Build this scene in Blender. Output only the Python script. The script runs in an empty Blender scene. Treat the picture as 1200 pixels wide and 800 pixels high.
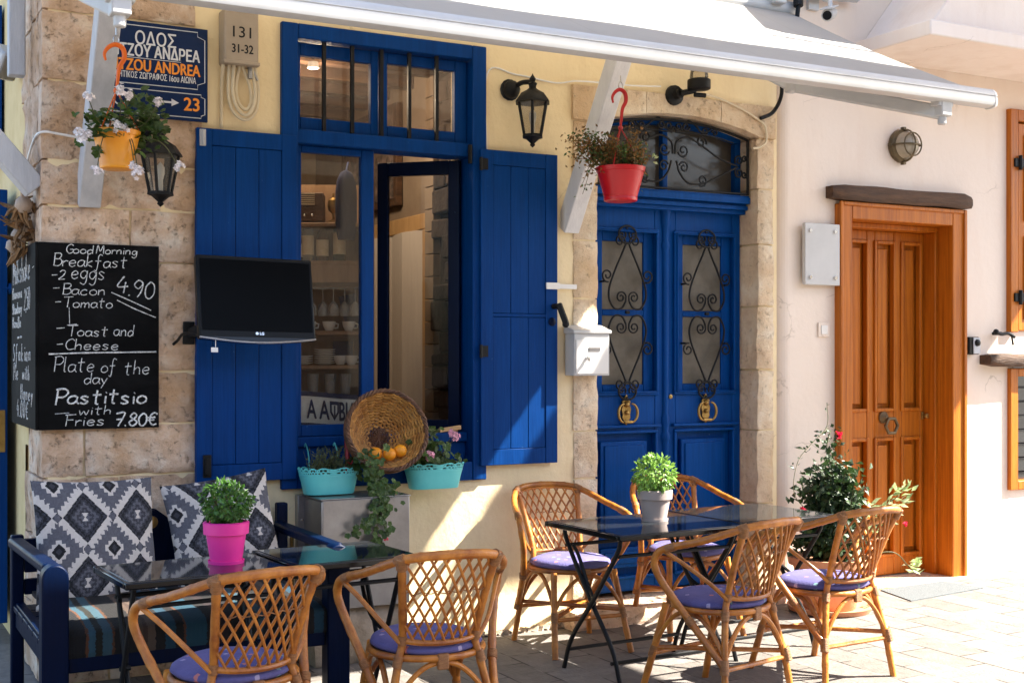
import bpy, bmesh, math, random
from mathutils import Vector, Matrix, Euler
R = math.radians
random.seed(7)
SC = bpy.context.scene
COL = SC.collection
# ------------------------------------------------------------------ camera
F_PX, EYE, DIST = 1500.0, 1.52, 6.22
YAW = math.atan(803 / 1500)
SY, CY = math.sin(YAW), math.cos(YAW)

def at(u, v, Y=0.0):
    """survey point: where the sight line of photo pixel (u,v) meets the plane y=Y"""
    a = (u - 600) / F_PX
    x, y, z = SY + CY * a, CY - SY * a, (418 - v) / F_PX
    t = (Y + DIST) / y
    return Vector((x * t, Y, EYE + z * t))

# ------------------------------------------------------------------ materials
def nodes_of(m):
    m.use_nodes = True
    return m.node_tree.nodes, m.node_tree.links

def mat(name, c1, c2=None, scale=6.0, rough=0.6, bump=0.0, bscale=40.0, metal=0.0, c3=None, spec=0.5,
        stretch=None, island=0.0, coat=0.0, contrast=(0.35, 0.65), rvar=0.0, sss=0.0, detail=6.0):
    m = bpy.data.materials.new(name)
    N, L = nodes_of(m)
    b = N['Principled BSDF']
    b.inputs['Roughness'].default_value = rough
    b.inputs['Metallic'].default_value = metal
    b.inputs['Specular IOR Level'].default_value = spec
    if coat: b.inputs['Coat Weight'].default_value = coat; b.inputs['Coat Roughness'].default_value = 0.15
    tc = N.new('ShaderNodeTexCoord')
    src = tc.outputs['Object']
    if stretch:
        mp = N.new('ShaderNodeMapping'); mp.inputs['Scale'].default_value = stretch
        L.new(src, mp.inputs['Vector']); src = mp.outputs['Vector']
    col = None
    if c2:
        n = N.new('ShaderNodeTexNoise'); n.inputs['Scale'].default_value = scale; n.inputs['Detail'].default_value = detail
        n.inputs['Roughness'].default_value = 0.65
        L.new(src, n.inputs['Vector'])
        r = N.new('ShaderNodeValToRGB')
        r.color_ramp.elements[0].position = contrast[0]; r.color_ramp.elements[1].position = contrast[1]
        r.color_ramp.elements[0].color = (*c1, 1); r.color_ramp.elements[1].color = (*c2, 1)
        if c3:
            e = r.color_ramp.elements.new(min(0.98, contrast[1] + 0.12)); e.color = (*c3, 1)
        L.new(n.outputs['Fac'], r.inputs['Fac'])
        col = r.outputs['Color']
        if rvar:
            ma = N.new('ShaderNodeMath'); ma.operation = 'MULTIPLY_ADD'
            ma.inputs[1].default_value = rvar; ma.inputs[2].default_value = rough - rvar / 2
            L.new(n.outputs['Fac'], ma.inputs[0]); L.new(ma.outputs[0], b.inputs['Roughness'])
    else:
        rgb = N.new('ShaderNodeRGB'); rgb.outputs[0].default_value = (*c1, 1); col = rgb.outputs[0]
    if island:
        g = N.new('ShaderNodeNewGeometry')
        mr = N.new('ShaderNodeMapRange'); mr.inputs['To Min'].default_value = 1 - island; mr.inputs['To Max'].default_value = 1 + island
        L.new(g.outputs['Random Per Island'], mr.inputs['Value'])
        h = N.new('ShaderNodeHueSaturation')
        L.new(mr.outputs[0], h.inputs['Value']); L.new(col, h.inputs['Color'])
        col = h.outputs['Color']
    L.new(col, b.inputs['Base Color'])
    if bump:
        nb = N.new('ShaderNodeTexNoise'); nb.inputs['Scale'].default_value = bscale; nb.inputs['Detail'].default_value = 5
        L.new(src, nb.inputs['Vector'])
        bp = N.new('ShaderNodeBump'); bp.inputs['Strength'].default_value = bump; bp.inputs['Distance'].default_value = 0.01
        L.new(nb.outputs['Fac'], bp.inputs['Height']); L.new(bp.outputs['Normal'], b.inputs['Normal'])
    return m

def leaf_mat(name, c1, c2, trans=0.3, rough=0.45):
    m = mat(name, c1, c2, scale=9, rough=rough, island=0.35)
    N, L = nodes_of(m)
    b = N['Principled BSDF']; out = N['Material Output']
    t = N.new('ShaderNodeBsdfTranslucent')
    colsock = b.inputs['Base Color'].links[0].from_socket
    L.new(colsock, t.inputs['Color'])
    mx = N.new('ShaderNodeMixShader'); mx.inputs[0].default_value = trans
    L.new(b.outputs[0], mx.inputs[1]); L.new(t.outputs[0], mx.inputs[2]); L.new(mx.outputs[0], out.inputs['Surface'])
    return m

def emit(name, c, s):
    m = bpy.data.materials.new(name); N, L = nodes_of(m)
    b = N['Principled BSDF']; b.inputs['Emission Color'].default_value = (*c, 1); b.inputs['Emission Strength'].default_value = s
    return m

def glass(name, tint=(0.9, 0.9, 0.88), rough=0.02, mixd=0.0, dcol=(0.3, 0.28, 0.24), ior=1.5):
    """thin pane: clear for what is behind it, mirror at grazing angles; mixd adds dust or frosting"""
    m = bpy.data.materials.new(name); N, L = nodes_of(m)
    for n in list(N):
        if n.type != 'OUTPUT_MATERIAL': N.remove(n)
    out = N['Material Output']
    tr = N.new('ShaderNodeBsdfTransparent'); tr.inputs[0].default_value = (*tint, 1)
    gl = N.new('ShaderNodeBsdfGlossy'); gl.inputs['Roughness'].default_value = rough
    fr = N.new('ShaderNodeFresnel'); fr.inputs['IOR'].default_value = ior
    mx = N.new('ShaderNodeMixShader')
    L.new(fr.outputs[0], mx.inputs[0]); L.new(tr.outputs[0], mx.inputs[1]); L.new(gl.outputs[0], mx.inputs[2])
    last = mx.outputs[0]
    if mixd:
        df = N.new('ShaderNodeBsdfDiffuse'); df.inputs[0].default_value = (*dcol, 1)
        tc = N.new('ShaderNodeTexCoord'); no = N.new('ShaderNodeTexNoise'); no.inputs['Scale'].default_value = 3.5; no.inputs['Detail'].default_value = 8
        L.new(tc.outputs['Object'], no.inputs['Vector'])
        mr = N.new('ShaderNodeMapRange'); mr.inputs['To Min'].default_value = mixd * 0.6; mr.inputs['To Max'].default_value = min(1, mixd * 1.4)
        L.new(no.outputs['Fac'], mr.inputs['Value'])
        m2 = N.new('ShaderNodeMixShader')
        L.new(mr.outputs[0], m2.inputs[0]); L.new(last, m2.inputs[1]); L.new(df.outputs[0], m2.inputs[2]); last = m2.outputs[0]
    L.new(last, out.inputs['Surface'])
    return m

def blue_paint(name, c1, c2, rough=0.46):
    m = mat(name, c1, c2, scale=2.2, rough=rough, bump=0.12, bscale=14, stretch=(4, 4, 0.7), contrast=(0.3, 0.7), rvar=0.2, spec=0.10)
    N, L = nodes_of(m); b = N['Principled BSDF']; base = b.inputs['Base Color'].links[0].from_socket; tc = N.new('ShaderNodeTexCoord')
    def nz(sc, st, det=6):
        mp = N.new('ShaderNodeMapping'); mp.inputs['Scale'].default_value = st; L.new(tc.outputs['Object'], mp.inputs[0]); n = N.new('ShaderNodeTexNoise'); n.inputs['Scale'].default_value = sc; n.inputs['Detail'].default_value = det; n.inputs['Roughness'].default_value = .7; L.new(mp.outputs[0], n.inputs['Vector']); return n.outputs['Fac']
    def mr(s_, a, b_, lo, hi):
        r = N.new('ShaderNodeMapRange'); r.inputs['From Min'].default_value = a; r.inputs['From Max'].default_value = b_; r.inputs['To Min'].default_value = lo; r.inputs['To Max'].default_value = hi; L.new(s_, r.inputs['Value']); return r.outputs[0]
    h = N.new('ShaderNodeHueSaturation'); L.new(base, h.inputs['Color']); L.new(mr(nz(3, (22, 22, .8)), .3, .7, .84, 1.18), h.inputs['Value'])       # brush marks
    ch = mr(nz(38, (1, 1, .6), 4), .72, .745, 0, .75)                                                                                              # small chips and scuffs
    x = N.new('ShaderNodeMix'); x.data_type = 'RGBA'; L.new(ch, x.inputs[0]); L.new(h.outputs[0], x.inputs[6]); x.inputs[7].default_value = (.10, .20, .33, 1)
    L.new(x.outputs[2], b.inputs['Base Color'])
    bp = N.new('ShaderNodeBump'); bp.inputs['Strength'].default_value = .22; bp.inputs['Distance'].default_value = .004; L.new(nz(6, (20, 20, .8)), bp.inputs['Height']); L.new(bp.outputs[0], b.inputs['Normal'].links[0].from_node.inputs['Normal'])
    return m

BLUE = (0.0003, 0.031, 0.150); BLUE2 = (0.0004, 0.040, 0.185)
M = {}
M['blue'] = blue_paint('blue_paint', BLUE, BLUE2)
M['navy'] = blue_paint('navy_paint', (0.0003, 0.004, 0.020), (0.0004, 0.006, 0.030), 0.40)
M['cream'] = mat('cream_plaster', (0.80, 0.63, 0.37), (0.84, 0.70, 0.45), 1.6, 0.85, 0.25, 30, contrast=(0.3, 0.7), c3=(0.80, 0.64, 0.40))
M['doorblue'] = blue_paint('door_blue_paint', (0.0004, 0.044, 0.200), (0.0005, 0.053, 0.235), 0.42)
def weather(m, stain, amt=.35, crack=(.25, .18, .12), bump=.4):
    N, L = nodes_of(m); b = N['Principled BSDF']; base = b.inputs['Base Color'].links[0].from_socket; tc = N.new('ShaderNodeTexCoord')
    mp = N.new('ShaderNodeMapping'); mp.inputs['Scale'].default_value = (3.2, 3.2, .8); L.new(tc.outputs['Object'], mp.inputs[0])
    n = N.new('ShaderNodeTexNoise'); n.inputs['Scale'].default_value = 1.3; n.inputs['Detail'].default_value = 9; n.inputs['Roughness'].default_value = .68; L.new(mp.outputs[0], n.inputs['Vector'])
    r = N.new('ShaderNodeMapRange'); r.inputs['From Min'].default_value = .52; r.inputs['From Max'].default_value = .72; r.inputs['To Max'].default_value = amt; L.new(n.outputs['Fac'], r.inputs['Value'])
    x = N.new('ShaderNodeMix'); x.data_type = 'RGBA'; L.new(r.outputs[0], x.inputs[0]); L.new(base, x.inputs[6]); x.inputs[7].default_value = (*stain, 1)
    wv = N.new('ShaderNodeTexNoise'); wv.inputs['Scale'].default_value = 2.6; wv.inputs['Detail'].default_value = 6; L.new(tc.outputs['Object'], wv.inputs['Vector'])
    ad = N.new('ShaderNodeVectorMath'); ad.operation = 'MULTIPLY_ADD'; ad.inputs[1].default_value = (.5, .5, .5); L.new(wv.outputs['Color'], ad.inputs[0]); L.new(tc.outputs['Object'], ad.inputs[2])
    v = N.new('ShaderNodeTexVoronoi'); v.feature = 'DISTANCE_TO_EDGE'; v.inputs['Scale'].default_value = .85; L.new(ad.outputs[0], v.inputs['Vector'])
    c = N.new('ShaderNodeMapRange'); c.inputs['From Min'].default_value = .0; c.inputs['From Max'].default_value = .0045; c.inputs['To Min'].default_value = .45; c.inputs['To Max'].default_value = 0; L.new(v.outputs['Distance'], c.inputs['Value'])
    gt = N.new('ShaderNodeMapRange'); gt.inputs['From Min'].default_value = .52; gt.inputs['From Max'].default_value = .6; L.new(wv.outputs['Fac'], gt.inputs['Value'])
    mu = N.new('ShaderNodeMath'); mu.operation = 'MULTIPLY'; L.new(c.outputs[0], mu.inputs[0]); L.new(gt.outputs[0], mu.inputs[1])
    y = N.new('ShaderNodeMix'); y.data_type = 'RGBA'; L.new(mu.outputs[0], y.inputs[0]); L.new(x.outputs[2], y.inputs[6]); y.inputs[7].default_value = (*crack, 1)
    L.new(y.outputs[2], b.inputs['Base Color'])
    nb = N.new('ShaderNodeTexNoise'); nb.inputs['Scale'].default_value = 3.5; nb.inputs['Detail'].default_value = 8; nb.inputs['Roughness'].default_value = .6; L.new(tc.outputs['Object'], nb.inputs['Vector'])
    bp = N.new('ShaderNodeBump'); bp.inputs['Strength'].default_value = bump; bp.inputs['Distance'].default_value = .03; L.new(nb.outputs['Fac'], bp.inputs['Height'])
    old = b.inputs['Normal'].links[0].from_node; L.new(bp.outputs[0], old.inputs['Normal'])
weather(M['cream'], (.62, .45, .25), .4)
M['creamlow'] = M['cream']
M['yellow'] = mat('yellow_plaster', (0.62, 0.47, 0.22), (0.75, 0.60, 0.32), 2.5, 0.9, 0.4, 25)
M['pink'] = mat('pink_plaster', (0.77, 0.65, 0.55), (0.80, 0.69, 0.60), 1.2, 0.85, 0.15, 25, contrast=(0.3, 0.7))
M['pink2'] = mat('pink_plaster_old', (0.80, 0.68, 0.60), (0.85, 0.75, 0.68), 2.5, 0.85, 0.15, 25, stretch=(1, 1, 0.25))
def stone_mat(name, dark, mid, pale, ochre, pit=1.0):
    m = mat(name, dark, mid, 5.0, 0.92, 0.0, c3=pale, island=0.10, contrast=(0.30, 0.50), detail=12)
    N, L = nodes_of(m); b = N['Principled BSDF']; base = b.inputs['Base Color'].links[0].from_socket
    tc = N.new('ShaderNodeTexCoord')
    def noise(sc, det=6, rg=.6):
        n = N.new('ShaderNodeTexNoise'); n.inputs['Scale'].default_value = sc; n.inputs['Detail'].default_value = det; n.inputs['Roughness'].default_value = rg; L.new(tc.outputs['Object'], n.inputs['Vector']); return n.outputs['Fac']
    def ramp(sock, a, b_, lo=0.0, hi=1.0):
        r = N.new('ShaderNodeMapRange'); r.inputs['From Min'].default_value = a; r.inputs['From Max'].default_value = b_; r.inputs['To Min'].default_value = lo; r.inputs['To Max'].default_value = hi; L.new(sock, r.inputs['Value']); return r.outputs[0]
    def mix(f, a, bcol, mode='MIX'):
        x = N.new('ShaderNodeMix'); x.data_type = 'RGBA'; x.blend_type = mode; L.new(f, x.inputs[0]); L.new(a, x.inputs[6])
        if isinstance(bcol, tuple): x.inputs[7].default_value = (*bcol, 1)
        else: L.new(bcol, x.inputs[7])
        return x.outputs[2]
    c = mix(ramp(noise(1.9, 5), .48, .66, 0, .75), base, ochre)
    n2 = noise(26, 8, .75)
    pits = ramp(n2, .36, .44, 1, 0)                      # small eroded holes
    c = mix(ramp(n2, .34, .43, .75 * pit, 0), c, tuple(q * .42 for q in dark))
    rust = ramp(noise(3.3, 10, .7), .68, .74, 0, .5); c = mix(rust, c, (.26, .085, .045))
    L.new(c, b.inputs['Base Color'])
    bp = N.new('ShaderNodeBump'); bp.inputs['Strength'].default_value = 0.9; bp.inputs['Distance'].default_value = 0.035; L.new(noise(17, 10, .7), bp.inputs['Height'])
    b2 = N.new('ShaderNodeBump'); b2.inputs['Strength'].default_value = 0.6 * pit; b2.inputs['Distance'].default_value = 0.03; b2.invert = True; L.new(pits, b2.inputs['Height']); L.new(bp.outputs[0], b2.inputs['Normal'])
    b3 = N.new('ShaderNodeBump'); b3.inputs['Strength'].default_value = 0.45; b3.inputs['Distance'].default_value = 0.006; L.new(noise(110, 4), b3.inputs['Height']); L.new(b2.outputs[0], b3.inputs['Normal'])
    L.new(b3.outputs[0], b.inputs['Normal'])
    return m
weather(M['pink'], (.66, .50, .40), .3, bump=.2); weather(M['pink2'], (.62, .48, .38), .35, bump=.25)
M['stone'] = stone_mat('limestone', (0.46, 0.28, 0.16), (0.74, 0.53, 0.38), (0.84, 0.70, 0.57), (0.58, 0.33, 0.155))
M['stone_l'] = stone_mat('pale_limestone', (0.62, 0.44, 0.285), (0.78, 0.62, 0.44), (0.84, 0.72, 0.56), (0.64, 0.42, 0.22), .8)
M['mortar'] = mat('lime_mortar', (0.46, 0.34, 0.22), (0.66, 0.52, 0.38), 7, 0.95, 0.6, 60)
M['wood'] = mat('orange_varnished_wood', (0.28, 0.068, 0.004), (0.48, 0.140, 0.009), 3.0, 0.42, 0.2, 30, stretch=(16, 16, 0.55), coat=0.08, contrast=(0.32, 0.60), spec=.25, detail=9)
M['wood_h'] = mat('orange_varnished_wood_across', (0.30, 0.085, 0.012), (0.46, 0.155, 0.026), 3.0, 0.38, 0.10, 30, stretch=(0.6, 9, 9), coat=0.25, contrast=(0.3, 0.7))
M['oldwood'] = mat('dark_old_timber', (0.030, 0.012, 0.005), (0.105, 0.048, 0.02), 3.5, 0.75, 0.6, 20, stretch=(0.7, 8, 8))
M['black'] = mat('black_iron', (0.006, 0.006, 0.007), (0.011, 0.011, 0.012), 12, 0.5, 0.1, 60, spec=.22)
M['blackplastic'] = mat('black_plastic', (0.003, 0.003, 0.0035), rough=0.35, spec=.2)
M['gloss'] = mat('gloss_black', (0.003, 0.003, 0.004), rough=0.12, spec=.35)
M['screen'] = mat('tv_screen', (0.0010, 0.0010, 0.0012), rough=0.28, spec=0.06)
M['white'] = mat('white_paint', (0.48, 0.475, 0.47), (0.54, 0.535, 0.53), 4, 0.4, 0.05, 20)
M['whiteplastic'] = mat('white_plastic', (0.75, 0.73, 0.70), rough=0.35)
M['grey_paint'] = mat('grey_painted_timber', (0.42, 0.43, 0.46), (0.52, 0.53, 0.56), 3, 0.55, 0.2, 18, stretch=(6, 6, 1))
M['white_beam'] = mat('white_painted_timber', (0.62, 0.62, 0.64), (0.72, 0.72, 0.73), 3, 0.55, 0.2, 18, stretch=(6, 6, 1))
M['greybox'] = mat('grey_meter_casing', (0.30, 0.24, 0.18), (0.36, 0.29, 0.22), 4, 0.5, 0.08, 30)
M['cable'] = mat('cream_cable', (0.62, 0.52, 0.36), rough=0.6)
M['steel'] = mat('galvanised_steel', (0.24, 0.235, 0.24), (0.40, 0.39, 0.395), 4.5, 0.34, 0.06, 30, metal=0.85, contrast=(0.3, 0.7), rvar=0.25, c3=(0.30, 0.29, 0.30))
M['chrome'] = mat('bright_metal', (0.7, 0.7, 0.7), rough=0.2, metal=1.0)
M['brass'] = mat('aged_brass', (0.28, 0.17, 0.05), (0.42, 0.27, 0.09), 20, 0.38, 0.2, 60, metal=0.85)
M['bronze'] = mat('bronze_green', (0.10, 0.075, 0.04), (0.17, 0.12, 0.06), 12, 0.5, 0.2, 50, metal=0.4)
M['concrete'] = mat('rough_concrete', (0.24, 0.19, 0.14), (0.40, 0.33, 0.26), 8, 0.95, 0.8, 40)
M['rattan'] = mat('rattan_cane', (0.23, 0.062, 0.006), (0.50, 0.185, 0.024), 11, 0.42, 0.25, 60, c3=(0.62, 0.30, 0.06), coat=0.05, island=0.08)
def per_object(m, amt):
    N, L = nodes_of(m); b = N['Principled BSDF']; base = b.inputs['Base Color'].links[0].from_socket
    oi = N.new('ShaderNodeObjectInfo'); r = N.new('ShaderNodeMapRange'); r.inputs['To Min'].default_value = 1 - amt; r.inputs['To Max'].default_value = 1 + amt; L.new(oi.outputs['Random'], r.inputs['Value'])
    h = N.new('ShaderNodeHueSaturation'); L.new(base, h.inputs['Color']); L.new(r.outputs[0], h.inputs['Value']); L.new(h.outputs[0], b.inputs['Base Color'])
per_object(M['rattan'], .16)
M['rattan_d'] = mat('rattan_binding', (0.20, 0.075, 0.02), (0.34, 0.15, 0.05), 30, 0.5, 0.5, 160, stretch=(1, 1, 4))
M['wicker'] = mat('wicker_willow', (0.34, 0.135, 0.024), (0.64, 0.34, 0.09), 16, 0.5, 0.3, 70, island=0.3)
M['wicker_d'] = mat('dark_wicker', (0.07, 0.028, 0.012), (0.15, 0.065, 0.03), 20, 0.55, 0.3, 70, island=0.3)
M['orange'] = mat('orange_peel', (0.80, 0.27, 0.008), (0.85, 0.34, 0.015), 5, 0.4, 0.25, 130)
M['turq'] = mat('turquoise_enamel', (0.11, 0.56, 0.55), (0.15, 0.64, 0.62), 4, 0.4, 0.05, 30)
M['soil'] = mat('potting_soil', (0.02, 0.012, 0.008), (0.07, 0.045, 0.03), 40, 0.95, 0.9, 90)
M['pinkpot'] = mat('magenta_plastic', (0.80, 0.028, 0.30), (0.84, 0.035, 0.33), 5, 0.4, 0.03, 30)
M['greypot'] = mat('taupe_plastic', (0.30, 0.25, 0.23), (0.34, 0.285, 0.265), 6, 0.5, 0.04, 40)
M['redpot'] = mat('red_plastic', (0.50, 0.006, 0.012), (0.56, 0.010, 0.016), 5, 0.3, 0.03, 20)
M['orangepot'] = mat('orange_plastic', (0.82, 0.29, 0.010), (0.86, 0.34, 0.015), 5, 0.35, 0.03, 20)
M['orangehook'] = mat('orange_hanger', (0.75, 0.14, 0.01), rough=0.4)
M['redhook'] = mat('red_hanger', (0.45, 0.01, 0.012), rough=0.4)
M['terra'] = mat('terracotta', (0.48, 0.20, 0.10), (0.60, 0.29, 0.16), 8, 0.85, 0.25, 50)
M['chalkboard'] = mat('black_chalkboard', (0.0028, 0.0028, 0.003), (0.009, 0.009, 0.0095), 2.6, 0.75, 0.05, 60, contrast=(0.42, 0.62), spec=0.08, c3=(0.024, 0.024, 0.025), stretch=(1, 1, 1.6), detail=10)
M['chalk'] = mat('white_chalk', (0.30, 0.30, 0.30), (0.80, 0.80, 0.78), 130, 0.95, contrast=(0.38, 0.56))
M['signblue'] = mat('enamel_blue', (0.004, 0.016, 0.062), (0.005, 0.020, 0.075), 4, 0.35, 0.03, 20, spec=.15)
M['signwhite'] = mat('enamel_white', (0.62, 0.63, 0.66), rough=0.45)
M['signorange'] = mat('enamel_orange', (0.78, 0.26, 0.02), rough=0.45)
M['lampglass'] = glass('lantern_glass', (0.85, 0.83, 0.78), 0.05, 0.12, (0.5, 0.45, 0.38))
M['pane'] = glass('window_glass', (0.95, 0.94, 0.90), 0.01, 0.022, (0.5, 0.42, 0.34))
M['paneT'] = glass('dusty_window_glass', (0.9, 0.88, 0.85), 0.03, 0.16, (0.34, 0.25, 0.18))
M['frost'] = mat('frosted_door_glass', (0.10, 0.088, 0.070), (0.14, 0.124, 0.10), 7, 0.22, 0.04, 40)
M['fanglass'] = mat('dim_fanlight_glass', (0.045, 0.038, 0.030), (0.075, 0.064, 0.05), 3, 0.2, 0.04, 30)
M['clear'] = glass('drinking_glass', (0.95, 0.95, 0.95), 0.02, 0.30, (0.7, 0.7, 0.7))
M['greenglass'] = glass('green_bottle_glass', (0.12, 0.30, 0.14), 0.02, 0.25, (0.02, 0.07, 0.03))
M['amberglass'] = glass('amber_bottle_glass', (0.6, 0.35, 0.12), 0.02, 0.3, (0.3, 0.16, 0.05))
M['label'] = mat('paper_label', (0.62, 0.50, 0.34), (0.72, 0.62, 0.46), 25, 0.7)
M['china'] = mat('white_china', (0.78, 0.76, 0.72), rough=0.2)
M['innerwood'] = mat('brown_shelf_board', (0.20, 0.11, 0.055), (0.34, 0.21, 0.12), 2.5, 0.6, 0.1, 30, stretch=(3, 3, 0.5))
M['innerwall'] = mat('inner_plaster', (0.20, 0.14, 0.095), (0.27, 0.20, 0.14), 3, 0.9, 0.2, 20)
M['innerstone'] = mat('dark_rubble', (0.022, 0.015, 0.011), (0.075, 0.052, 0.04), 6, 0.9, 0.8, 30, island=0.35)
M['innerwhite'] = mat('white_folding_door', (0.58, 0.50, 0.44), (0.64, 0.56, 0.49), 5, 0.5, 0.05, 30, stretch=(8, 8, 0.6))
M['pinewood'] = mat('honey_timber', (0.42, 0.24, 0.10), (0.52, 0.32, 0.15), 4, 0.5, 0.1, 30, stretch=(6, 6, 0.7))
M['scarfnavy'] = mat('navy_knit', (0.010, 0.014, 0.05), (0.014, 0.02, 0.075), 60, 0.95, 0.5, 200)
M['scarfwhite'] = mat('white_knit', (0.60, 0.58, 0.56), (0.68, 0.66, 0.64), 60, 0.95, 0.5, 200)
M['mat'] = mat('grey_doormat', (0.085, 0.097, 0.105), (0.125, 0.14, 0.15), 120, 0.95, 0.8, 180)
M['leaf'] = leaf_mat('geranium_leaf', (0.035, 0.075, 0.013), (0.085, 0.15, 0.028))
M['leaf_d'] = leaf_mat('rose_leaf', (0.012, 0.030, 0.008), (0.030, 0.065, 0.016), 0.2, 0.5)
M['basil'] = leaf_mat('basil_leaf', (0.13, 0.26, 0.035), (0.22, 0.38, 0.075), 0.35, 0.35)
M['basil_d'] = leaf_mat('dark_basil_leaf', (0.04, 0.115, 0.014), (0.075, 0.18, 0.025), 0.35, 0.4)
M['dry'] = leaf_mat('dry_leaf', (0.13, 0.085, 0.022), (0.26, 0.125, 0.04), 0.3, 0.7)
M['variegated'] = leaf_mat('cream_green_leaf', (0.26, 0.38, 0.12), (0.55, 0.60, 0.38), 0.3, 0.45)
M['herb'] = leaf_mat('grey_green_herb', (0.06, 0.085, 0.03), (0.13, 0.15, 0.07), 0.2, 0.7)
M['stem'] = mat('plant_stem', (0.05, 0.06, 0.018), (0.10, 0.09, 0.03), 20, 0.7)
M['petal'] = leaf_mat('white_petal', (0.80, 0.72, 0.74), (0.85, 0.82, 0.82), 0.3, 0.6)
M['pinkpetal'] = leaf_mat('pink_petal', (0.78, 0.30, 0.42), (0.82, 0.48, 0.58), 0.3, 0.6)
M['redpetal'] = leaf_mat('red_petal', (0.55, 0.012, 0.05), (0.65, 0.03, 0.09), 0.25, 0.5)
M['garlic'] = mat('garlic_skin', (0.30, 0.22, 0.16), (0.45, 0.34, 0.26), 12, 0.6, 0.2, 40)
M['husk'] = mat('dried_garlic_leaves', (0.13, 0.065, 0.025), (0.28, 0.16, 0.07), 15, 0.85, 0.5, 60, island=0.3)
M['pw'] = mat('kilim_white', (0.55, 0.50, 0.47), (0.62, 0.57, 0.53), 90, 0.95, 0.4, 260)
M['pl'] = mat('kilim_grey', (0.085, 0.085, 0.105), (0.12, 0.12, 0.145), 90, 0.95, 0.4, 260)
M['pd'] = mat('kilim_slate', (0.030, 0.031, 0.042), (0.045, 0.046, 0.06), 90, 0.95, 0.4, 260)
M['pk'] = mat('kilim_black', (0.006, 0.006, 0.009), (0.012, 0.012, 0.016), 90, 0.95, 0.4, 260)
M['tabglass'] = mat('dark_glass_top', (0.010, 0.012, 0.014), (0.016, 0.018, 0.02), 3, 0.045, spec=0.7)
M['rust'] = mat('rusty_red_wire', (0.35, 0.02, 0.02), rough=0.5)

def pavers():
    m = bpy.data.materials.new('stone_pavers'); N, L = nodes_of(m)
    b = N['Principled BSDF']; b.inputs['Roughness'].default_value = 0.8
    tc = N.new('ShaderNodeTexCoord'); mp = N.new('ShaderNodeMapping'); mp.inputs['Rotation'].default_value = (0, 0, R(90))
    mp.inputs['Location'].default_value = (0.13, 0.075, 0)
    wob = N.new('ShaderNodeTexNoise'); wob.inputs['Scale'].default_value = 5.0
    add = N.new('ShaderNodeVectorMath'); add.operation = 'MULTIPLY_ADD'; add.inputs[1].default_value = (0.018, 0.018, 0)
    L.new(tc.outputs['Object'], wob.inputs['Vector']); L.new(wob.outputs['Color'], add.inputs[0]); L.new(tc.outputs['Object'], add.inputs[2])
    L.new(add.outputs[0], mp.inputs['Vector'])
    br = N.new('ShaderNodeTexBrick'); br.offset = 0.43; br.offset_frequency = 2
    br.inputs['Scale'].default_value = 1.0; br.inputs['Brick Width'].default_value = 0.38; br.inputs['Row Height'].default_value = 0.196
    br.inputs['Mortar Size'].default_value = 0.0055; br.inputs['Mortar Smooth'].default_value = 0.3; br.inputs['Bias'].default_value = 0
    br.inputs['Color1'].default_value = (0.128, 0.113, 0.101, 1); br.inputs['Color2'].default_value = (0.178, 0.160, 0.146, 1); br.inputs['Mortar'].default_value = (0.30, 0.25, 0.20, 1)
    L.new(mp.outputs['Vector'], br.inputs['Vector'])
    n = N.new('ShaderNodeTexNoise'); n.inputs['Scale'].default_value = 14; n.inputs['Detail'].default_value = 9; n.inputs['Roughness'].default_value = 0.75
    L.new(tc.outputs['Object'], n.inputs['Vector'])
    mr = N.new('ShaderNodeMapRange'); mr.inputs['From Min'].default_value = 0.3; mr.inputs['From Max'].default_value = 0.7; mr.inputs['To Min'].default_value = 0.68; mr.inputs['To Max'].default_value = 1.22
    L.new(n.outputs['Fac'], mr.inputs['Value'])
    n2 = N.new('ShaderNodeTexNoise'); n2.inputs['Scale'].default_value = 1.7; n2.inputs['Detail'].default_value = 4
    L.new(tc.outputs['Object'], n2.inputs['Vector'])
    # some joints are filled pale, some are open and dark
    jr = N.new('ShaderNodeValToRGB'); jr.color_ramp.elements[0].position = 0.46; jr.color_ramp.elements[1].position = 0.56
    jr.color_ramp.elements[0].color = (0.024, 0.019, 0.016, 1); jr.color_ramp.elements[1].color = (0.20, 0.18, 0.16, 1)
    n3 = N.new('ShaderNodeTexNoise'); n3.inputs['Scale'].default_value = 4.5; n3.inputs['Detail'].default_value = 3
    L.new(tc.outputs['Object'], n3.inputs['Vector']); L.new(n3.outputs['Fac'], jr.inputs['Fac']); L.new(jr.outputs[0], br.inputs['Mortar'])
    h = N.new('ShaderNodeHueSaturation'); L.new(br.outputs['Color'], h.inputs['Color']); L.new(mr.outputs[0], h.inputs['Value'])
    L.new(h.outputs[0], b.inputs['Base Color'])
    inv = N.new('ShaderNodeMath'); inv.operation = 'SUBTRACT'; inv.inputs[0].default_value = 1.0; L.new(br.outputs['Fac'], inv.inputs[1])
    b1 = N.new('ShaderNodeBump'); b1.inputs['Strength'].default_value = 0.7; b1.inputs['Distance'].default_value = 0.008
    L.new(inv.outputs[0], b1.inputs['Height'])
    nb = N.new('ShaderNodeTexNoise'); nb.inputs['Scale'].default_value = 60; nb.inputs['Detail'].default_value = 6; L.new(tc.outputs['Object'], nb.inputs['Vector'])
    b2 = N.new('ShaderNodeBump'); b2.inputs['Strength'].default_value = 0.55; b2.inputs['Distance'].default_value = 0.008
    L.new(nb.outputs['Fac'], b2.inputs['Height']); L.new(b1.outputs['Normal'], b2.inputs['Normal']); L.new(b2.outputs['Normal'], b.inputs['Normal'])
    return m
M['pavers'] = pavers()

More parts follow.
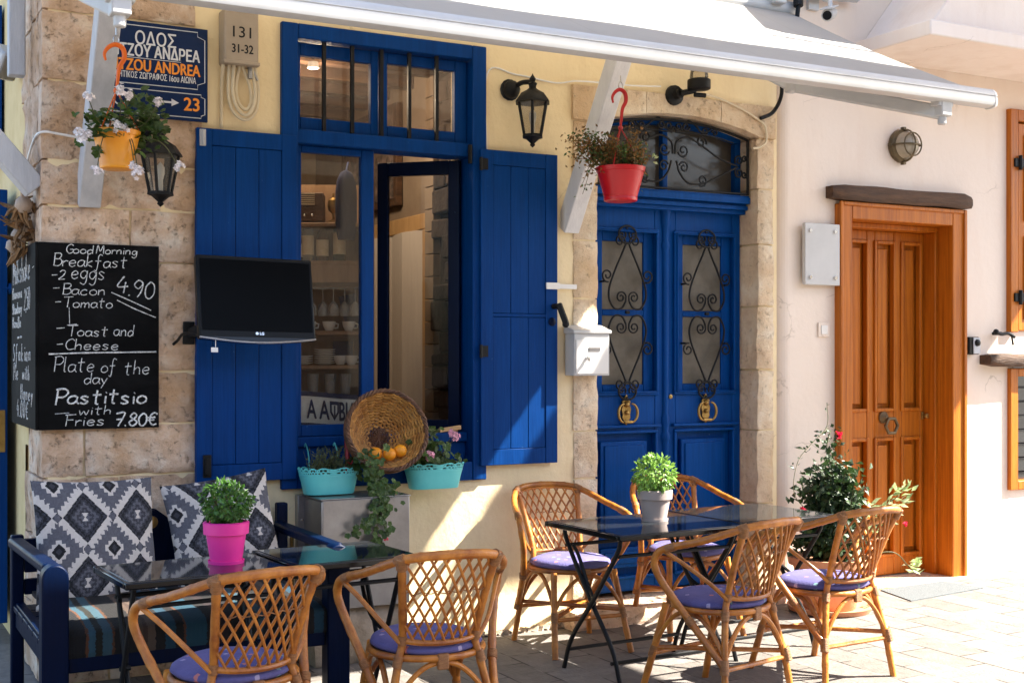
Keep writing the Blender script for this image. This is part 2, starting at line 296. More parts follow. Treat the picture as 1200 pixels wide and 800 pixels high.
def canvas(nm, c1, c2, tr):
    m = mat(nm, c1, c2, 3, 0.9, 0.1, 25)
    N, L = nodes_of(m); b = N['Principled BSDF']; out = N['Material Output']
    base = b.inputs['Base Color'].links[0].from_socket; tc = N.new('ShaderNodeTexCoord'); sp = N.new('ShaderNodeSeparateXYZ'); L.new(tc.outputs['Object'], sp.inputs[0])
    d = N.new('ShaderNodeMath'); d.operation = 'DIVIDE'; d.inputs[1].default_value = .92; L.new(sp.outputs[0], d.inputs[0]); f = N.new('ShaderNodeMath'); f.operation = 'FRACT'; L.new(d.outputs[0], f.inputs[0])
    lt = N.new('ShaderNodeMath'); lt.operation = 'LESS_THAN'; lt.inputs[1].default_value = .012; L.new(f.outputs[0], lt.inputs[0]); ls = N.new('ShaderNodeMath'); ls.operation = 'MULTIPLY'; ls.inputs[1].default_value = .35; L.new(lt.outputs[0], ls.inputs[0])
    sn_ = N.new('ShaderNodeTexNoise'); sn_.inputs['Scale'].default_value = 42; sn_.inputs['Detail'].default_value = 2; L.new(tc.outputs['Object'], sn_.inputs['Vector']); sr = N.new('ShaderNodeMapRange'); sr.inputs['From Min'].default_value = .735; sr.inputs['From Max'].default_value = .76; sr.inputs['To Max'].default_value = .7; L.new(sn_.outputs['Fac'], sr.inputs['Value'])
    mxf = N.new('ShaderNodeMath'); mxf.operation = 'MAXIMUM'; L.new(ls.outputs[0], mxf.inputs[0]); L.new(sr.outputs[0], mxf.inputs[1])
    cm = N.new('ShaderNodeMix'); cm.data_type = 'RGBA'; L.new(mxf.outputs[0], cm.inputs[0]); L.new(base, cm.inputs[6]); cm.inputs[7].default_value = (.25, .23, .21, 1); L.new(cm.outputs[2], b.inputs['Base Color'])
    wn_ = N.new('ShaderNodeTexNoise'); wn_.inputs['Scale'].default_value = 2.2; wn_.inputs['Detail'].default_value = 3; L.new(tc.outputs['Object'], wn_.inputs['Vector']); wb = N.new('ShaderNodeBump'); wb.inputs['Strength'].default_value = .35; wb.inputs['Distance'].default_value = .06; L.new(wn_.outputs['Fac'], wb.inputs['Height']); L.new(wb.outputs[0], b.inputs['Normal'])
    t = N.new('ShaderNodeBsdfTranslucent'); t.inputs['Color'].default_value = (0.75, 0.72, 0.66, 1)
    mx = N.new('ShaderNodeMixShader'); mx.inputs[0].default_value = tr
    L.new(b.outputs[0], mx.inputs[1]); L.new(t.outputs[0], mx.inputs[2]); L.new(mx.outputs[0], out.inputs['Surface'])
    return m
M['canvas'] = canvas('awning_canvas', (0.40, 0.395, 0.39), (0.445, 0.44, 0.435), 0.42)
M['caster_cloth'] = canvas('caster_cloth', (0.42, 0.38, 0.32), (0.48, 0.44, 0.38), 0.05)  # cloth of the added sheets that cast shade

def stripes(name, period, ramp, axis=0, rough=0.95):
    m = bpy.data.materials.new(name); N, L = nodes_of(m); b = N['Principled BSDF']; b.inputs['Roughness'].default_value = rough
    tc = N.new('ShaderNodeTexCoord'); sp = N.new('ShaderNodeSeparateXYZ'); L.new(tc.outputs['Object'], sp.inputs[0])
    nz = N.new('ShaderNodeTexNoise'); nz.inputs['Scale'].default_value = 90; L.new(tc.outputs['Object'], nz.inputs['Vector'])
    a = N.new('ShaderNodeMath'); a.operation = 'MULTIPLY_ADD'; a.inputs[1].default_value = 0.02; L.new(nz.outputs['Fac'], a.inputs[0]); L.new(sp.outputs[axis], a.inputs[2])
    d = N.new('ShaderNodeMath'); d.operation = 'DIVIDE'; d.inputs[1].default_value = period; L.new(a.outputs[0], d.inputs[0])
    f = N.new('ShaderNodeMath'); f.operation = 'FRACT'; L.new(d.outputs[0], f.inputs[0])
    r = N.new('ShaderNodeValToRGB'); r.color_ramp.interpolation = 'CONSTANT'
    els = r.color_ramp.elements
    els[0].position = 0; els[0].color = (*ramp[0][1], 1); els[1].position = ramp[1][0]; els[1].color = (*ramp[1][1], 1)
    for p, c in ramp[2:]:
        e = els.new(p); e.color = (*c, 1)
    L.new(f.outputs[0], r.inputs['Fac']); L.new(r.outputs[0], b.inputs['Base Color'])
    w = N.new('ShaderNodeTexWave'); w.inputs['Scale'].default_value = 60; w.bands_direction = 'X'; L.new(tc.outputs['Object'], w.inputs['Vector'])
    bp = N.new('ShaderNodeBump'); bp.inputs['Strength'].default_value = 0.5; bp.inputs['Distance'].default_value = 0.004; L.new(w.outputs['Fac'], bp.inputs['Height']); L.new(bp.outputs[0], b.inputs['Normal'])
    return m
M['blanket'] = stripes('striped_woven_blanket', 0.62, [(0, (0.0030, 0.0025, 0.0030)), (0.05, (0.0751, 0.0251, 0.0075)), (0.065, (0.0050, 0.0400, 0.0675)), (0.20, (0.0030, 0.0023, 0.0030)), (0.27, (0.0125, 0.0055, 0.0075)), (0.34, (0.0030, 0.0023, 0.0030)),
    (0.44, (0.0851, 0.0300, 0.0100)), (0.455, (0.0200, 0.0626, 0.0901)), (0.50, (0.0075, 0.0070, 0.0030)), (0.54, (0.0251, 0.0626, 0.0851)), (0.60, (0.0626, 0.0225, 0.0075)), (0.615, (0.0030, 0.0023, 0.0027)), (0.76, (0.0650, 0.0400, 0.0275)), (0.79, (0.0451, 0.0251, 0.0175)), (0.82, (0.0801, 0.0526, 0.0375)), (0.87, (0.0050, 0.0033, 0.0030)), (0.93, (0.0050, 0.0351, 0.0626))])

def cushion_mat():
    m = mat('purple_cushion_cloth', (0.066, 0.060, 0.185), (0.108, 0.097, 0.26), 7, 0.9, 0.35, 120, contrast=(0.3, 0.7))
    N, L = nodes_of(m); b = N['Principled BSDF']
    base = b.inputs['Base Color'].links[0].from_socket
    tc = N.new('ShaderNodeTexCoord'); mp = N.new('ShaderNodeMapping'); mp.inputs['Scale'].default_value = (14, 14, 0.001); mp.inputs['Rotation'].default_value = (0, 0, 0.4)
    L.new(tc.outputs['Object'], mp.inputs[0])
    v = N.new('ShaderNodeTexVoronoi'); v.distance = 'MANHATTAN'; v.voronoi_dimensions = '2D'; v.inputs['Scale'].default_value = 1.0; v.inputs['Randomness'].default_value = 0.75; L.new(mp.outputs[0], v.inputs['Vector'])
    lt = N.new('ShaderNodeMath'); lt.operation = 'LESS_THAN'; lt.inputs[1].default_value = 0.17; L.new(v.outputs['Distance'], lt.inputs[0])
    s = N.new('ShaderNodeSeparateColor'); L.new(v.outputs['Color'], s.inputs[0])
    g = N.new('ShaderNodeMath'); g.operation = 'GREATER_THAN'; g.inputs[1].default_value = 0.45; L.new(s.outputs[0], g.inputs[0])
    mu = N.new('ShaderNodeMath'); mu.operation = 'MULTIPLY'; L.new(lt.outputs[0], mu.inputs[0]); L.new(g.outputs[0], mu.inputs[1])
    r = N.new('ShaderNodeValToRGB'); r.color_ramp.interpolation = 'CONSTANT'
    r.color_ramp.elements[0].color = (0.40, 0.14, 0.14, 1); r.color_ramp.elements[1].position = 0.4; r.color_ramp.elements[1].color = (0.30, 0.26, 0.42, 1)
    e = r.color_ramp.elements.new(0.7); e.color = (0.14, 0.26, 0.28, 1)
    L.new(s.outputs[1], r.inputs[0])
    mx = N.new('ShaderNodeMix'); mx.data_type = 'RGBA'
    L.new(mu.outputs[0], mx.inputs[0]); L.new(base, mx.inputs[6]); L.new(r.outputs[0], mx.inputs[7])
    L.new(mx.outputs[2], b.inputs['Base Color'])
    return m
M['cushion'] = cushion_mat()

# ------------------------------------------------------------------ mesh builder
def crom(pts, n=8, closed=False):
    P = [Vector(p) for p in pts]; out = []; m = len(P)
    rng = range(m if closed else m - 1)
    for i in rng:
        p1, p2 = P[i], P[(i + 1) % m]
        p0 = P[i - 1] if (closed or i > 0) else p1 * 2 - p2
        p3 = P[(i + 2) % m] if (closed or i + 2 < m) else p2 * 2 - p1
        for k in range(n):
            t = k / n
            out.append(0.5 * ((2 * p1) + (p2 - p0) * t + (2 * p0 - 5 * p1 + 4 * p2 - p3) * t * t + (3 * p1 - p0 - 3 * p2 + p3) * t ** 3))
    if not closed: out.append(P[-1].copy())
    return out

class MB:
    def __init__(s): s.v = []; s.f = []; s.mi = []; s.cur = 0; s.flat = set()
    def face(s, idx, flat=False):
        if flat: s.flat.add(len(s.f))
        s.f.append(tuple(idx)); s.mi.append(s.cur)
    def quad(s, a, b, c, d):
        n = len(s.v); s.v += [Vector(a), Vector(b), Vector(c), Vector(d)]; s.face((n, n + 1, n + 2, n + 3))
    def poly(s, pts):
        n = len(s.v); s.v += [Vector(p) for p in pts]; s.face(range(n, n + len(pts)))
    def hexa(s, c):
        n = len(s.v); s.v += [Vector(p) for p in c]
        for q in ((0, 3, 2, 1), (4, 5, 6, 7), (0, 1, 5, 4), (1, 2, 6, 5), (2, 3, 7, 6), (3, 0, 4, 7)): s.face([n + i for i in q])
    def box(s, x0, x1, y0, y1, z0, z1):
        s.hexa([(x0, y0, z0), (x1, y0, z0), (x1, y1, z0), (x0, y1, z0), (x0, y0, z1), (x1, y0, z1), (x1, y1, z1), (x0, y1, z1)])
    def obox(s, c, size, M3=None):
        M3 = M3 or Matrix.Identity(3); c = Vector(c); a, b, d = [q / 2 for q in size]
        s.hexa([c + M3 @ Vector(p) for p in ((-a, -b, -d), (a, -b, -d), (a, b, -d), (-a, b, -d), (-a, -b, d), (a, -b, d), (a, b, d), (-a, b, d))])
    def bar(s, p, q, w, h, up=(0, 0, 1)):
        p, q = Vector(p), Vector(q); d = (q - p); l = d.length; d.normalize()
        x = d.cross(Vector(up))
        if x.length < 1e-4: x = d.cross(Vector((1, 0, 0)))
        x.normalize(); z = x.cross(d)
        s.obox((p + q) / 2, (w, l, h), Matrix((x, d, z)).transposed())
    def tube(s, pts, r, n=8, closed=False, cap=True, flat=1.0):
        P = [Vector(p) for p in pts]; m = len(P)
        rr = r if isinstance(r, (list, tuple)) else [r] * m
        T = []
        for i in range(m):
            a = P[(i - 1) % m] if (closed or i > 0) else P[i]; b = P[(i + 1) % m] if (closed or i < m - 1) else P[i]
            t = (b - a)
            T.append(t.normalized() if t.length > 1e-9 else Vector((0, 0, 1)))
        up = Vector((0, 0, 1)) if abs(T[0].z) < 0.9 else Vector((0, 1, 0))
        nrm = (up - T[0] * up.dot(T[0])).normalized(); base = len(s.v)
        for i in range(m):
            if i: nrm = (nrm - T[i] * nrm.dot(T[i])); nrm = nrm.normalized() if nrm.length > 1e-6 else T[i].orthogonal().normalized()
            bi = T[i].cross(nrm)
            for k in range(n):
                a = 2 * math.pi * k / n
                s.v.append(P[i] + (nrm * math.cos(a) + bi * math.sin(a) * flat) * rr[i])
        for i in range(m if closed else m - 1):
            j = (i + 1) % m
            for k in range(n):
                l = (k + 1) % n
                s.face((base + i * n + k, base + i * n + l, base + j * n + l, base + j * n + k))
        if cap and not closed:
            s.face([base + k for k in range(n)][::-1]); s.face([base + (m - 1) * n + k for k in range(n)])
    def lathe(s, prof, c=(0, 0, 0), n=24, sx=1.0, sy=1.0, M3=None, cap=True):
        c = Vector(c); base = len(s.v)
        for r, z in prof:
            for k in range(n):
                a = 2 * math.pi * k / n; p = Vector((r * math.cos(a) * sx, r * math.sin(a) * sy, z))
                s.v.append(c + (M3 @ p if M3 else p))
        for i in range(len(prof) - 1):
            for k in range(n):
                l = (k + 1) % n
                s.face((base + i * n + k, base + i * n + l, base + (i + 1) * n + l, base + (i + 1) * n + k))
        if cap:
            if prof[0][0] > 1e-5: s.face([base + k for k in range(n)][::-1])
            if prof[-1][0] > 1e-5: s.face([base + (len(prof) - 1) * n + k for k in range(n)])
    def ball(s, c, r, n=10, sz=1.0):
        k = max(4, n // 2)
        s.lathe([(max(1e-6, r * math.sin(math.pi * i / k)), -r * sz * math.cos(math.pi * i / k)) for i in range(k + 1)], c, n, cap=False)
    def prism(s, poly, y0, y1, flat=None):
        """poly: (x,z) outline extruded along y"""
        n = len(s.v); m = len(poly)
        s.v += [Vector((x, y0, z)) for x, z in poly] + [Vector((x, y1, z)) for x, z in poly]
        s.face([n + i for i in range(m)]); s.face([n + m + i for i in range(m)][::-1])
        for i in range(m):
            j = (i + 1) % m; s.face((n + i, n + m + i, n + m + j, n + j))
    def leaf(s, p, d, up, l, w, fold=0.15):
        p, d, up = Vector(p), Vector(d).normalized(), Vector(up)
        x = d.cross(up); x = x.normalized() if x.length > 1e-4 else d.orthogonal().normalized(); nn = x.cross(d).normalized()
        b = len(s.v)
        s.v += [p, p + d * l * 0.45 + x * w * 0.5 + nn * w * fold, p + d * l - nn * l * 0.12, p + d * l * 0.45 - x * w * 0.5 + nn * w * fold, p + d * l * 0.5]
        s.face((b, b + 1, b + 4)); s.face((b + 1, b + 2, b + 4)); s.face((b + 2, b + 3, b + 4)); s.face((b + 3, b, b + 4))
    def roundleaf(s, p, nrm, r, lobes=5):
        p, nrm = Vector(p), Vector(nrm).normalized(); x = nrm.orthogonal().normalized(); y = nrm.cross(x); b = len(s.v); a0 = random.random() * 6.28
        n = lobes * 2; s.v.append(p)
        for k in range(n):
            a = a0 + 2 * math.pi * k / n; q = r * (1.0 if k % 2 == 0 else 0.8)
            s.v.append(p + (x * math.cos(a) + y * math.sin(a)) * q + nrm * r * 0.22 * (1 if k % 2 else 0.4))
        for k in range(n): s.face((b, b + 1 + k, b + 1 + (k + 1) % n))
    def flower(s, p, nrm, r, n=5):
        p, nrm = Vector(p), Vector(nrm).normalized(); x = nrm.orthogonal().normalized(); y = nrm.cross(x); a0 = random.random() * 6.28
        for k in range(n):
            a = a0 + 2 * math.pi * k / n; d = x * math.cos(a) + y * math.sin(a)
            s.leaf(p, d + nrm * 0.35, nrm, r, r * 0.85, 0.1)

def root_loc(o):
    l = Vector((0, 0, 0))
    while o is not None: l += o.location; o = o.parent
    return l

def part(name, mb, m, parent=None, local=False, bevel=0.0, smooth=40, seg=2, sub=0):
    me = bpy.data.meshes.new(name)
    off = root_loc(parent) if (parent is not None and not local) else Vector((0, 0, 0))
    me.from_pydata([tuple(v - off) for v in mb.v], [], mb.f)
    for x in (m if isinstance(m, (list, tuple)) else [m]): me.materials.append(x)
    if any(mb.mi):
        me.polygons.foreach_set('material_index', mb.mi)
    me.update(); me.validate()
    bm = bmesh.new(); bm.from_mesh(me); bmesh.ops.recalc_face_normals(bm, faces=bm.faces); bm.to_mesh(me); bm.free()
    if smooth:
        me.polygons.foreach_set('use_smooth', [True] * len(me.polygons)); me.set_sharp_from_angle(angle=R(smooth))
    o = bpy.data.objects.new(name, me); COL.objects.link(o)
    if parent is not None: o.parent = parent
    if bevel:
        b = o.modifiers.new('edge', 'BEVEL'); b.width = bevel; b.segments = seg; b.limit_method = 'ANGLE'; b.angle_limit = R(40)
    if sub:
        b = o.modifiers.new('round', 'SUBSURF'); b.levels = sub; b.render_levels = sub
    return o

def tag(o, label=None, cat=None, group=None, kind=None):
    if label: o['label'] = label
    if cat: o['category'] = cat
    if group: o['group'] = group
    if kind: o['kind'] = kind
    return o

def thing(name, label, cat, loc=(0, 0, 0), rz=0.0, group=None):
    o = bpy.data.objects.new(name, None); o.empty_display_size = 0.1; COL.objects.link(o)
    o.location = Vector(loc); o.rotation_euler = (0, 0, rz)
    return tag(o, label, cat, group)

def copy_tree(o, parent=None):
    c = o.copy(); COL.objects.link(c)
    if parent is not None: c.parent = parent
    for ch in list(o.children): copy_tree(ch, c)
    return c

def text_mb(body, size, M4, bold=0.0, extrude=0.0008, align='LEFT', sx=1.0, spacing=1.0):
    cu = bpy.data.curves.new('lettering', 'FONT'); cu.body = body; cu.size = size; cu.offset = bold; cu.extrude = extrude; cu.align_x = align
    cu.space_character = spacing; cu.resolution_u = 3
    o = bpy.data.objects.new('lettering', cu); COL.objects.link(o)
    dg = bpy.context.evaluated_depsgraph_get(); me = bpy.data.meshes.new_from_object(o.evaluated_get(dg))
    mb = MB(); mb.v = [M4 @ Vector((v.co.x * sx, v.co.y, v.co.z)) for v in me.vertices]; mb.f = [tuple(p.vertices) for p in me.polygons]; mb.mi = [0] * len(mb.f)
    bpy.data.objects.remove(o); bpy.data.curves.remove(cu); bpy.data.meshes.remove(me)
    return mb

def merge(*mbs):
    out = MB()
    for m in mbs:
        n = len(out.v); out.v += m.v; out.f += [tuple(i + n for i in f) for f in m.f]; out.mi += m.mi
    return out

def fit_text(body, x0, x1, z0, z1, y, bold=0.0, cap='H'):
    t = text_mb(body, 1.0, Matrix.Identity(4), 0.0, .0); c = text_mb(cap, 1.0, Matrix.Identity(4))
    a, b = min(v.x for v in t.v), max(v.x for v in t.v); h = max(v.y for v in c.v); lo = 0.0
    for v in t.v:
        v.x, v.y, v.z = x0 + (v.x - a) / (b - a) * (x1 - x0), y, z0 + (v.y - lo) / h * (z1 - z0)
    outs = []
    for k, (dx, dz) in enumerate(((0, 0), (bold, 0), (-bold, 0), (0, bold * .7), (0, -bold * .7))) if bold else ((0, (0, 0)),):
        q = MB(); q.v = [v + Vector((dx, -.0001 * k, dz)) for v in t.v]; q.f = list(t.f); q.mi = list(t.mi); outs.append(q)
    return merge(*outs)

def wall_M4(x, y, z, tilt=0.0):
    """text lying on a wall that faces -y"""
    return Matrix.Translation((x, y, z)) @ Matrix.Rotation(tilt, 4, 'Y') @ Matrix.Rotation(R(90), 4, 'X')

def noise2(x, y, s=1.0):
    from mathutils import noise
    return noise.noise(Vector((x * s, y * s, 3.7)))

def wall_grid(mb, x0, x1, z0, z1, holes, y0, y1):
    xs = sorted({x0, x1, *[h[0] for h in holes], *[h[1] for h in holes]}); zs = sorted({z0, z1, *[h[2] for h in holes], *[h[3] for h in holes]})
    xs = [x for x in xs if x0 <= x <= x1]; zs = [z for z in zs if z0 <= z <= z1]
    def solid(i, j):
        if i < 0 or j < 0 or i >= len(xs) - 1 or j >= len(zs) - 1: return False
        cx, cz = (xs[i] + xs[i + 1]) / 2, (zs[j] + zs[j + 1]) / 2
        return not any(h[0] < cx < h[1] and h[2] < cz < h[3] for h in holes)
    for i in range(len(xs) - 1):
        for j in range(len(zs) - 1):
            if not solid(i, j): continue
            a, b, c, d = xs[i], xs[i + 1], zs[j], zs[j + 1]
            mb.quad((a, y0, c), (b, y0, c), (b, y0, d), (a, y0, d)); mb.quad((a, y1, d), (b, y1, d), (b, y1, c), (a, y1, c))
            if not solid(i - 1, j): mb.quad((a, y1, c), (a, y0, c), (a, y0, d), (a, y1, d))
            if not solid(i + 1, j): mb.quad((b, y0, c), (b, y1, c), (b, y1, d), (b, y0, d))
            if not solid(i, j - 1): mb.quad((a, y1, c), (b, y1, c), (b, y0, c), (a, y0, c))
            if not solid(i, j + 1): mb.quad((a, y0, d), (b, y0, d), (b, y1, d), (a, y1, d))

def stone_block(mb, x0, x1, z0, z1, yf, yb, rough=0.006, rad=0.012, seed=0, axis='y'):
    """one rough cut block facing -y (axis 'y') or -x (axis 'x', x-range then runs along y)"""
    rnd = random.Random(seed); nx = max(4, int((x1 - x0) / 0.03)); nz = max(4, int((z1 - z0) / 0.03)); base = len(mb.v)
    g = 0.0055
    for j in range(nz + 1):
        for i in range(nx + 1):
            s, t = i / nx, j / nz
            x = x0 + g + (x1 - x0 - 2 * g) * s; z = z0 + g + (z1 - z0 - 2 * g) * t
            e = min(x - x0, x1 - x, z - z0, z1 - z)
            dy = rad * max(0, 1 - e / 0.02) ** 2 + rough * noise2(x * 1.0 + seed * 3.1, z, 9) + rough * 0.5 * noise2(x + seed, z, 30)
            if i in (0, nx): x += 0.006 * noise2(z, seed * 1.7 + i, 14)
            if j in (0, nz): z += 0.005 * noise2(x, seed * 2.3 + j, 14)
            mb.v.append(Vector((x, yf + dy, z)) if axis == 'y' else Vector((yf + dy, x, z)))
    w = nx + 1
    for j in range(nz):
        for i in range(nx):
            mb.face((base + j * w + i, base + j * w + i + 1, base + (j + 1) * w + i + 1, base + (j + 1) * w + i))
    rim = [base + i for i in range(w)] + [base + j * w + nx for j in range(1, nz + 1)] + [base + nz * w + i for i in range(nx - 1, -1, -1)] + [base + j * w for j in range(nz - 1, 0, -1)]
    nb = len(mb.v)
    for i in rim:
        p = mb.v[i]; mb.v.append(Vector((p.x, yb, p.z)) if axis == 'y' else Vector((yb, p.y, p.z)))
    m = len(rim)
    for k in range(m):
        l = (k + 1) % m; mb.face((rim[k], nb + k, nb + l, rim[l]))
EXPO = 2.62
CASTER1 = [(2.9, -2.54), (7.25, -2.54), (7.25, -4.4), (2.9, -4.4)]  # outline of an added, unseen sheet shading the near tables
CASTER2 = [(1.5, -2.80), (7.85, -2.80), (7.55, -2.16), (1.5, -2.14)]  # outline of an added, unseen sheet shading the awning front
# ------------------------------------------------------------------ ground and pavement
mb = MB()
gx = [-120, 3.9, 6.9, 120]; gz = [0, 0, 0.05, 0.05]
for i in range(3):
    mb.quad((gx[i], -120, gz[i]), (gx[i + 1], -120, gz[i + 1]), (gx[i + 1], 120, gz[i + 1]), (gx[i], 120, gz[i]))
tag(part('pavement', mb, M['pavers'], smooth=0), kind='structure')
def gz_at(x): return 0 if x < 3.9 else min(0.05, (x - 3.9) * 0.05 / 3.0)

# ------------------------------------------------------------------ cafe building
cafe = thing('cafe_building', 'cream plastered cafe house with blue double door, blue shuttered window and stone corner', 'building', (0.88, 0.0, 0))
WIN = (2.05, 3.11, 0.93, 3.16); DOOR = (3.87, 5.05, -0.01, 3.0)
mb = MB(); wall_grid(mb, 0.9, 5.19, 0, 4.9, [WIN, DOOR], 0.0, 0.32)
# the return wall of the side street
mb.quad((0.9, 0.3, 0), (0.9, 6.0, 0), (0.9, 6.0, 4.9), (0.9, 0.3, 4.9))
mb.quad((0.9, 6.0, 0), (5.19, 6.0, 0), (5.19, 6.0, 4.9), (0.9, 6.0, 4.9)); mb.quad((0.9, .3, 4.9), (5.19, .3, 4.9), (5.19, 6.0, 4.9), (0.9, 6.0, 4.9)); mb.quad((5.185, .32, 0), (5.185, 6.0, 0), (5.185, 6.0, 4.9), (5.185, .32, 4.9))
part('wall', mb, M['cream'], cafe, smooth=0)
# worn yellow plaster patch of the side street wall
mb = MB()
for j in range(26):
    for i in range(30):
        y0, y1 = 0.52 + i * 0.12, 0.52 + (i + 1) * 0.12; z0, z1 = 0.0 + j * 0.18, 0.0 + (j + 1) * 0.18
        n = noise2((y0 + y1) / 2 * 1.7, (z0 + z1) / 2, 1.9)
        if i < 1 and n > 0.05: continue
        mb.quad((0.885, y0, z0), (0.885, y1, z0), (0.885, y1, z1), (0.885, y0, z1))
part('side_plaster', mb, M['yellow'], cafe, smooth=0)
courses = [0, 0.33, 0.66, 0.96, 1.2, 1.45, 1.97, 2.22, 2.43, 2.8, 3.12, 3.5, 3.9, 4.5]
rnd = random.Random(3)
mb = MB()
for k in range(len(courses) - 1):
    z0, z1 = courses[k], courses[k + 1]
    sp = {2: 1.22, 3: 1.06, 4: 1.35, 5: 1.15, 6: 1.27, 7: 1.42, 8: 1.12, 9: 1.33}.get(k, rnd.uniform(1.1, 1.4))
    xe = 1.6 + rnd.uniform(-0.02, 0.015)
    stone_block(mb, 0.866, sp, z0, z1, -0.02 + rnd.uniform(-0.006, 0.006), 0.1, 0.016, 0.022, k * 2)
    stone_block(mb, sp, xe, z0, z1, -0.02 + rnd.uniform(-0.006, 0.006), 0.1, 0.016, 0.022, k * 2 + 1)
    ye = rnd.uniform(0.42, 0.72)
    stone_block(mb, 0.1, 0.30, z0, z1, 0.866 + rnd.uniform(-0.003, 0.004), 1.05, 0.012, 0.012, 60 + k, 'x')
    stone_block(mb, 0.30, ye, z0, z1, 0.870 + rnd.uniform(-0.003, 0.004), 1.05, 0.012, 0.012, 90 + k, 'x')
part('stone_corner', mb, M['stone'], cafe, smooth=60)
# stone door surround
mb = MB()
cl = [0.1, 0.52, 0.83, 1.10, 1.42, 1.85, 2.18, 2.50, 2.86]; cr = [0.1, 0.62, 1.07, 1.44, 1.83, 2.21, 2.55, 2.86]
for k in range(len(cl) - 1): stone_block(mb, 3.71 + 0.01 * rnd.random(), 3.885, cl[k], cl[k + 1], -0.02 + rnd.uniform(-.003, .004), 0.3, 0.013, 0.02, 120 + k)
for k in range(len(cr) - 1): stone_block(mb, 5.028, 5.165 - 0.012 * rnd.random(), cr[k], cr[k + 1], -0.02 + rnd.uniform(-.003, .004), 0.3, 0.013, 0.02, 150 + k)
def arc(x):
    return 2.952 - 0.082 * ((x - 4.457) / 0.575) ** 2
def voussoir(xa, xb):
    n = 14; poly = [(xa + (xb - xa) * i / n, (arc(xa + (xb - xa) * i / n) if 3.885 <= xa + (xb - xa) * i / n <= 5.03 else 2.862)) for i in range(n + 1)]
    poly += [(xb, 3.06 + 0.01 * noise2(xb, 1, 9)), (xa, 3.06 + 0.01 * noise2(xa, 1, 9))]
    mb.prism(poly, -0.022, 0.3)
for xa, xb in ((3.71, 4.205), (4.209, 4.745), (4.749, 5.165)): voussoir(xa, xb)
part('door_surround', mb, M['stone_l'], cafe, smooth=60)
mb = MB(); stone_block(mb, 3.64, 4.46, -0.02, 0.108, -0.15, 0.34, 0.02, 0.02, 201); stone_block(mb, 4.46, 5.19, -0.02, 0.113, -0.13, 0.34, 0.02, 0.02, 202)
part('door_step', mb, M['stone'], cafe, smooth=60)
mb = MB()
for i in range(60):
    x = 1.5 + i * 0.0365; h = 0.025 + 0.02 * random.random()
    mb.obox((x, -0.004, 0), (0.05, 0.03 + 0.02 * random.random(), h), Euler((0.2 * random.random(), random.random(), random.random())).to_matrix())
part('crumbled_plaster', mb, M['concrete'], cafe)

# ---- window
win = None
mb = MB()
a, b = (2.008, 0.852), (3.158, 3.2)
mb.box(2.008, 2.094, -0.03, 0.16, 0.855, 3.2); mb.box(3.074, 3.158, -0.03, 0.16, 0.855, 3.2)
mb.box(2.094, 3.074, -0.03, 0.16, 3.125, 3.2); mb.box(2.094, 3.074, -0.028, 0.16, 0.855, 0.955)
mb.box(2.094, 3.074, -0.01, 0.14, 2.60, 2.672)
mb.box(2.094, 3.074, 0.06, 0.10, 0.955, 1.112)
mb.box(2.094, 3.074, 0.035, 0.11, 1.06, 1.112)
win = part('window', mb, M['blue'], cafe, bevel=0.006)
def sash(name, x0, x1, z0, z1, px0, px1, pz0, pz1, gm, y0=0.04, y1=0.085):
    m = MB(); m.box(x0, px0, y0, y1, z0, z1); m.box(px1, x1, y0, y1, z0, z1); m.box(px0, px1, y0 + .001, y1, z0, pz0); m.box(px0, px1, y0 + .001, y1, pz1, z1)
    part(name, m, M['blue'], win, bevel=0.004)
    g = MB(); g.box(px0 - .005, px1 + .005, (y0 + y1) / 2 - .002, (y0 + y1) / 2 + .002, pz0 - .005, pz1 + .005)
    part('pane', g, gm, win, smooth=0)
sash('transom_sash', 2.097, 2.555, 2.675, 3.122, 2.128, 2.513, 2.742, 3.056, M['paneT'])
sash('transom_sash', 2.558, 3.071, 2.675, 3.122, 2.606, 3.0, 2.737, 3.066, M['paneT'])
sash('casement', 2.097, 2.53, 1.114, 2.598, 2.133, 2.46, 1.172, 2.564, M['pane'])
for x in (2.242, 2.395, 2.558, 2.716, 2.875):
    m = MB(); m.box(x - 0.009, x + 0.009, -0.003, 0.015, 2.665, 3.13); part('iron_bar', m, M['black'], win)
# casement that stands open into the room
ang = R(138); hx, hy = 3.062, 0.10; dx, dy = math.cos(ang), math.sin(ang); Wd = 0.475
def lf(s, t0, z): return (hx + dx * s - dy * t0, hy + dy * s + dx * t0, z)
m = MB()
def lbox(s0, s1, z0, z1, t0=-.02, t1=.02): m.hexa([lf(s0, t0, z0), lf(s1, t0, z0), lf(s1, t1, z0), lf(s0, t1, z0), lf(s0, t0, z1), lf(s1, t0, z1), lf(s1, t1, z1), lf(s0, t1, z1)])
lbox(0, .065, 1.12, 2.595); lbox(Wd - .06, Wd, 1.12, 2.595); lbox(.065, Wd - .06, 1.12, 1.175, -.019, .019); lbox(.065, Wd - .06, 2.52, 2.595, -.019, .019)  # leaf darker than the window blue: dim room light put into its colour
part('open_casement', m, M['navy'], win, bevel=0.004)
m = MB(); lbox(.06, Wd - .055, 1.17, 2.525, -.002, .002); part('pane', m, glass('clear_pane', (.95, .95, .93), .01, ior=1.15), win, smooth=0)
m = MB(); m.tube([(3.055, -0.035, 2.56), (3.055, -0.035, 2.66)], .012); part('hinge', m, M['black'], win)

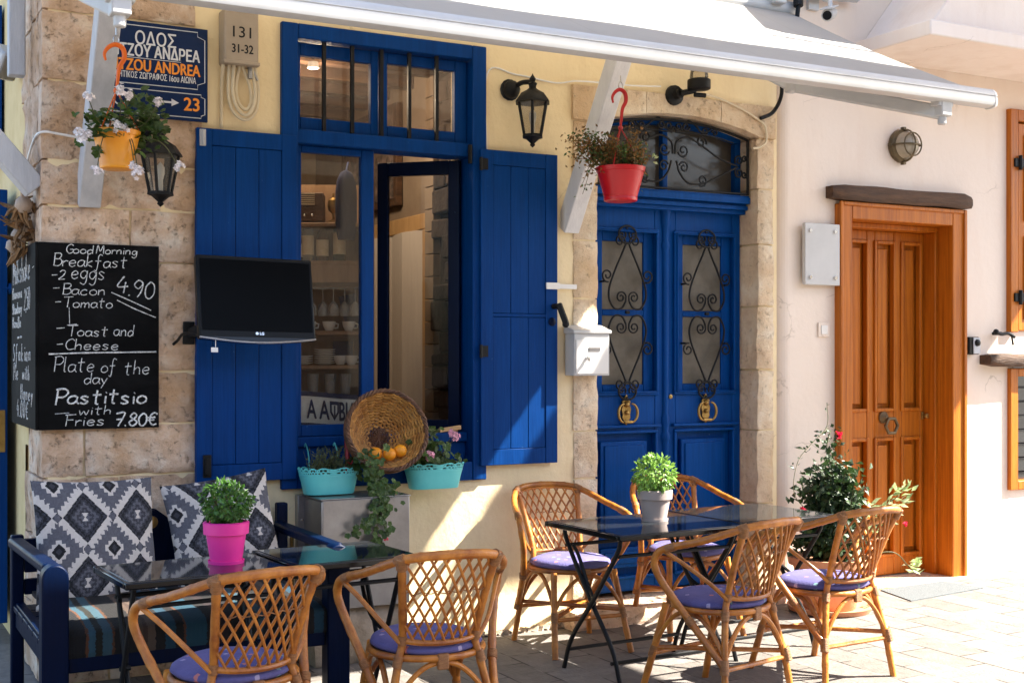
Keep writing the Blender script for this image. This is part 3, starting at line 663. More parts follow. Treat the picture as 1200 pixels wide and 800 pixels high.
# ---- shutters
def shutter(x0, x1, z0, z1, hinge_left):
    m = MB(); sw = 0.075; yb, yf = -0.013, -0.052
    m.box(x0 + .002, x1 - .002, -0.03, yb, z0 + .002, z1 - .002)
    m.box(x0, x0 + sw, yf, yb + .001, z0, z1); m.box(x1 - sw, x1, yf, yb + .001, z0, z1)
    zm = z0 + (z1 - z0) * 0.475
    for za, zb in ((z0, z0 + .085), (zm - .006, zm + .012), (z1 - .08, z1)): m.box(x0 + sw, x1 - sw, yf + .002, yb + .001, za, zb)
    pw = (x1 - x0 - 2 * sw) / 3
    for za, zb in ((z0 + .085, zm - .006), (zm + .012, z1 - .08)):
        for k in range(3):
            m.box(x0 + sw + k * pw + .0012, x0 + sw + (k + 1) * pw - .0012, -0.047, -0.028, za + .002, zb - .002)
    s = part('shutter', m, M['blue'], cafe, bevel=0.0025)
    return s
shL = shutter(1.575, 2.077, 0.908, 2.628, True); shR = shutter(3.113, 3.59, 0.932, 2.642, False)
m = MB(); m.box(1.588, 1.618, -0.062, -0.05, 2.54, 2.62); m.tube([(1.603, -.066, 2.545), (1.603, -.066, 2.615)], .007, 8); part('hinge', m, M['grey_paint'], shL, bevel=.002)
m = MB(); m.box(1.605, 1.645, -0.060, -0.05, 0.935, 1.045)
m.box(1.612, 1.638, -0.075, -0.060, 0.95, 1.03); part('hinge', m, M['black'], shL, bevel=.002)
for z in (0.945, 1.035):
    for x in (1.611, 1.639):
        pass
m = MB(); m.box(3.515, 3.60, -0.062, -0.052, 1.895, 1.932); m.box(3.60, 3.72, -0.045, -0.038, 1.90, 1.926); part('latch_strap', m, M['whiteplastic'], shR, bevel=.002)
m = MB()
m.bar((3.575, -.09, 1.815), (3.605, -.12, 1.705), .035, .03); m.tube([(3.56, -.05, 1.80), (3.575, -.09, 1.80)], .016); m.ball((3.603, -.12, 1.70), .02)
part('handle', m, M['black'], shR, bevel=.004)
m = MB(); m.lathe([(0.022, -.006), (0.024, 0), (0.012, .006)], (3.553, -.056, 1.714), 14, M3=Matrix.Rotation(R(90), 3, 'X')); part('lock_ring', m, M['navy'], shR)
for z in (1.55, 2.56):
    m = MB(); m.box(3.108, 3.15, -0.064, -0.05, z - .03, z + .03); m.tube([(3.108, -.06, z - .035), (3.108, -.06, z + .035)], .009); part('hinge', m, M['black'], shR)

# ---- double door
def door_leaf(x0, x1):
    m = MB(); cx = (x0 + x1) / 2
    ax0, ax1, az0, az1 = cx - .215, cx + .215, 1.31, 2.265
    yf = 0.158
    m.box(x0, x1, 0.20, 0.235, 0.13, 2.42)                       # back board
    m.box(x0, ax0, yf, .2, .13, 2.42); m.box(ax1, x1, yf, .2, .13, 2.42)
    m.box(ax0, ax1, yf + .001, .2, az1, 2.42); m.box(ax0, ax1, yf + .001, .2, 1.07, az0); m.box(ax0, ax1, yf + .001, .2, .13, .22)
    m.box(ax0, ax1, yf + .001, .2, .44, .50)
    def mould(a0, a1, b0, b1, w, ya, yb2):
        m.box(a0 - w, a1 + w, ya, yb2, b1, b1 + w); m.box(a0 - w, a1 + w, ya, yb2, b0 - w, b0); m.box(a0 - w, a0, ya, yb2, b0, b1); m.box(a1, a1 + w, ya, yb2, b0, b1)
    mould(ax0 + .004, ax1 - .004, az0 + .004, az1 - .004, .022, .138, .16); mould(ax0 + .006, ax1 - .006, az0 + .006, az1 - .006, .010, .128, .15)
    # sunk inner frame holding the panes
    gx0, gx1 = cx - .145, cx + .145
    m.box(ax0, gx0, .176, .201, az0, az1); m.box(gx1, ax1, .176, .201, az0, az1)
    m.box(gx0, gx1, .177, .201, az0, 1.355); m.box(gx0, gx1, .177, .201, 2.205, az1); m.box(gx0, gx1, .177, .201, 1.765, 1.80)
    for b0, b1 in ((.50, 1.07), (.22, .44)):
        mould(ax0 + .004, ax1 - .004, b0 + .004, b1 - .004, .018, .142, .16)
        m.box(ax0 + .05, ax1 - .05, .165, .2, b0 + .05, b1 - .05); m.box(ax0 + .075, ax1 - .075, .156, .18, b0 + .075, b1 - .075)
    # cap strip above lower panels
    m.box(ax0 - .03, ax1 + .03, .128, .16, 1.10, 1.118)
    l = part('door_leaf', m, M['doorblue'], cafe, bevel=0.005)
    for b0, b1 in ((1.357, 1.763), (1.802, 2.203)):
        g = MB(); g.box(gx0 + .002, gx1 - .002, .186, .199, b0, b1); part('glass_pane', g, M['frost'], l, smooth=0)
    return l, cx
leafL, cxl = door_leaf(3.893, 4.452); leafR, cxr = door_leaf(4.474, 5.03)
def PX(u, v): # grille drawn on the right leaf, 615 px wide survey enlargement
    p = at(680 + u * 0.3252, 260 + v * 0.325, 0.135); return p
def spiral(c, r, a0, turns, ccw=1, n=22, r1=0.25):
    return [(c[0] + r * (1 - (1 - r1) * i / n) * math.cos(a0 + ccw * 2 * math.pi * turns * i / n), c[1] + r * (1 - (1 - r1) * i / n) * math.sin(a0 + ccw * 2 * math.pi * turns * i / n)) for i in range(n + 1)]
def grille(cx, leaf):
    m = MB(); y = 0.128; zt, zm, zb = 2.285, 1.783, 1.275
    def cane(p2, r=.0062): m.tube([(cx + x, y, z) for x, z in p2], r, 6)
    for sg in (1, -1):                     # the lower half mirrors the upper one
        H = zt - zm if sg > 0 else zm - zb
        def Z(t): return zm + sg * H * t   # t=0 at the middle, 1 at the end
        for e in (1, -1):
            body = crom([(0.012 * e, 0, Z(.80)), (0.035 * e, 0, Z(.70)), (0.085 * e, 0, Z(.50)), (0.125 * e, 0, Z(.30)), (0.128 * e, 0, Z(.16)), (0.092 * e, 0, Z(.045)), (0.040 * e, 0, Z(.05)), (0.012 * e, 0, Z(.13))], 6)
            cane([(p.x, p.z) for p in body])
            sp = [(e * (0.045 + q[0]), Z(.175) + sg * q[1]) for q in spiral((0, 0), .036, math.pi * 0.95, 1.35, -1)]
            cane([(0.012 * e, Z(.13))] + sp, .0055)
            sp = [(e * (0.052 + q[0]), Z(.835) + sg * q[1]) for q in spiral((0, 0), .037, math.pi * 1.15, 1.4, -1)]
            cane(sp, .0055)
            sp = [(e * (0.040 + q[0]), Z(.905) + sg * q[1]) for q in spiral((0, 0), .030, math.pi * 0.8, 1.1, 1)]
            cane(sp, .005)
            sp = [(e * (0.140 + q[0]), Z(.43) + sg * q[1]) for q in spiral((0, 0), .040, math.pi * 1.45, 1.3, 1)]
            cane(sp, .0055)
            loop = [(e * .062 * math.sin(math.pi * k / 12), Z(.915) + sg * .052 * math.cos(math.pi * (1 - k / 12)) * -1) for k in range(13)]
            cane(loop, .0062)
    cane([(-.012, zm), (.012, zm)], .010)
    for x, z in ((0, zt - .005), (0, zb + .005)):
        m.tube([(cx + x, y, z), (cx + x, .165, z)], .006, 6)
    for x in (-.13, .13):
        for z in (zm + .18, zm - .18): m.tube([(cx + x * 1.2, y, z), (cx + x * 1.2, .18, z)], .006, 6)
    part('iron_grille', m, M['black'], leaf)
def knocker(cx, leaf):
    m = MB(); y = 0.15; z = 1.21
    pl = [(0, .095), (.014, .06), (.03, .045), (.026, .02), (.034, 0), (.026, -.03), (.03, -.05), (.012, -.075), (0, -.10)]
    poly = [(cx + x, z + q) for x, q in pl] + [(cx - x, z + q) for x, q in pl[-2:0:-1]]
    m.prism(poly, y, y - .012)
    m.lathe([(0.02, 0), (.017, .012), (.008, .022)], (cx, y - .01, z + .03), 12, M3=Matrix.Rotation(R(90), 3, 'X'))
    m.lathe([(0.016, 0), (.013, .012), (.006, .02)], (cx, y - .01, z - .02), 12, M3=Matrix.Rotation(R(90), 3, 'X'))
    for e in (1, -1):
        arcp = [(cx + e * (.025 + .042 * math.sin(a)), y - .028, z - .022 - .055 * math.cos(a) * 1.0) for a in [math.pi * i / 12 for i in range(13)]]
        m.tube(arcp, [.005 + .004 * math.sin(math.pi * i / 12) for i in range(13)], 8)
    m.tube([(cx - .03, y - .028, z - .075), (cx + .03, y - .028, z - .075)], .010, 8)
    part('door_knocker', m, M['brass'], leaf, bevel=.002)
for l, c in ((leafL, cxl), (leafR, cxr)): grille(c, l); knocker(c, l)
m = MB(); m.lathe([(.013, 0), (.013, .008), (.006, .012)], (4.50, .158, 1.28), 12, M3=Matrix.Rotation(R(90), 3, 'X')); part('keyhole_cover', m, M['brass'], leafR)
# turned strip that covers the joint of the leaves
m = MB()
prof = [(.03, .14), (.03, .25), (.024, .27), (.022, .5), (.026, .52), (.02, .56), (.022, 1.0), (.03, 1.02), (.03, 1.05), (.02, 1.07), (.027, 1.12), (.027, 1.15), (.019, 1.18), (.021, 2.16), (.027, 2.18), (.027, 2.2), (.02, 2.22), (.024, 2.30), (.03, 2.33), (.03, 2.38), (.036, 2.40), (.036, 2.425)]
m.lathe(prof, (4.463, .158, 0), 14); part('joint_column', m, M['doorblue'], leafR)
# cornice and fanlight
m = MB()
for z0, z1, y in ((2.40, 2.425, .10), (2.425, 2.45, .075), (2.45, 2.462, .09), (2.462, 2.50, .05), (2.50, 2.512, .06)): m.box(3.888, 5.026, y, .24, z0, z1)
m.box(3.888, 3.893, .1, .24, .12, 2.4)
part('door_cornice', m, M['doorblue'], cafe, bevel=0.006)
m = MB(); n = 24
xs = [3.888 + (5.026 - 3.888) * i / n for i in range(n + 1)]
for i in range(n):
    xa, xb = xs[i], xs[i + 1]; m.prism([(xa, arc(xa) - .035), (xb, arc(xb) - .035), (xb, arc(xb) + .001), (xa, arc(xa) + .001)], .15, .2)
m.box(3.888, 3.93, .15, .2, 2.512, 2.84); m.box(4.984, 5.026, .15, .2, 2.512, 2.84); m.box(4.44, 4.474, .15, .2, 2.512, 2.93)
fan = part('fanlight', m, M['doorblue'], cafe)
m = MB(); m.prism([(3.9, 2.505)] + [(3.9 + 1.12 * i / 16, arc(3.9 + 1.12 * i / 16) - .01) for i in range(17)] + [(5.02, 2.505)], .19, .195); part('fanlight_pane', m, M['fanglass'], fan, smooth=0)
m = MB(); yg = 0.06
def Q(u, v): p = at(670 + u * .275, 120 + v * .275, yg); return (p.x, p.z)
def wire(pts, r=.006, smooth=True):
    P = [(x, yg, z) for x, z in pts]
    m.tube(crom(P, 6) if smooth else P, r, 6)
wire([(3.9 + 1.118 * i / 20, arc(3.9 + 1.118 * i / 20) - .022) for i in range(21)], .009, False)
wire([(5.012, 2.515), (5.012, 2.86)], .009, False); wire([(3.9, 2.522), (5.012, 2.522)], .007, False); wire([(3.90, 2.515), (3.90, 2.86)], .009, False)
CX = 4.457
def both(pts, r=.006):
    wire(pts, r); wire([(2 * CX - x, z) for x, z in pts], r)
def sp(c, r, a0, t, d): return spiral(c, r, a0, t, d, 20)
# two large facing C scrolls
both([Q(345, 185)] if False else [(4.475, 2.69), (4.50, 2.62), (4.56, 2.565), (4.64, 2.56), (4.72, 2.585), (4.86, 2.65), (4.935, 2.685)])
both(sp((4.53, 2.655), .035, math.pi * .9, 1.3, -1)); both(sp((4.525, 2.755), .04, math.pi * 1.1, 1.3, 1))
both([(4.465, 2.73), (4.475, 2.80), (4.54, 2.835), (4.60, 2.825), (4.70, 2.775), (4.80, 2.725), (4.93, 2.69)])
both(sp((4.665, 2.585), .038, math.pi * 1.2, 1.35, 1)); both(sp((4.66, 2.815), .038, math.pi * 1.9, 1.35, 1))
both(sp((4.945, 2.725), .033, math.pi * 1.2, 1.3, -1)); both(sp((4.945, 2.65), .033, math.pi * .8, 1.3, 1))
both(sp((4.985, 2.735), .022, 0, 1.2, 1)); both(sp((4.985, 2.64), .022, 0, 1.2, -1))
both(sp((4.49, 2.895), .030, math.pi, 1.3, 1)); both(sp((4.545, 2.90), .028, 0, 1.3, -1))
both([(4.515, 2.875), (4.56, 2.935), (4.62, 2.91), (4.66, 2.875), (4.72, 2.89), (4.73, 2.915)]); both(sp((4.685, 2.885), .026, math.pi, 1.3, 1)); both(sp((4.76, 2.88), .022, math.pi, 1.2, -1))
both([(4.47, 2.86), (4.60, 2.862), (4.75, 2.855), (4.9, 2.83)], .004)
part('iron_grille', m, M['black'], fan)

# ---- rooms behind the window
m = MB(); x0, x1, y0, y1, zc = 0.95, 3.36, 0.325, 3.3, 3.35
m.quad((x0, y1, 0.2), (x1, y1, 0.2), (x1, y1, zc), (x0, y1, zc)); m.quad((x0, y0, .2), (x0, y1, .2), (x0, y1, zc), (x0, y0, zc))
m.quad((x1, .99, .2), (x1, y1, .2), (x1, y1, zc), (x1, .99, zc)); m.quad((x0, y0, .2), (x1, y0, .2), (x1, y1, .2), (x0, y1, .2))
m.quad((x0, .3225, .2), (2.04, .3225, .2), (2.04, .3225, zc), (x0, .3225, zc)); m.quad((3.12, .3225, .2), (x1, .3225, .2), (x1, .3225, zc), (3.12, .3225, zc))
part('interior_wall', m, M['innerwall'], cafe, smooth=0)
m = MB(); m.quad((x0, y0, zc), (x1, y0, zc), (x1, y1, zc), (x0, y1, zc))
for k in range(7): m.box(x0, x1, .6 + k * .4, .68 + k * .4, zc - .09, zc - .001)
part('ceiling', m, M['oldwood'], cafe, smooth=0)
# rubble wall right behind the open casement
m = MB(); rr = random.Random(5); z = .2
while z < 3.3:
    h = rr.uniform(.07, .19); y = .33 - rr.uniform(0, .1)
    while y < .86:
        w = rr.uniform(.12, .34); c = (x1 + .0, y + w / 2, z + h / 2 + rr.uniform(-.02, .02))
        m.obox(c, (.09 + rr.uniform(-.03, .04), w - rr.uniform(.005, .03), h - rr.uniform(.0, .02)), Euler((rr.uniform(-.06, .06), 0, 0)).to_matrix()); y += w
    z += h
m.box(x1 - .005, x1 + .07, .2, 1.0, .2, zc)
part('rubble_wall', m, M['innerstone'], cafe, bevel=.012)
m = MB()
for k in range(22): m.box(x1 - .05, x1 + .02, 1.00, 1.125, .2 + k * .14, .335 + k * .14)
part('tile_pilaster', m, M['innerwall'], cafe, bevel=.004)
# white folding door in a timber frame on the inner wall
m = MB(); yA, yB, zt2 = 1.13, 2.75, 2.33
m.box(x1 - .025, x1 + .02, yA, yA + .09, .2, zt2); m.box(x1 - .025, x1 + .02, yB, yB + .09, .2, zt2); m.box(x1 - .027, x1 + .02, yA, yB + .09, zt2, zt2 + .10)
idr = part('inner_door', m, M['pinewood'], cafe, bevel=.004)
m = MB()
for k in range(6):
    ya = yA + .09 + k * (yB - yA - .09) / 6; yb_ = yA + .09 + (k + 1) * (yB - yA - .09) / 6; xx = x1 - .03 - (.03 if k % 2 else 0)
    m.hexa([(x1 - .055 if k % 2 else x1 - .015, ya, .2), (x1 - .015 if k % 2 else x1 - .055, yb_, .2), (x1 + .01 if k % 2 else x1 - .03, yb_, .2), (x1 - .03 if k % 2 else x1 + .01, ya, .2),
            (x1 - .055 if k % 2 else x1 - .015, ya, zt2), (x1 - .015 if k % 2 else x1 - .055, yb_, zt2), (x1 + .01 if k % 2 else x1 - .03, yb_, zt2), (x1 - .03 if k % 2 else x1 + .01, ya, zt2)])
part('folding_leaf', m, M['innerwhite'], idr)
# dark framed picture over the inner door
pic = thing('wall_picture', 'dim textured picture hanging above the white folding door inside the cafe', 'picture', (x1 - .03, 2.0, 2.5))
m = MB(); m.box(x1 - .05, x1 - .005, 1.58, 2.6, 2.52, 3.2); part('frame', m, M['oldwood'], pic, bevel=.004)
m = MB(); m.box(x1 - .056, x1 - .04, 1.63, 2.55, 2.57, 3.15); part('canvas', m, mat('mottled_print', (.03, .022, .018), (.22, .15, .12), 14, .9, c3=(.30, .22, .18)), pic)
# bamboo cane in the corner
m = MB(); m.tube([(x1 - .10, .62, 1.15), (x1 - .09, .64, 1.72)], .014, 8); m.tube([(x1 - .10, .62, 1.30), (x1 - .10, .62, 1.33)], .017, 8)
m.tube([(x1 - .11, .61, .2), (x1 - .10, .62, 1.15)], .014, 8)
tag(part('bamboo_cane', m, M['pinewood']), 'bamboo cane leaning on the dark rubble wall behind the open casement', 'cane')

# ceiling spot seen through the transom
p = at(367, 80, .95)
cl_ = thing('ceiling_spot', 'small lit spotlight in the cafe ceiling seen through the transom pane', 'ceiling light', p)
m = MB(); m.lathe([(.030, .035), (.034, .0), (.026, -.003)], p, 16); part('ring', m, M['white'], cl_)
m = MB(); m.lathe([(.024, .004), (.001, .004)], p, 16); m.lathe([(.024, -.003), (.001, -.003)], p, 16); part('bulb', m, emit('spot_glow', (1, .78, .5), 6), cl_)
m = MB(); m.tube([p + Vector((0, 0, .05)), Vector((p.x, p.y, 3.35))], .01, 6); part('stem', m, M['black'], cl_)
ld = bpy.data.lights.new('ceiling_spot_light', 'POINT'); ld.energy = 9; ld.color = (1, .80, .58); ld.shadow_soft_size = .12
lo = bpy.data.objects.new('ceiling_spot_light', ld); COL.objects.link(lo); lo.location = p + Vector((0, -.0, -.08))

# ---- bar shelf with glassware behind the left pane (faces the window obliquely)
SH = Vector((2.665, 1.05, 0)); sd = Vector((math.cos(R(-24)), math.sin(R(-24)), 0)); sn = Vector((math.sin(R(-24)), -math.cos(R(-24)), 0)) * 1.0
def S(u, n_, z): return SH + sd * u + sn * n_ + Vector((0, 0, z))   # u along the shelf, n_ towards the street
Msh = Matrix((sd, -sn, Vector((0, 0, 1)))).transposed()
shelf = thing('bar_shelf', 'brown wooden bar shelf with bottles, hanging glasses and crockery behind the left window pane', 'shelf', SH)
m = MB(); m.obox(S(0, -.02, 1.55), (.50, .02, 2.0), Msh); part('back_board', m, M['innerwood'], shelf)
SZ = (1.26, 1.425, 1.62, 1.845, 2.085, 2.36)
for z in (1.29, 1.472, 1.672, 2.08, 2.30):
    m = MB(); m.obox(S(0, .10, z - .0125), (.47, .24, .022), Msh); part('board', m, M['innerwood'], shelf, bevel=.003)
m = MB(); m.obox(S(.245, .1, 1.55), (.02, .24, 2.0), Msh); m.obox(S(-.245, .1, 1.55), (.02, .24, 2.0), Msh); part('side', m, M['innerwood'], shelf)
m = MB(); m.obox(S(0, .205, 2.01), (.47, .022, .115), Msh); part('fascia', m, M['innerwood'], shelf)
def bottle(u, z, kind, h=.29, lab=True):
    c = S(u, .12, z); nm = {'green': 'green wine', 'clear': 'clear spirit', 'amber': 'amber liqueur'}[kind]
    m = MB(); r = .036
    m.lathe([(r, 0), (r, h * .58), (r * .8, h * .66), (.014, h * .76), (.013, h * .97), (.016, h * .975), (.016, h)], c, 14)
    b = part('bottle', m, {'green': M['greenglass'], 'clear': M['clear'], 'amber': M['amberglass']}[kind])
    if lab:
        m = MB(); m.lathe([(r + .001, h * .12), (r + .0015, h * .5)], c, 14, cap=False); part('label', m, M['label'], b)
    return b
for u, k, lab, h in ((-.13, 'clear', 'slim clear bottle near the left end of the upper shelf', .30), (-.045, 'amber', 'amber bottle with pale label between the clear bottle and the green wine bottle', .25), (.055, 'green', 'tall green wine bottle with a cream label on the upper shelf', .34), (-.195, 'amber', 'small dark bottle at the very left of the upper shelf', .2)):
    tag(bottle(u, 2.082, k, h), lab, 'bottle', 'bottles on the bar shelf')
# stemmed glasses hanging upside down
ug = -0.17
for k in range(6):
    c = S(ug + k * .064, .12 + .03 * (k % 2), 1.925); m = MB()
    m.lathe([(.030, .0), (.030, -.004), (.004, -.006), (.004, -.075), (.026, -.10), (.034, -.13), (.030, -.165), (.029, -.165), (.032, -.13), (.024, -.102), (.002, -.08)], c, 14, cap=False)
    tag(part('wine_glass', m, M['clear']), 'stemmed wine glass hanging upside down in the row under the shelf fascia', 'wine glass', 'wine glasses hanging in the bar shelf')
m = MB()
m.obox(S(.0, .12, 1.93), (.46, .10, .008), Msh); part('glass_rack', m, M['innerwood'], shelf)
def cup(c):
    m = MB(); m.lathe([(.02, 0), (.024, .004), (.036, .03), (.04, .055), (.037, .055), (.03, .02), (.001, .012)], c, 16, cap=False)
    m.tube([c + Vector((.036, 0, .045)), c + Vector((.058, 0, .04)), c + Vector((.054, 0, .018)), c + Vector((.032, 0, .016))], .005, 6)
    return m
for k, u in enumerate((-.12, -.005, .11)):
    tag(part('coffee_cup', cup(S(u, .13, 1.685 - .012)), M['china']), ['white coffee cup at the left end of the cup shelf', 'white coffee cup in the middle of the cup shelf', 'white coffee cup beneath the blue leaning card'][k], 'cup', 'white cups on the bar shelf')
for k, u in enumerate((.06, .125)):
    tag(part('coffee_cup', cup(S(u, .13, 1.473)), M['china']), ['white cup right beside the stacked saucers', 'white cup at the right end of the saucer shelf'][k], 'cup', 'white cups on the bar shelf')
def saucers(u, n_, lab):
    m = MB()
    for k in range(n_):
        c = S(u, .13, 1.473 + k * .013); m.lathe([(.03, 0), (.035, .003), (.062, .011), (.062, .014), (.03, .006)], c, 18)
    tag(part('saucer_stack', m, M['china']), lab, 'saucers')
saucers(-.16, 4, 'short stack of white saucers at the left of the lower shelf'); saucers(-.03, 7, 'taller stack of white saucers in the middle of the lower shelf')
m = MB(); m.obox(S(.12, .07, 1.79), (.10, .012, .2), Msh @ Matrix.Rotation(R(-14), 3, 'Y')); tag(part('blue_card', m, M['scarfnavy']), 'dark blue card leaning behind the hanging glasses', 'card')
m = MB(); m.obox(S(.07, .03, 1.555), (.12, .012, .12), Msh); tag(part('postcard', m, M['scarfnavy']), 'dark blue postcard propped behind the cups of the lower shelf', 'card')
for k, u in enumerate((-.1, .0, .09)):
    m = MB(); c = S(u, .12, 1.30); m.lathe([(.026, 0), (.036, .12), (.034, .12), (.025, .008), (.001, .006)], c, 14, cap=False)
    tag(part('tumbler', m, M['clear']), ['straight tumbler on the lowest shelf, at its left', 'straight tumbler on the lowest shelf, in its middle', 'straight tumbler on the lowest shelf, at its right'][k], 'tumbler', 'tumblers on the lowest shelf')
# radio and ornament on top of the shelf
rad = thing('table_radio', 'dark table radio with pale striped grille on the top shelf behind glass', 'radio', S(-.14, .1, 2.312))
m = MB(); m.obox(S(-.14, .09, 2.397), (.21, .16, .17), Msh); part('body', m, M['oldwood'], rad, bevel=.008)
m = MB()
for k in range(6): m.obox(S(-.16, .172, 2.412 + k * .012), (.15, .006, .006), Msh)
part('grille', m, M['label'], rad)
m = MB()
for k in range(3): m.ball(S(-.19 + k * .045, .175, 2.347), .009)
part('knob', m, M['chrome'], rad)
orn = thing('brass_ornament', 'round brass ornament on a foot beside the table radio', 'ornament', S(.02, .12, 2.312))
m = MB(); m.lathe([(.03, 0), (.028, .008), (.008, .02), (.008, .05), (.03, .07), (.036, .1), (.03, .13), (.008, .145), (.005, .17)], S(.02, .12, 2.312), 16); part('body', m, M['brass'], orn)
bag = thing('hanging_bag', 'dark cloth bag hanging over the top shelf', 'bag', S(.10, .22, 2.25))
m = MB()
for k in range(9):
    t = k / 8; z = 2.22 + .33 * t; w = .075 * (1 - max(0, t - .6) ** 2 * 4.5)
    if k: pass
m.lathe([(.05, 2.14), (.064, 2.2), (.066, 2.3), (.066, 2.42), (.058, 2.48), (.036, 2.53), (.01, 2.545)], Vector((S(.10, .22, 0).x, S(.10, .22, 0).y, .06)), 18, 1, .55); part('body', m, M['scarfnavy'], bag)
m = MB(); m.tube([S(.10, .22, 2.60), S(.10, .02, 2.68)], .006); part('strap', m, M['scarfnavy'], bag)
# football scarf on the inner sill
sc = thing('supporter_scarf', 'navy and white supporter scarf with block letters behind the lower left pane', 'scarf', (2.30, .22, 1.14))
m = MB(); n = 20
def scp(t, z): return Vector((2.09 + .46 * t, .20 + .03 * math.sin(t * 5) + .03 * (z - 1.14), z + .012 * math.sin(t * 4 + 1)))
m2 = MB()
for i in range(n):
    ta, tb = i / n, (i + 1) / n
    m.quad(scp(ta, 1.135), scp(tb, 1.135), scp(tb, 1.33), scp(ta, 1.33))
part('cloth', m, M['scarfwhite'], sc, smooth=180)
m = MB()
def band(t0, t1, z0, z1, off=-.004):
    k = 6
    for i in range(k):
        a_, b_ = t0 + (t1 - t0) * i / k, t0 + (t1 - t0) * (i + 1) / k
        m.quad(*[scp(t, z) + Vector((0, off, 0)) for t, z in ((a_, z0), (b_, z0), (b_, z1), (a_, z1))])
band(0, 1, 1.135, 1.165); band(0, 1, 1.305, 1.33); band(0, .16, 1.165, 1.305)
part('navy_border', m, M['scarfnavy'], sc, smooth=180)
def on_scarf(mbx):
    for v in mbx.v:
        t, z = v.x, v.z; p = scp(t, z); v.x, v.y, v.z = p.x, p.y - .005, p.z
    return mbx
for body, ta, tb in (('A', .30, .41), ('A', .445, .555), ('BLU', .665, .875)):
    part('lettering', on_scarf(fit_text(body, ta, tb, 1.19, 1.285, 0.0, .004)), M['scarfnavy'], sc, smooth=0)
m = MB(); sh = [(-.025, .05), (.025, .05), (.024, -.01), (0, -.052), (-.024, -.01)]
m.poly([scp(.61 + x * 2, 1.238 + z) + Vector((0, -.005, 0)) for x, z in sh])
m.cur = 1; m.poly([scp(.61 + x * 1.2, 1.238 + z * .62) + Vector((0, -.007, 0)) for x, z in sh])
m.cur = 0; m.poly([scp(.61 + q[0] * 2, 1.236 + q[1]) + Vector((0, -.009, 0)) for q in ((-.004, -.03), (.004, -.03), (.004, .03), (-.004, .03))])
part('crest', m, [M['scarfnavy'], M['scarfwhite']], sc, smooth=0)
# ------------------------------------------------------------------ pink house next door
pink = thing('pink_house', 'pale pink plastered house with an orange wooden door under a dark timber lintel', 'building', (5.19, 0, 0))
mb = MB(); ODR = (5.72, 6.675, 0.0, 2.44); WN = (7.26, 8.3, .62, 1.45); WU = (7.24, 8.3, 1.72, 3.2)
wall_grid(mb, 5.27, 9.6, 0, 6.5, [ODR, WN, WU], -0.03, 0.32)
n = 8
for i in range(n):
    a, b = math.pi / 2 * i / n, math.pi / 2 * (i + 1) / n
    mb.quad((5.27 - .085 * math.sin(a), .055 - .085 * math.cos(a), 0), (5.27 - .085 * math.sin(b), .055 - .085 * math.cos(b), 0), (5.27 - .085 * math.sin(b), .055 - .085 * math.cos(b), 6.5), (5.27 - .085 * math.sin(a), .055 - .085 * math.cos(a), 6.5))
mb.quad((9.6, -.03, 0), (9.6, 7, 0), (9.6, 7, 6.5), (9.6, -.03, 6.5)); mb.quad((5.19, .3, 4.9), (5.19, 7, 4.9), (5.19, 7, 6.5), (5.19, .3, 6.5)); mb.quad((5.19, .06, 6.5), (9.6, .06, 6.5), (9.6, 7, 6.5), (5.19, 7, 6.5))
part('wall', mb, M['pink'], pink, smooth=30)
# storey that juts out over the street, with a moulded lower edge
mb = MB()
mb.box(5.77, 9.6, -0.70, -0.028, 3.43, 3.525)
mb.prism([(5.86, 3.525), (9.59, 3.525), (9.59, 6.4), (6.5, 6.4), (6.5, 4.3)], -0.62, -0.027)
part('jutting_storey', mb, M['pink2'], pink, bevel=.01)
mb = MB(); bpoly = [(5.80, -.3), (5.80, -1.2), (6.60, -1.2), (6.95, -1.85), (9.8, -1.85), (9.8, -.3)]  # unseen slab, outline stepped to shape the sunlit band on the wall
mb.v = [Vector((x, y, 4.5)) for x, y in bpoly] + [Vector((x, y, 4.64)) for x, y in bpoly]; mb.face(range(6)); mb.face(range(6, 12))
for i in range(6): mb.face((i, (i + 1) % 6, 6 + (i + 1) % 6, 6 + i))
part('shade_balcony', mb, M['pink2'], pink, bevel=.01)
mb = MB()
for x in [6.76 + k * .12 for k in range(26)]: mb.tube([(x, -1.82, 4.64), (x, -1.82, 5.6)], .008, 6)
mb.tube([(6.7, -1.82, 5.6), (9.8, -1.82, 5.6)], .02, 8); part('railing', mb, M['black'], pink)
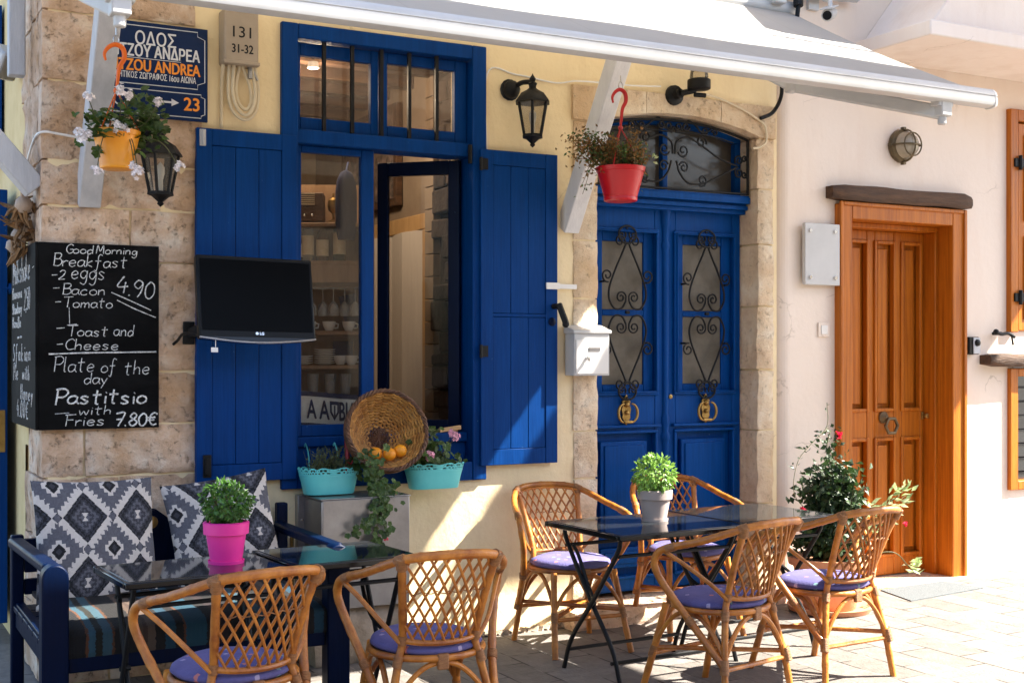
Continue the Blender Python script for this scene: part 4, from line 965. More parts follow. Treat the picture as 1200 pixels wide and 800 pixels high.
# door frame
mb = MB()
mb.box(5.634, 5.742, -.075, .26, .045, 2.49); mb.box(6.63, 6.752, -.075, .26, .045, 2.49); mb.box(5.742, 6.63, -.074, .26, 2.395, 2.49)
mb.box(5.634, 5.66, -.088, -.07, .045, 2.505); mb.box(6.724, 6.752, -.088, -.07, .045, 2.505); mb.box(5.66, 6.724, -.087, -.07, 2.478, 2.505)
mb.box(5.742, 5.765, .06, .24, .045, 2.36); mb.box(6.607, 6.63, .06, .24, .045, 2.36); mb.box(5.742, 6.63, .059, .24, 2.36, 2.395)
part('door_frame', mb, M['wood'], pink, bevel=.006)
mb = MB(); y = .165; cols = (6.008, 6.248, 6.488); hw = .085
xs = [5.765] + [q for c in cols for q in (c - hw, c + hw)] + [6.607]
for i in range(0, 8, 2): mb.box(xs[i], xs[i + 1], y, .22, .06, 2.36)
for i in range(1, 7, 2):
    for z0, z1 in ((.06, .19), (.97, 1.165), (2.285, 2.36)): mb.box(xs[i], xs[i + 1], y + .001, .22, z0, z1)
    for z0, z1 in ((.19, .97), (1.165, 2.285)):
        a, b = xs[i], xs[i + 1]
        mb.box(a, b, .205, .22, z0, z1)
        mb.box(a - .012, a + .012, y - .014, y + .03, z0 - .012, z1 + .012); mb.box(b - .012, b + .012, y - .014, y + .03, z0 - .012, z1 + .012)
        mb.box(a + .012, b - .012, y - .013, y + .03, z1 - .012, z1 + .012); mb.box(a + .012, b - .012, y - .013, y + .03, z0 - .012, z0 + .012)
        mb.box(a + .04, b - .04, .182, .21, z0 + .04, z1 - .04)
od = part('front_door', mb, M['wood'], pink, bevel=.006)
mb = MB(); mb.lathe([(.042, 0), (.04, .012), (.02, .025), (.012, .04)], (6.235, y, 1.115), 16, M3=Matrix.Rotation(R(90), 3, 'X'))
hexp = [(6.27 + .055 * math.cos(R(60 * k)), y - .045, 1.06 + .055 * math.sin(R(60 * k))) for k in range(6)]
mb.tube(hexp, .012, 8, closed=True); part('door_knocker', mb, M['bronze'], od, bevel=.002)
mb = MB(); mb.box(6.585, 6.63, .155, .166, 1.095, 1.145); mb.lathe([(.01, 0), (.012, .02), (.02, .03), (.015, .04)], (6.602, .155, 1.12), 12, M3=Matrix.Rotation(R(90), 3, 'X')); part('lock', mb, M['brass'], od, bevel=.002)
mb = MB(); mb.box(5.60, 6.80, -.14, .3, .0, .052); part('threshold', mb, M['stone_l'], pink, bevel=.006)
# old timber lintels
def beam(x0, x1, z0, z1, y0, y1, sd_):
    m = MB(); n = 14; base = None; ring = []
    for i in range(n + 1):
        x = x0 + (x1 - x0) * i / n; w1 = .012 * noise2(x, sd_, 3); w2 = .012 * noise2(x, sd_ + 5, 3); e = .02 if i in (0, n) else 0
        b = len(m.v); prof = [(y0, z0 + .02), (y0 + .012, z0), (y1, z0), (y1, z1), (y0 + .012, z1), (y0, z1 - .02)]
        for yy, zz in prof: m.v.append(Vector((x, yy + (e if yy < y1 else 0) + .006 * noise2(x, zz * 7, 6), zz + (w1 if zz > (z0 + z1) / 2 else w2) + (e * .6 if zz < (z0 + z1) / 2 else -e * .6))))
        ring.append(b)
    for i in range(n):
        for k in range(6): l = (k + 1) % 6; m.face((ring[i] + k, ring[i + 1] + k, ring[i + 1] + l, ring[i] + l))
    m.face([ring[0] + k for k in range(6)][::-1]); m.face([ring[n] + k for k in range(6)])
    return m
part('lintel', beam(5.56, 6.79, 2.508, 2.605, -.12, .05, 1.3), M['oldwood'], pink, smooth=50)
# low window and shutter at the right edge of the view
wn = None
mb = MB(); mb.box(7.20, 7.275, -.06, .1, .60, 1.44); mb.box(8.25, 8.33, -.06, .1, .60, 1.44); mb.box(7.275, 8.25, -.058, .1, 1.385, 1.44); mb.box(7.275, 8.25, -.058, .1, .60, .66)
mb.box(7.275, 7.32, -.02, .08, .66, 1.385); mb.box(7.73, 7.79, -.02, .08, .66, 1.385)
wn = part('window', mb, M['wood'], pink, bevel=.005)
mb = MB()
for k in range(7): mb.box(7.322, 7.728, .0, .012, .70 + k * .1, .712 + k * .1); mb.box(7.792, 8.248, .0, .012, .70 + k * .1, .712 + k * .1)
part('iron_bars', mb, M['black'], wn)
mb = MB(); mb.box(7.31, 8.26, .05, .055, .65, 1.39); part('pane', mb, M['tabglass'], wn, smooth=0)
part('window_lintel', beam(6.93, 8.5, 1.455, 1.545, -.15, .05, 7.7), M['oldwood'], pink, smooth=50)
mb = MB(); mb.box(7.19, 7.265, -.07, .1, 1.69, 3.23); mb.box(8.25, 8.33, -.07, .1, 1.69, 3.23); mb.box(7.265, 8.25, -.068, .1, 3.15, 3.23)
uw = part('upper_window', mb, M['wood'], pink, bevel=.005)
mb = MB(); mb.box(7.285, 7.76, -.05, -.012, 1.70, 3.14); mb.box(7.77, 8.24, -.05, -.012, 1.70, 3.14)
for x0, x1 in ((7.34, 7.70), (7.83, 8.18)):
    for z0, z1 in ((1.78, 2.36), (2.46, 3.06)): mb.box(x0, x1, -.062, -.045, z0, z1)
us = part('shutter', mb, M['wood'], uw, bevel=.006)
for z in (1.93, 2.86):
    mb = MB(); mb.box(7.22, 7.36, -.082, -.066, z - .03, z + .03); mb.tube([(7.27, -.085, z - .05), (7.27, -.085, z + .05)], .014); part('hinge', mb, M['black'], uw, bevel=.003)
mb = MB(); mb.box(7.265, 8.25, .06, .065, 1.7, 3.15); part('pane', mb, M['tabglass'], uw, smooth=0)

# ------------------------------------------------------------------ things on the walls
def shop(name, label, cat, loc, group=None): return thing(name, label, cat, loc, 0, group)
# street sign
sg = shop('street_sign', 'blue enamel street name sign with white and orange Greek lettering on the stone corner', 'street sign', (1.36, -.03, 2.65))
def cut_rect(x0, x1, z0, z1, r): return [(x0 + r, z0), (x1 - r, z0), (x1 - r, z0 + r * .6), (x1, z0 + r), (x1, z1 - r), (x1 - r, z1 - r * .6), (x1 - r, z1), (x0 + r, z1), (x0 + r, z1 - r * .6), (x0, z1 - r), (x0, z0 + r), (x0 + r, z0 + r * .6)]
mb = MB(); mb.box(1.148, 1.63, -.048, -.036, 2.655, 3.105); part('plate', mb, M['signblue'], sg, bevel=.003)
mb = MB(); mb.box(1.17, 1.20, -.036, .0, 2.7, 2.74); mb.box(1.55, 1.58, -.036, .0, 3.02, 3.06); part('fixing', mb, M['steel'], sg)
def outline(x0, x1, z0, z1, r=.035, w=.0022):
    m = MB(); m.tube([(x, -.0495, z) for x, z in cut_rect(x0, x1, z0, z1, r)], w, 4, closed=True); return m
part('white_border', outline(1.160, 1.615, 2.81, 3.085), M['signwhite'], sg); part('white_border', outline(1.160, 1.615, 2.672, 2.785, .018), M['signwhite'], sg)
YS = -.0492
for q in (fit_text('ΟΔΟΣ', 1.285, 1.476, 2.998, 3.058, YS, .0012), fit_text('ΡΙΤΖΟΥ ΑΝΔΡΕΑ', 1.168, 1.590, 2.940, 2.993, YS, .002), fit_text('ΚΡΗΤΙΚΟΣ ΖΩΓΡΑΦΟΣ 16ου ΑΙΩΝΑ', 1.18, 1.572, 2.836, 2.864, YS, .0006)): part('white_lettering', q, M['signwhite'], sg, smooth=0)
m = MB(); m.box(1.23, 1.50, -.0500, -.0485, 2.931, 2.9335); part('rule', m, M['signwhite'], sg, smooth=0)
m = MB(); m.box(1.375, 1.46, -.0505, -.0485, 2.732, 2.741); m.prism([(1.455, 2.719), (1.49, 2.7365), (1.455, 2.754)], -.0505, -.0485); part('arrow', m, M['signwhite'], sg, smooth=0)
m = MB(); m.tube([(1.215 + .03 * math.cos(a), -.0495, 2.735 + .03 * math.sin(a)) for a in [math.pi * 2 * i / 24 for i in range(24)]], .0035, 4, closed=True); part('ring_mark', m, M['signwhite'], sg, smooth=0)
part('orange_lettering', fit_text('RITZOU ANDREA', 1.166, 1.592, 2.872, 2.925, YS, .002), M['signorange'], sg, smooth=0)
part('house_number', fit_text('23', 1.515, 1.588, 2.705, 2.765, YS, .002), M['signorange'], sg, smooth=0)
# meter box with cables
mt = shop('meter_box', 'beige electricity meter box marked 131 over 31-32, cables hanging below', 'meter box', (1.78, -.06, 2.94))
mb = MB(); mb.box(1.694, 1.864, -.115, -.002, 2.945, 3.21); part('casing', mb, M['greybox'], mt, bevel=.01)
mb = MB(); mb.box(1.688, 1.870, -.12, -.07, 2.94, 2.957); part('bottom_lip', mb, M['greybox'], mt, bevel=.004)
part('numerals', fit_text('131', 1.735, 1.825, 3.07, 3.122, -.1162, .0003), M['black'], mt, smooth=0)
part('numerals', fit_text('31-32', 1.730, 1.835, 2.995, 3.035, -.1162, .0012), M['black'], mt, smooth=0)
loops = [[(1.735, -.05, 2.945), (1.735, -.04, 2.8), (1.76, -.04, 2.72), (1.815, -.05, 2.685), (1.865, -.05, 2.73), (1.88, -.05, 2.83), (1.86, -.06, 2.945)],
         [(1.755, -.06, 2.945), (1.752, -.05, 2.82), (1.775, -.05, 2.74), (1.815, -.06, 2.705), (1.85, -.06, 2.745), (1.862, -.06, 2.83), (1.845, -.06, 2.945)],
         [(1.785, -.05, 2.945), (1.77, -.04, 2.84), (1.785, -.04, 2.765), (1.82, -.05, 2.735), (1.845, -.05, 2.78), (1.835, -.05, 2.86), (1.80, -.05, 2.945)],
         [(1.705, -.05, 2.945), (1.706, -.02, 2.85), (1.706, -.012, 2.64)]]
for l in loops:
    mb = MB(); mb.tube(crom(l, 8), .009, 8); part('cable', mb, M['cable'], mt)
mb = MB(); mb.tube([(1.835, -.06, 2.945), (1.835, -.065, 2.885)], .012); mb.tube([(1.85, -.06, 2.93), (1.87, -.07, 2.88)], .006); part('clamp', mb, M['steel'], mt)
# lanterns
def lantern(x, z, lab, y=-.17):
    t = shop('wall_lantern', lab, 'lantern', (x, 0, z), 'black lanterns on the cafe front')
    m = MB(); m.lathe([(.0, .0), (.055, .0), (.06, -.012), (.03, -.03), (.02, -.04)], (x - .055, -.0, z + .30), 14, M3=Matrix.Rotation(R(90), 3, 'X') @ Matrix.Scale(-1, 3, (0, 0, 1)), cap=False)
    m.ball((x - .055, -.03, z + .30), .05, 12); part('wall_base', m, M['black'], t); m = MB()
    m.tube(crom([(x - .05, -.03, z + .30), (x - .03, -.10, z + .325), (x, y, z + .32)], 6), .014); part('bracket', m, M['black'], t)
    m = MB(); s4 = lambda r: r * 1.0
    m.lathe([(.105, .205), (.10, .215), (.07, .255), (.035, .275), (.022, .285), (.022, .30), (.028, .31), (.014, .32), (.02, .335), (.006, .355), (.001, .365)], (x, y, z), 6); part('cap', m, M['black'], t)
    m = MB()
    for k in range(6):
        a = R(60 * k); ca, sa = math.cos(a), math.sin(a); m.tube([(x + .085 * ca, y + .085 * sa, z + .205), (x + .052 * ca, y + .052 * sa, z + .035)], .0075, 6)
    m.lathe([(.06, .035), (.062, .02), (.04, .012), (.02, -.005), (.012, -.012), (.016, -.022), (.001, -.035)], (x, y, z), 6); part('cage', m, M['black'], t)
    m = MB(); m.lathe([(.080, .203), (.048, .037)], (x, y, z), 6, cap=False); part('glass', m, M['lampglass'], t, smooth=0)
    m = MB(); m.lathe([(.012, .04), (.012, .09), (.02, .12), (.02, .15), (.001, .175)], (x, y, z), 10); part('bulb', m, M['whiteplastic'], t)
lantern(3.365, 2.685, 'black six sided wall lantern on bare cream plaster right of the transom window')
lantern(1.375, 2.255, 'black six sided wall lantern below the street sign on the stone corner')
# black round lamp over the blue door
al = shop('door_lamp', 'black swivelling lamp on a round base on the stone arch over the blue door', 'lamp', (4.40, -.02, 3.03))
p = at(800, 113, -.03)
mb = MB(); mb.lathe([(.06, 0), (.058, .02), (.03, .03), (.028, .07)], (p.x - .06, -.022, p.z), 16, M3=Matrix.Rotation(R(90), 3, 'X')); part('base', mb, M['black'], al)
mb = MB(); mb.tube([(p.x - .06, -.09, p.z), (p.x + .02, -.12, p.z + .02), (p.x + .02, -.14, p.z + .06)], .018); mb.tube([(p.x + .02, -.12, p.z - .005), (p.x + .09, -.13, p.z - .005)], .014); part('arm', mb, M['black'], al)
mb = MB(); mb.lathe([(.06, .0), (.068, .005), (.068, .055), (.06, .06), (.045, .062)], (p.x + .03, -.15, p.z + .02), 18); part('head', mb, M['black'], al)
mb = MB(); mb.lathe([(.05, .062), (.055, .075), (.05, .11), (.03, .13), (.001, .135)], (p.x + .03, -.15, p.z + .02), 16, cap=False); part('glass', mb, M['lampglass'], al)
# bulkhead lamp on the pink wall
pl = shop('bulkhead_lamp', 'round bulkhead lamp with a bronze cage on the pink wall over the orange door', 'wall lamp', (6.2, -.03, 2.9))
c = Vector((6.195, -.03, 2.895)); RX = Matrix.Rotation(R(90), 3, 'X')
mb = MB(); mb.lathe([(.105, 0), (.11, .01), (.105, .035), (.092, .045), (.092, .05)], c, 28, M3=RX); part('base', mb, M['bronze'], pl)
mb = MB(); mb.lathe([(.09, .04), (.085, .075), (.065, .105), (.035, .12), (.001, .125)], c, 24, M3=RX, cap=False); part('glass', mb, mat('ribbed_lamp_glass', (.30, .25, .18), (.42, .36, .27), 8, .25, .3, 60), pl)
mb = MB()
for ax in (0, 1):
    pts = []
    for k in range(13):
        a = math.pi * k / 12; q = .102 * math.cos(a); d = .045 + .092 * math.sin(a)
        pts.append(c + (Vector((q, -d, 0)) if ax else Vector((0, -d, q))))
    mb.tube(pts, .006, 6)
mb.tube([c + Vector((.075 * math.cos(2 * math.pi * k / 24), -.115, .075 * math.sin(2 * math.pi * k / 24))) for k in range(24)], .005, 6, closed=True)
for a in (0, 90, 180, 270): mb.obox(c + Vector((.112 * math.cos(R(a)), -.03, .112 * math.sin(R(a)))), (.02, .03, .02))
part('cage', mb, M['bronze'], pl)
# white acrylic panel, switch, key safe
wp = shop('wall_panel', 'blank white acrylic panel held by four bolts left of the orange door', 'panel', (5.48, -.05, 2.16))
mb = MB(); mb.box(5.345, 5.628, -.085, -.055, 1.968, 2.352); part('plate', mb, M['white'], wp, bevel=.004)
mb = MB()
for x in (5.385, 5.588):
    for z in (2.015, 2.305): mb.tube([(x, -.094, z), (x, -.03, z)], .012, 10)
part('bolt', mb, M['chrome'], wp)
sw = shop('doorbell_plate', 'small blank cream switch plate on the pink wall under the white panel', 'switch', (5.53, -.03, 1.69))
mb = MB(); mb.box(5.492, 5.582, -.042, -.031, 1.645, 1.735); part('plate', mb, M['pink'], sw, bevel=.003)
mb = MB(); mb.box(5.512, 5.562, -.047, -.041, 1.662, 1.718); part('button', mb, M['whiteplastic'], sw, bevel=.002)
ks = shop('key_safe', 'black key safe with a grey front fixed right of the orange door frame', 'key safe', (6.82, -.03, 1.59))
mb = MB(); mb.box(6.768, 6.875, -.085, -.031, 1.535, 1.655); part('body', mb, M['blackplastic'], ks, bevel=.01)
mb = MB(); mb.box(6.805, 6.87, -.093, -.084, 1.54, 1.65); part('front', mb, M['grey_paint'], ks, bevel=.006)
mb = MB(); mb.lathe([(.024, 0), (.022, .01), (.012, .015)], (6.838, -.093, 1.615), 16, M3=RX); part('button', mb, M['blackplastic'], ks)
so = shop('shutter_stay', 'black iron shutter stay on the pink wall above the dark window lintel', 'shutter stay', (7.09, -.03, 1.68))
mb = MB(); mb.tube([(7.06, -.03, 1.68), (7.06, -.10, 1.68)], .012); mb.tube(crom([(7.01, -.10, 1.69), (7.06, -.10, 1.675), (7.13, -.10, 1.68), (7.19, -.10, 1.655)], 6), .012); mb.ball((7.01, -.10, 1.69), .02); mb.tube([(7.16, -.10, 1.67), (7.165, -.11, 1.60)], .007)
part('iron', mb, M['black'], so)
# letter box
lb = shop('letter_box', 'white metal letter box between the blue shutter and the blue door', 'letter box', (3.77, -.06, 1.41))
mb = MB(); mb.box(3.655, 3.885, -.125, -.022, 1.415, 1.65); part('body', mb, M['white'], lb, bevel=.004)
mb = MB(); mb.hexa([(3.645, -.135, 1.65), (3.895, -.135, 1.65), (3.895, -.022, 1.65), (3.645, -.022, 1.65), (3.645, -.135, 1.668), (3.895, -.135, 1.668), (3.895, -.022, 1.70), (3.645, -.022, 1.70)]); part('lid', mb, M['white'], lb, bevel=.004)
mb = MB(); mb.box(3.665, 3.875, -.130, -.124, 1.425, 1.615); part('door', mb, M['whiteplastic'], lb, bevel=.003)
mb = MB(); mb.box(3.745, 3.82, -.134, -.1295, 1.552, 1.572); part('name_slot', mb, M['steel'], lb)
mb = MB(); mb.lathe([(.011, 0), (.011, .008), (.006, .014)], (3.735, -.130, 1.515), 12, M3=RX); mb.box(3.732, 3.738, -.16, -.14, 1.495, 1.52); part('lock', mb, M['chrome'], lb)

# ------------------------------------------------------------------ hand-written chalk
GL = {
 'a': [[(.42, .38), (.3, .5), (.1, .44), (.03, .22), (.12, .03), (.3, .06), (.42, .3)], [(.43, .48), (.41, .15), (.5, .0)]],
 'b': [[(.05, 1), (.06, .05)], [(.06, .3), (.25, .5), (.42, .35), (.38, .08), (.2, 0), (.06, .1)]],
 'c': [[(.38, .42), (.22, .5), (.05, .3), (.08, .06), (.25, 0), (.4, .1)]],
 'd': [[(.4, .36), (.25, .48), (.06, .34), (.06, .1), (.22, 0), (.4, .2)], [(.42, .98), (.41, .02)]],
 'e': [[(.06, .24), (.38, .3), (.34, .46), (.2, .5), (.05, .32), (.08, .08), (.24, 0), (.4, .1)]],
 'f': [[(.42, .92), (.28, 1), (.2, .8), (.2, .3), (.15, -.3), (.02, -.25)], [(.04, .46), (.38, .48)]],
 'g': [[(.4, .36), (.26, .5), (.06, .36), (.08, .1), (.26, .04), (.4, .3)], [(.42, .48), (.4, -.15), (.25, -.36), (.05, -.25)]],
 'h': [[(.06, 1), (.06, 0)], [(.06, .3), (.22, .48), (.36, .4), (.38, 0)]],
 'i': [[(.08, .48), (.09, 0)], [(.08, .68), (.1, .72)]],
 'k': [[(.06, 1), (.06, 0)], [(.36, .48), (.08, .22), (.38, 0)]],
 'l': [[(.08, 1), (.07, .1), (.16, .0)]],
 'm': [[(.05, .48), (.05, 0)], [(.05, .3), (.2, .48), (.3, .36), (.3, 0)], [(.3, .3), (.46, .48), (.56, .36), (.57, 0)]],
 'n': [[(.05, .48), (.05, 0)], [(.05, .3), (.22, .48), (.36, .38), (.38, 0)]],
 'o': [[(.24, .5), (.06, .36), (.06, .1), (.24, 0), (.42, .14), (.4, .38), (.24, .5)]],
 'r': [[(.05, .48), (.06, 0)], [(.06, .28), (.2, .46), (.34, .42)]],
 's': [[(.36, .42), (.2, .5), (.07, .4), (.2, .27), (.35, .14), (.22, 0), (.04, .07)]],
 't': [[(.2, .9), (.19, .1), (.3, .0)], [(.03, .6), (.4, .62)]],
 'u': [[(.05, .48), (.07, .1), (.22, 0), (.38, .14), (.4, .48)], [(.4, .48), (.42, 0)]],
 'w': [[(.03, .48), (.14, 0), (.28, .36), (.42, 0), (.54, .48)]],
 'y': [[(.04, .48), (.2, .06)], [(.4, .48), (.22, .06), (.08, -.34)]],
 'B': [[(.06, 1), (.06, 0)], [(.02, .98), (.35, 1), (.44, .8), (.3, .56), (.08, .54)], [(.08, .54), (.42, .5), (.48, .2), (.3, .0), (.02, .02)]],
 'C': [[(.5, .82), (.34, 1), (.1, .8), (.04, .4), (.2, .04), (.5, .12)]],
 'F': [[(.1, .98), (.08, 0)], [(.0, .97), (.52, 1)], [(.08, .52), (.42, .54)]],
 'G': [[(.5, .86), (.32, 1), (.08, .76), (.06, .3), (.26, .0), (.5, .14), (.5, .42), (.3, .42)]],
 'H': [[(.06, 1), (.05, 0)], [(.46, 1), (.47, 0)], [(.06, .5), (.46, .52)]],
 'M': [[(.04, 0), (.1, 1), (.32, .3), (.54, 1), (.6, 0)]],
 'P': [[(.08, 1), (.06, 0)], [(.0, .96), (.36, 1), (.5, .76), (.34, .5), (.08, .48)]],
 'S': [[(.46, .86), (.26, 1), (.08, .8), (.24, .54), (.46, .28), (.3, .02), (.04, .12)]],
 'T': [[(.0, .97), (.6, 1)], [(.3, .98), (.28, 0)]],
 'V': [[(.02, 1), (.24, 0), (.48, 1)]],
 '0': [[(.24, 1), (.06, .7), (.08, .2), (.26, 0), (.44, .3), (.42, .8), (.24, 1)]],
 '2': [[(.06, .8), (.22, 1), (.42, .84), (.3, .4), (.03, .02), (.46, .04)]],
 '4': [[(.3, 1), (.04, .4), (.5, .42)], [(.38, .66), (.34, 0)]],
 '5': [[(.44, 1), (.12, .98), (.08, .58), (.32, .6), (.44, .3), (.28, .02), (.04, .08)]],
 '7': [[(.02, .96), (.48, 1), (.2, 0)], [(.08, .5), (.42, .54)]],
 '8': [[(.26, .52), (.08, .74), (.24, 1), (.42, .78), (.26, .52), (.05, .26), (.24, 0), (.46, .24), (.26, .52)]],
 '9': [[(.42, .74), (.24, .5), (.06, .72), (.22, 1), (.42, .8), (.38, .3), (.24, 0)]],
 '€': [[(.5, .86), (.32, .98), (.14, .7), (.14, .3), (.3, .02), (.5, .1)], [(.0, .6), (.4, .62)], [(.0, .4), (.36, .42)]],
 '-': [[(.03, .42), (.4, .46)]], '.': [[(.05, .02), (.1, .05)]], ',': [[(.1, .05), (.04, -.14)]], '~': [[(0, .3), (.15, .5), (.3, .3), (.45, .5), (.6, .3), (.75, .48)]],
}
ADV = {'i': .2, 'l': .24, 'm': .66, 'w': .62, 'M': .68, '.': .2, ',': .2, ' ': .34, 'r': .38, 'T': .6}
crnd = random.Random(11)
def chalk(mb, s, x, z, h, fn, w=.0028, rise=0.0, sx=1.0, adv=1.0, passes=1):
    cx = x
    for ch in s:
        jz = crnd.uniform(-.03, .03) * h
        for st in GL.get(ch, []):
            for ps in range(passes):
                q = [(cx + (px + .09 * pz) * h * sx + crnd.uniform(-.012, .012) * h, z + jz + pz * h + (cx - x) * rise + crnd.uniform(-.012, .012) * h) for px, pz in st]
                P = crom([(a, 0, b) for a, b in q], 5) if len(q) > 2 else crom([(q[0][0], 0, q[0][1]), ((q[0][0] + q[1][0]) / 2, 0, (q[0][1] + q[1][1]) / 2 + crnd.uniform(-.01, .01) * h), (q[1][0], 0, q[1][1])], 4)
                rr = [w * crnd.uniform(.65, 1.15) for _ in P]
                mb.tube([fn(p.x, p.z) for p in P], rr, 5, flat=1.0)
        cx += ADV.get(ch, .5) * h * sx * adv
    return cx
cb = shop('chalkboard', 'black chalk menu board wrapped round the stone corner with breakfast and daily plate prices', 'menu board', (.88, -.03, 1.18))
mb = MB(); mb.box(.852, 1.395, -.052, -.040, 1.185, 2.045); part('front_board', mb, M['chalkboard'], cb, bevel=.002)
mb = MB(); mb.box(.838, .851, -.052, .80, 1.185, 2.045); part('side_board', mb, M['chalkboard'], cb, bevel=.002)
ff = lambda a, b: Vector((a, -.0525, b))
def BX(u, v): # survey enlargement 667 px of the corner -> board plane
    q = at(u * .3, 270 + v * .3, -.052); return q.x, q.z
mb = MB()
def line(s, u0, u1, v, hpx, w=.0024, **kw):
    x, z = BX(u0, v); x1, _ = BX(u1, v); h = hpx * .3 * .0040
    nat = sum(ADV.get(ch, .5) for ch in s) * h; k = (x1 - x) / nat
    m = MB(); chalk(m, s, x, z, h, ff, w, sx=k * .98, adv=1.02, **kw); part('chalk_writing', m, M['chalk'], cb, smooth=60)
line('Good', 256, 366, 88, 34); line('Morning', 374, 538, 90, 32)
line('Breakfast', 206, 500, 138, 48)
line('-2', 198, 256, 190, 36); line('eggs', 275, 415, 188, 62)
line('-', 204, 236, 246, 46); line('Bacon', 242, 415, 250, 42)
line('-', 212, 242, 298, 46); line('Tomato', 246, 442, 300, 40)
line('4.90', 452, 604, 246, 66, .0036, rise=-.16)
line('-', 214, 258, 408, 60); line('Toast', 262, 424, 412, 42); line('and', 442, 524, 412, 46)
line('-', 217, 250, 468, 56); line('Cheese', 252, 466, 466, 42)
line('Plate', 208, 372, 553, 58); line('of', 392, 456, 553, 52); line('the', 482, 588, 562, 54)
line('day', 326, 424, 600, 46)
line('Pastitsio', 212, 576, 680, 60, .0045, passes=2)
line('with', 305, 438, 720, 36)
line('Fries', 250, 414, 764, 44, .0026); line('7.80€', 446, 610, 764, 50, .0042, passes=2)
def stroke(pts, w):
    P = crom([ff(*BX(*q)) for q in pts], 6); m = MB(); m.tube(P, [w * crnd.uniform(.7, 1.2) for _ in P], 5); part('chalk_line', m, M['chalk'], cb, smooth=60)
stroke([(190, 483), (330, 478), (480, 476), (610, 474)], .004); stroke([(435, 242), (510, 275), (590, 312)], .0028); stroke([(457, 272), (530, 308), (608, 340)], .0028)
stroke([(270, 300), (272, 365)], .002); stroke([(262, 370), (300, 366)], .002); stroke([(215, 716), (270, 712)], .002)
mb = MB(); fs = lambda a, b: Vector((.8375, .78 - a, b))    # a runs from the far edge towards the street corner
def sl(s, a, z, h, w=.0026, **kw): m = MB(); chalk(m, s, a, z, h, fs, w, **kw); part('chalk_writing', m, M['chalk'], cb, smooth=60)
sl('Milkshake', .05, 1.885, .135, sx=1.0, adv=1.12); sl('-', .74, 1.88, .12)
sl('Banana', .03, 1.81, .055, sx=1.5, adv=1.5); sl('Strawberry', .03, 1.735, .055, sx=1.2, adv=1.15); sl('Vanilla', .03, 1.665, .055, sx=1.5, adv=1.5)
sl('2,50', .46, 1.745, .10, sx=1.1, adv=1.1); sl('~~', .22, 1.60, .04, sx=1.9, adv=2.6)
sl('Sfakian', .05, 1.50, .085, sx=1.5, adv=1.65); sl('Pie', .07, 1.405, .085, sx=1.3, adv=1.5); sl('with', .40, 1.41, .07, sx=1.4, adv=1.5)
sl('Honey', .34, 1.315, .075, sx=1.5, adv=1.6); sl('4.00€', .20, 1.225, .085, sx=1.5, adv=1.5)
# garlic braid
gb = shop('garlic_braid', 'dried garlic braid hanging on the stone corner above the side chalkboard', 'garlic', (.84, .25, 2.05))
mb = MB(); gr = random.Random(4)
for k in range(60):
    q = Vector((.825 + gr.uniform(-.035, .03), .34 + gr.uniform(-.16, .14), 2.10 + gr.uniform(-.08, .16)))
    d = Vector((gr.uniform(-.5, .5), gr.uniform(-.5, .5), gr.uniform(-1, .2))).normalized()
    mb.tube([q, q + d * .05 + Vector((0, .01, 0)), q + d * .10 + Vector((gr.uniform(-.02, .02), gr.uniform(-.02, .02), 0))], [.012, .010, .002], 5)
part('dried_leaves', mb, M['husk'], gb)
for q in ((.82, .20, 2.235), (.81, .46, 2.06), (.82, .34, 2.10)):
    mb = MB(); mb.lathe([(.001, -.035), (.03, -.028), (.042, .0), (.034, .026), (.012, .045), (.008, .075), (.001, .08)], q, 14, M3=Euler((gr.uniform(-.8, .8), gr.uniform(-.8, .8), 0)).to_matrix()); part('bulb', mb, M['garlic'], gb)
mb = MB(); mb.tube([(.862, .26, 2.32), (.80, .26, 2.27), (.80, .27, 2.15)], .006); part('string', mb, M['husk'], gb)
# spotlight of the side street wall
fl = shop('floodlight', 'small white floodlight on the yellow side wall at the upper left', 'floodlight', (.87, .75, 2.95))
p = at(12, 74, .80); p.x = .80
mb = MB(); Mr = Euler((R(35), 0, R(25))).to_matrix(); mb.obox(p, (.11, .13, .15), Mr); part('housing', mb, M['white'], fl, bevel=.015)
mb = MB(); mb.obox(p + Mr @ Vector((0, -.068, 0)), (.09, .008, .12), Mr); part('lens', mb, M['lampglass'], fl)
mb = MB(); mb.tube([p + Mr @ Vector((0, .05, .05)), (.86, p.y, p.z + .06)], .016); mb.obox((.872, p.y, p.z + .06), (.02, .06, .06)); part('arm', mb, M['white'], fl)
# blue door leaf of the side street
sdl = shop('side_door', 'blue door leaf standing open on the side street, seen edge on at the left border', 'door', (.80, 1.0, .1))
mb = MB(); mb.box(.785, .84, .98, 1.75, .12, 2.40); part('leaf', mb, M['blue'], sdl, bevel=.004)
mb = MB(); mb.box(.797, .827, .974, .981, 1.02, 1.24); part('lock_plate', mb, M['brass'], sdl, bevel=.001)
mb = MB(); mb.tube([(.785, .99, 1.88), (.85, .99, 1.88)], .012); mb.tube([(.845, 1.0, 1.88), (.86, 1.0, 1.88)], .03); part('hinge', mb, M['blue'], sdl)
bs = shop('side_shutter', 'blue window shutter high on the side street wall at the left border', 'shutter', (.86, 1.6, 2.6))
mb = MB(); mb.box(.835, .872, 1.5, 2.1, 2.62, 3.5); part('leaf', mb, M['blue'], bs, bevel=.004)

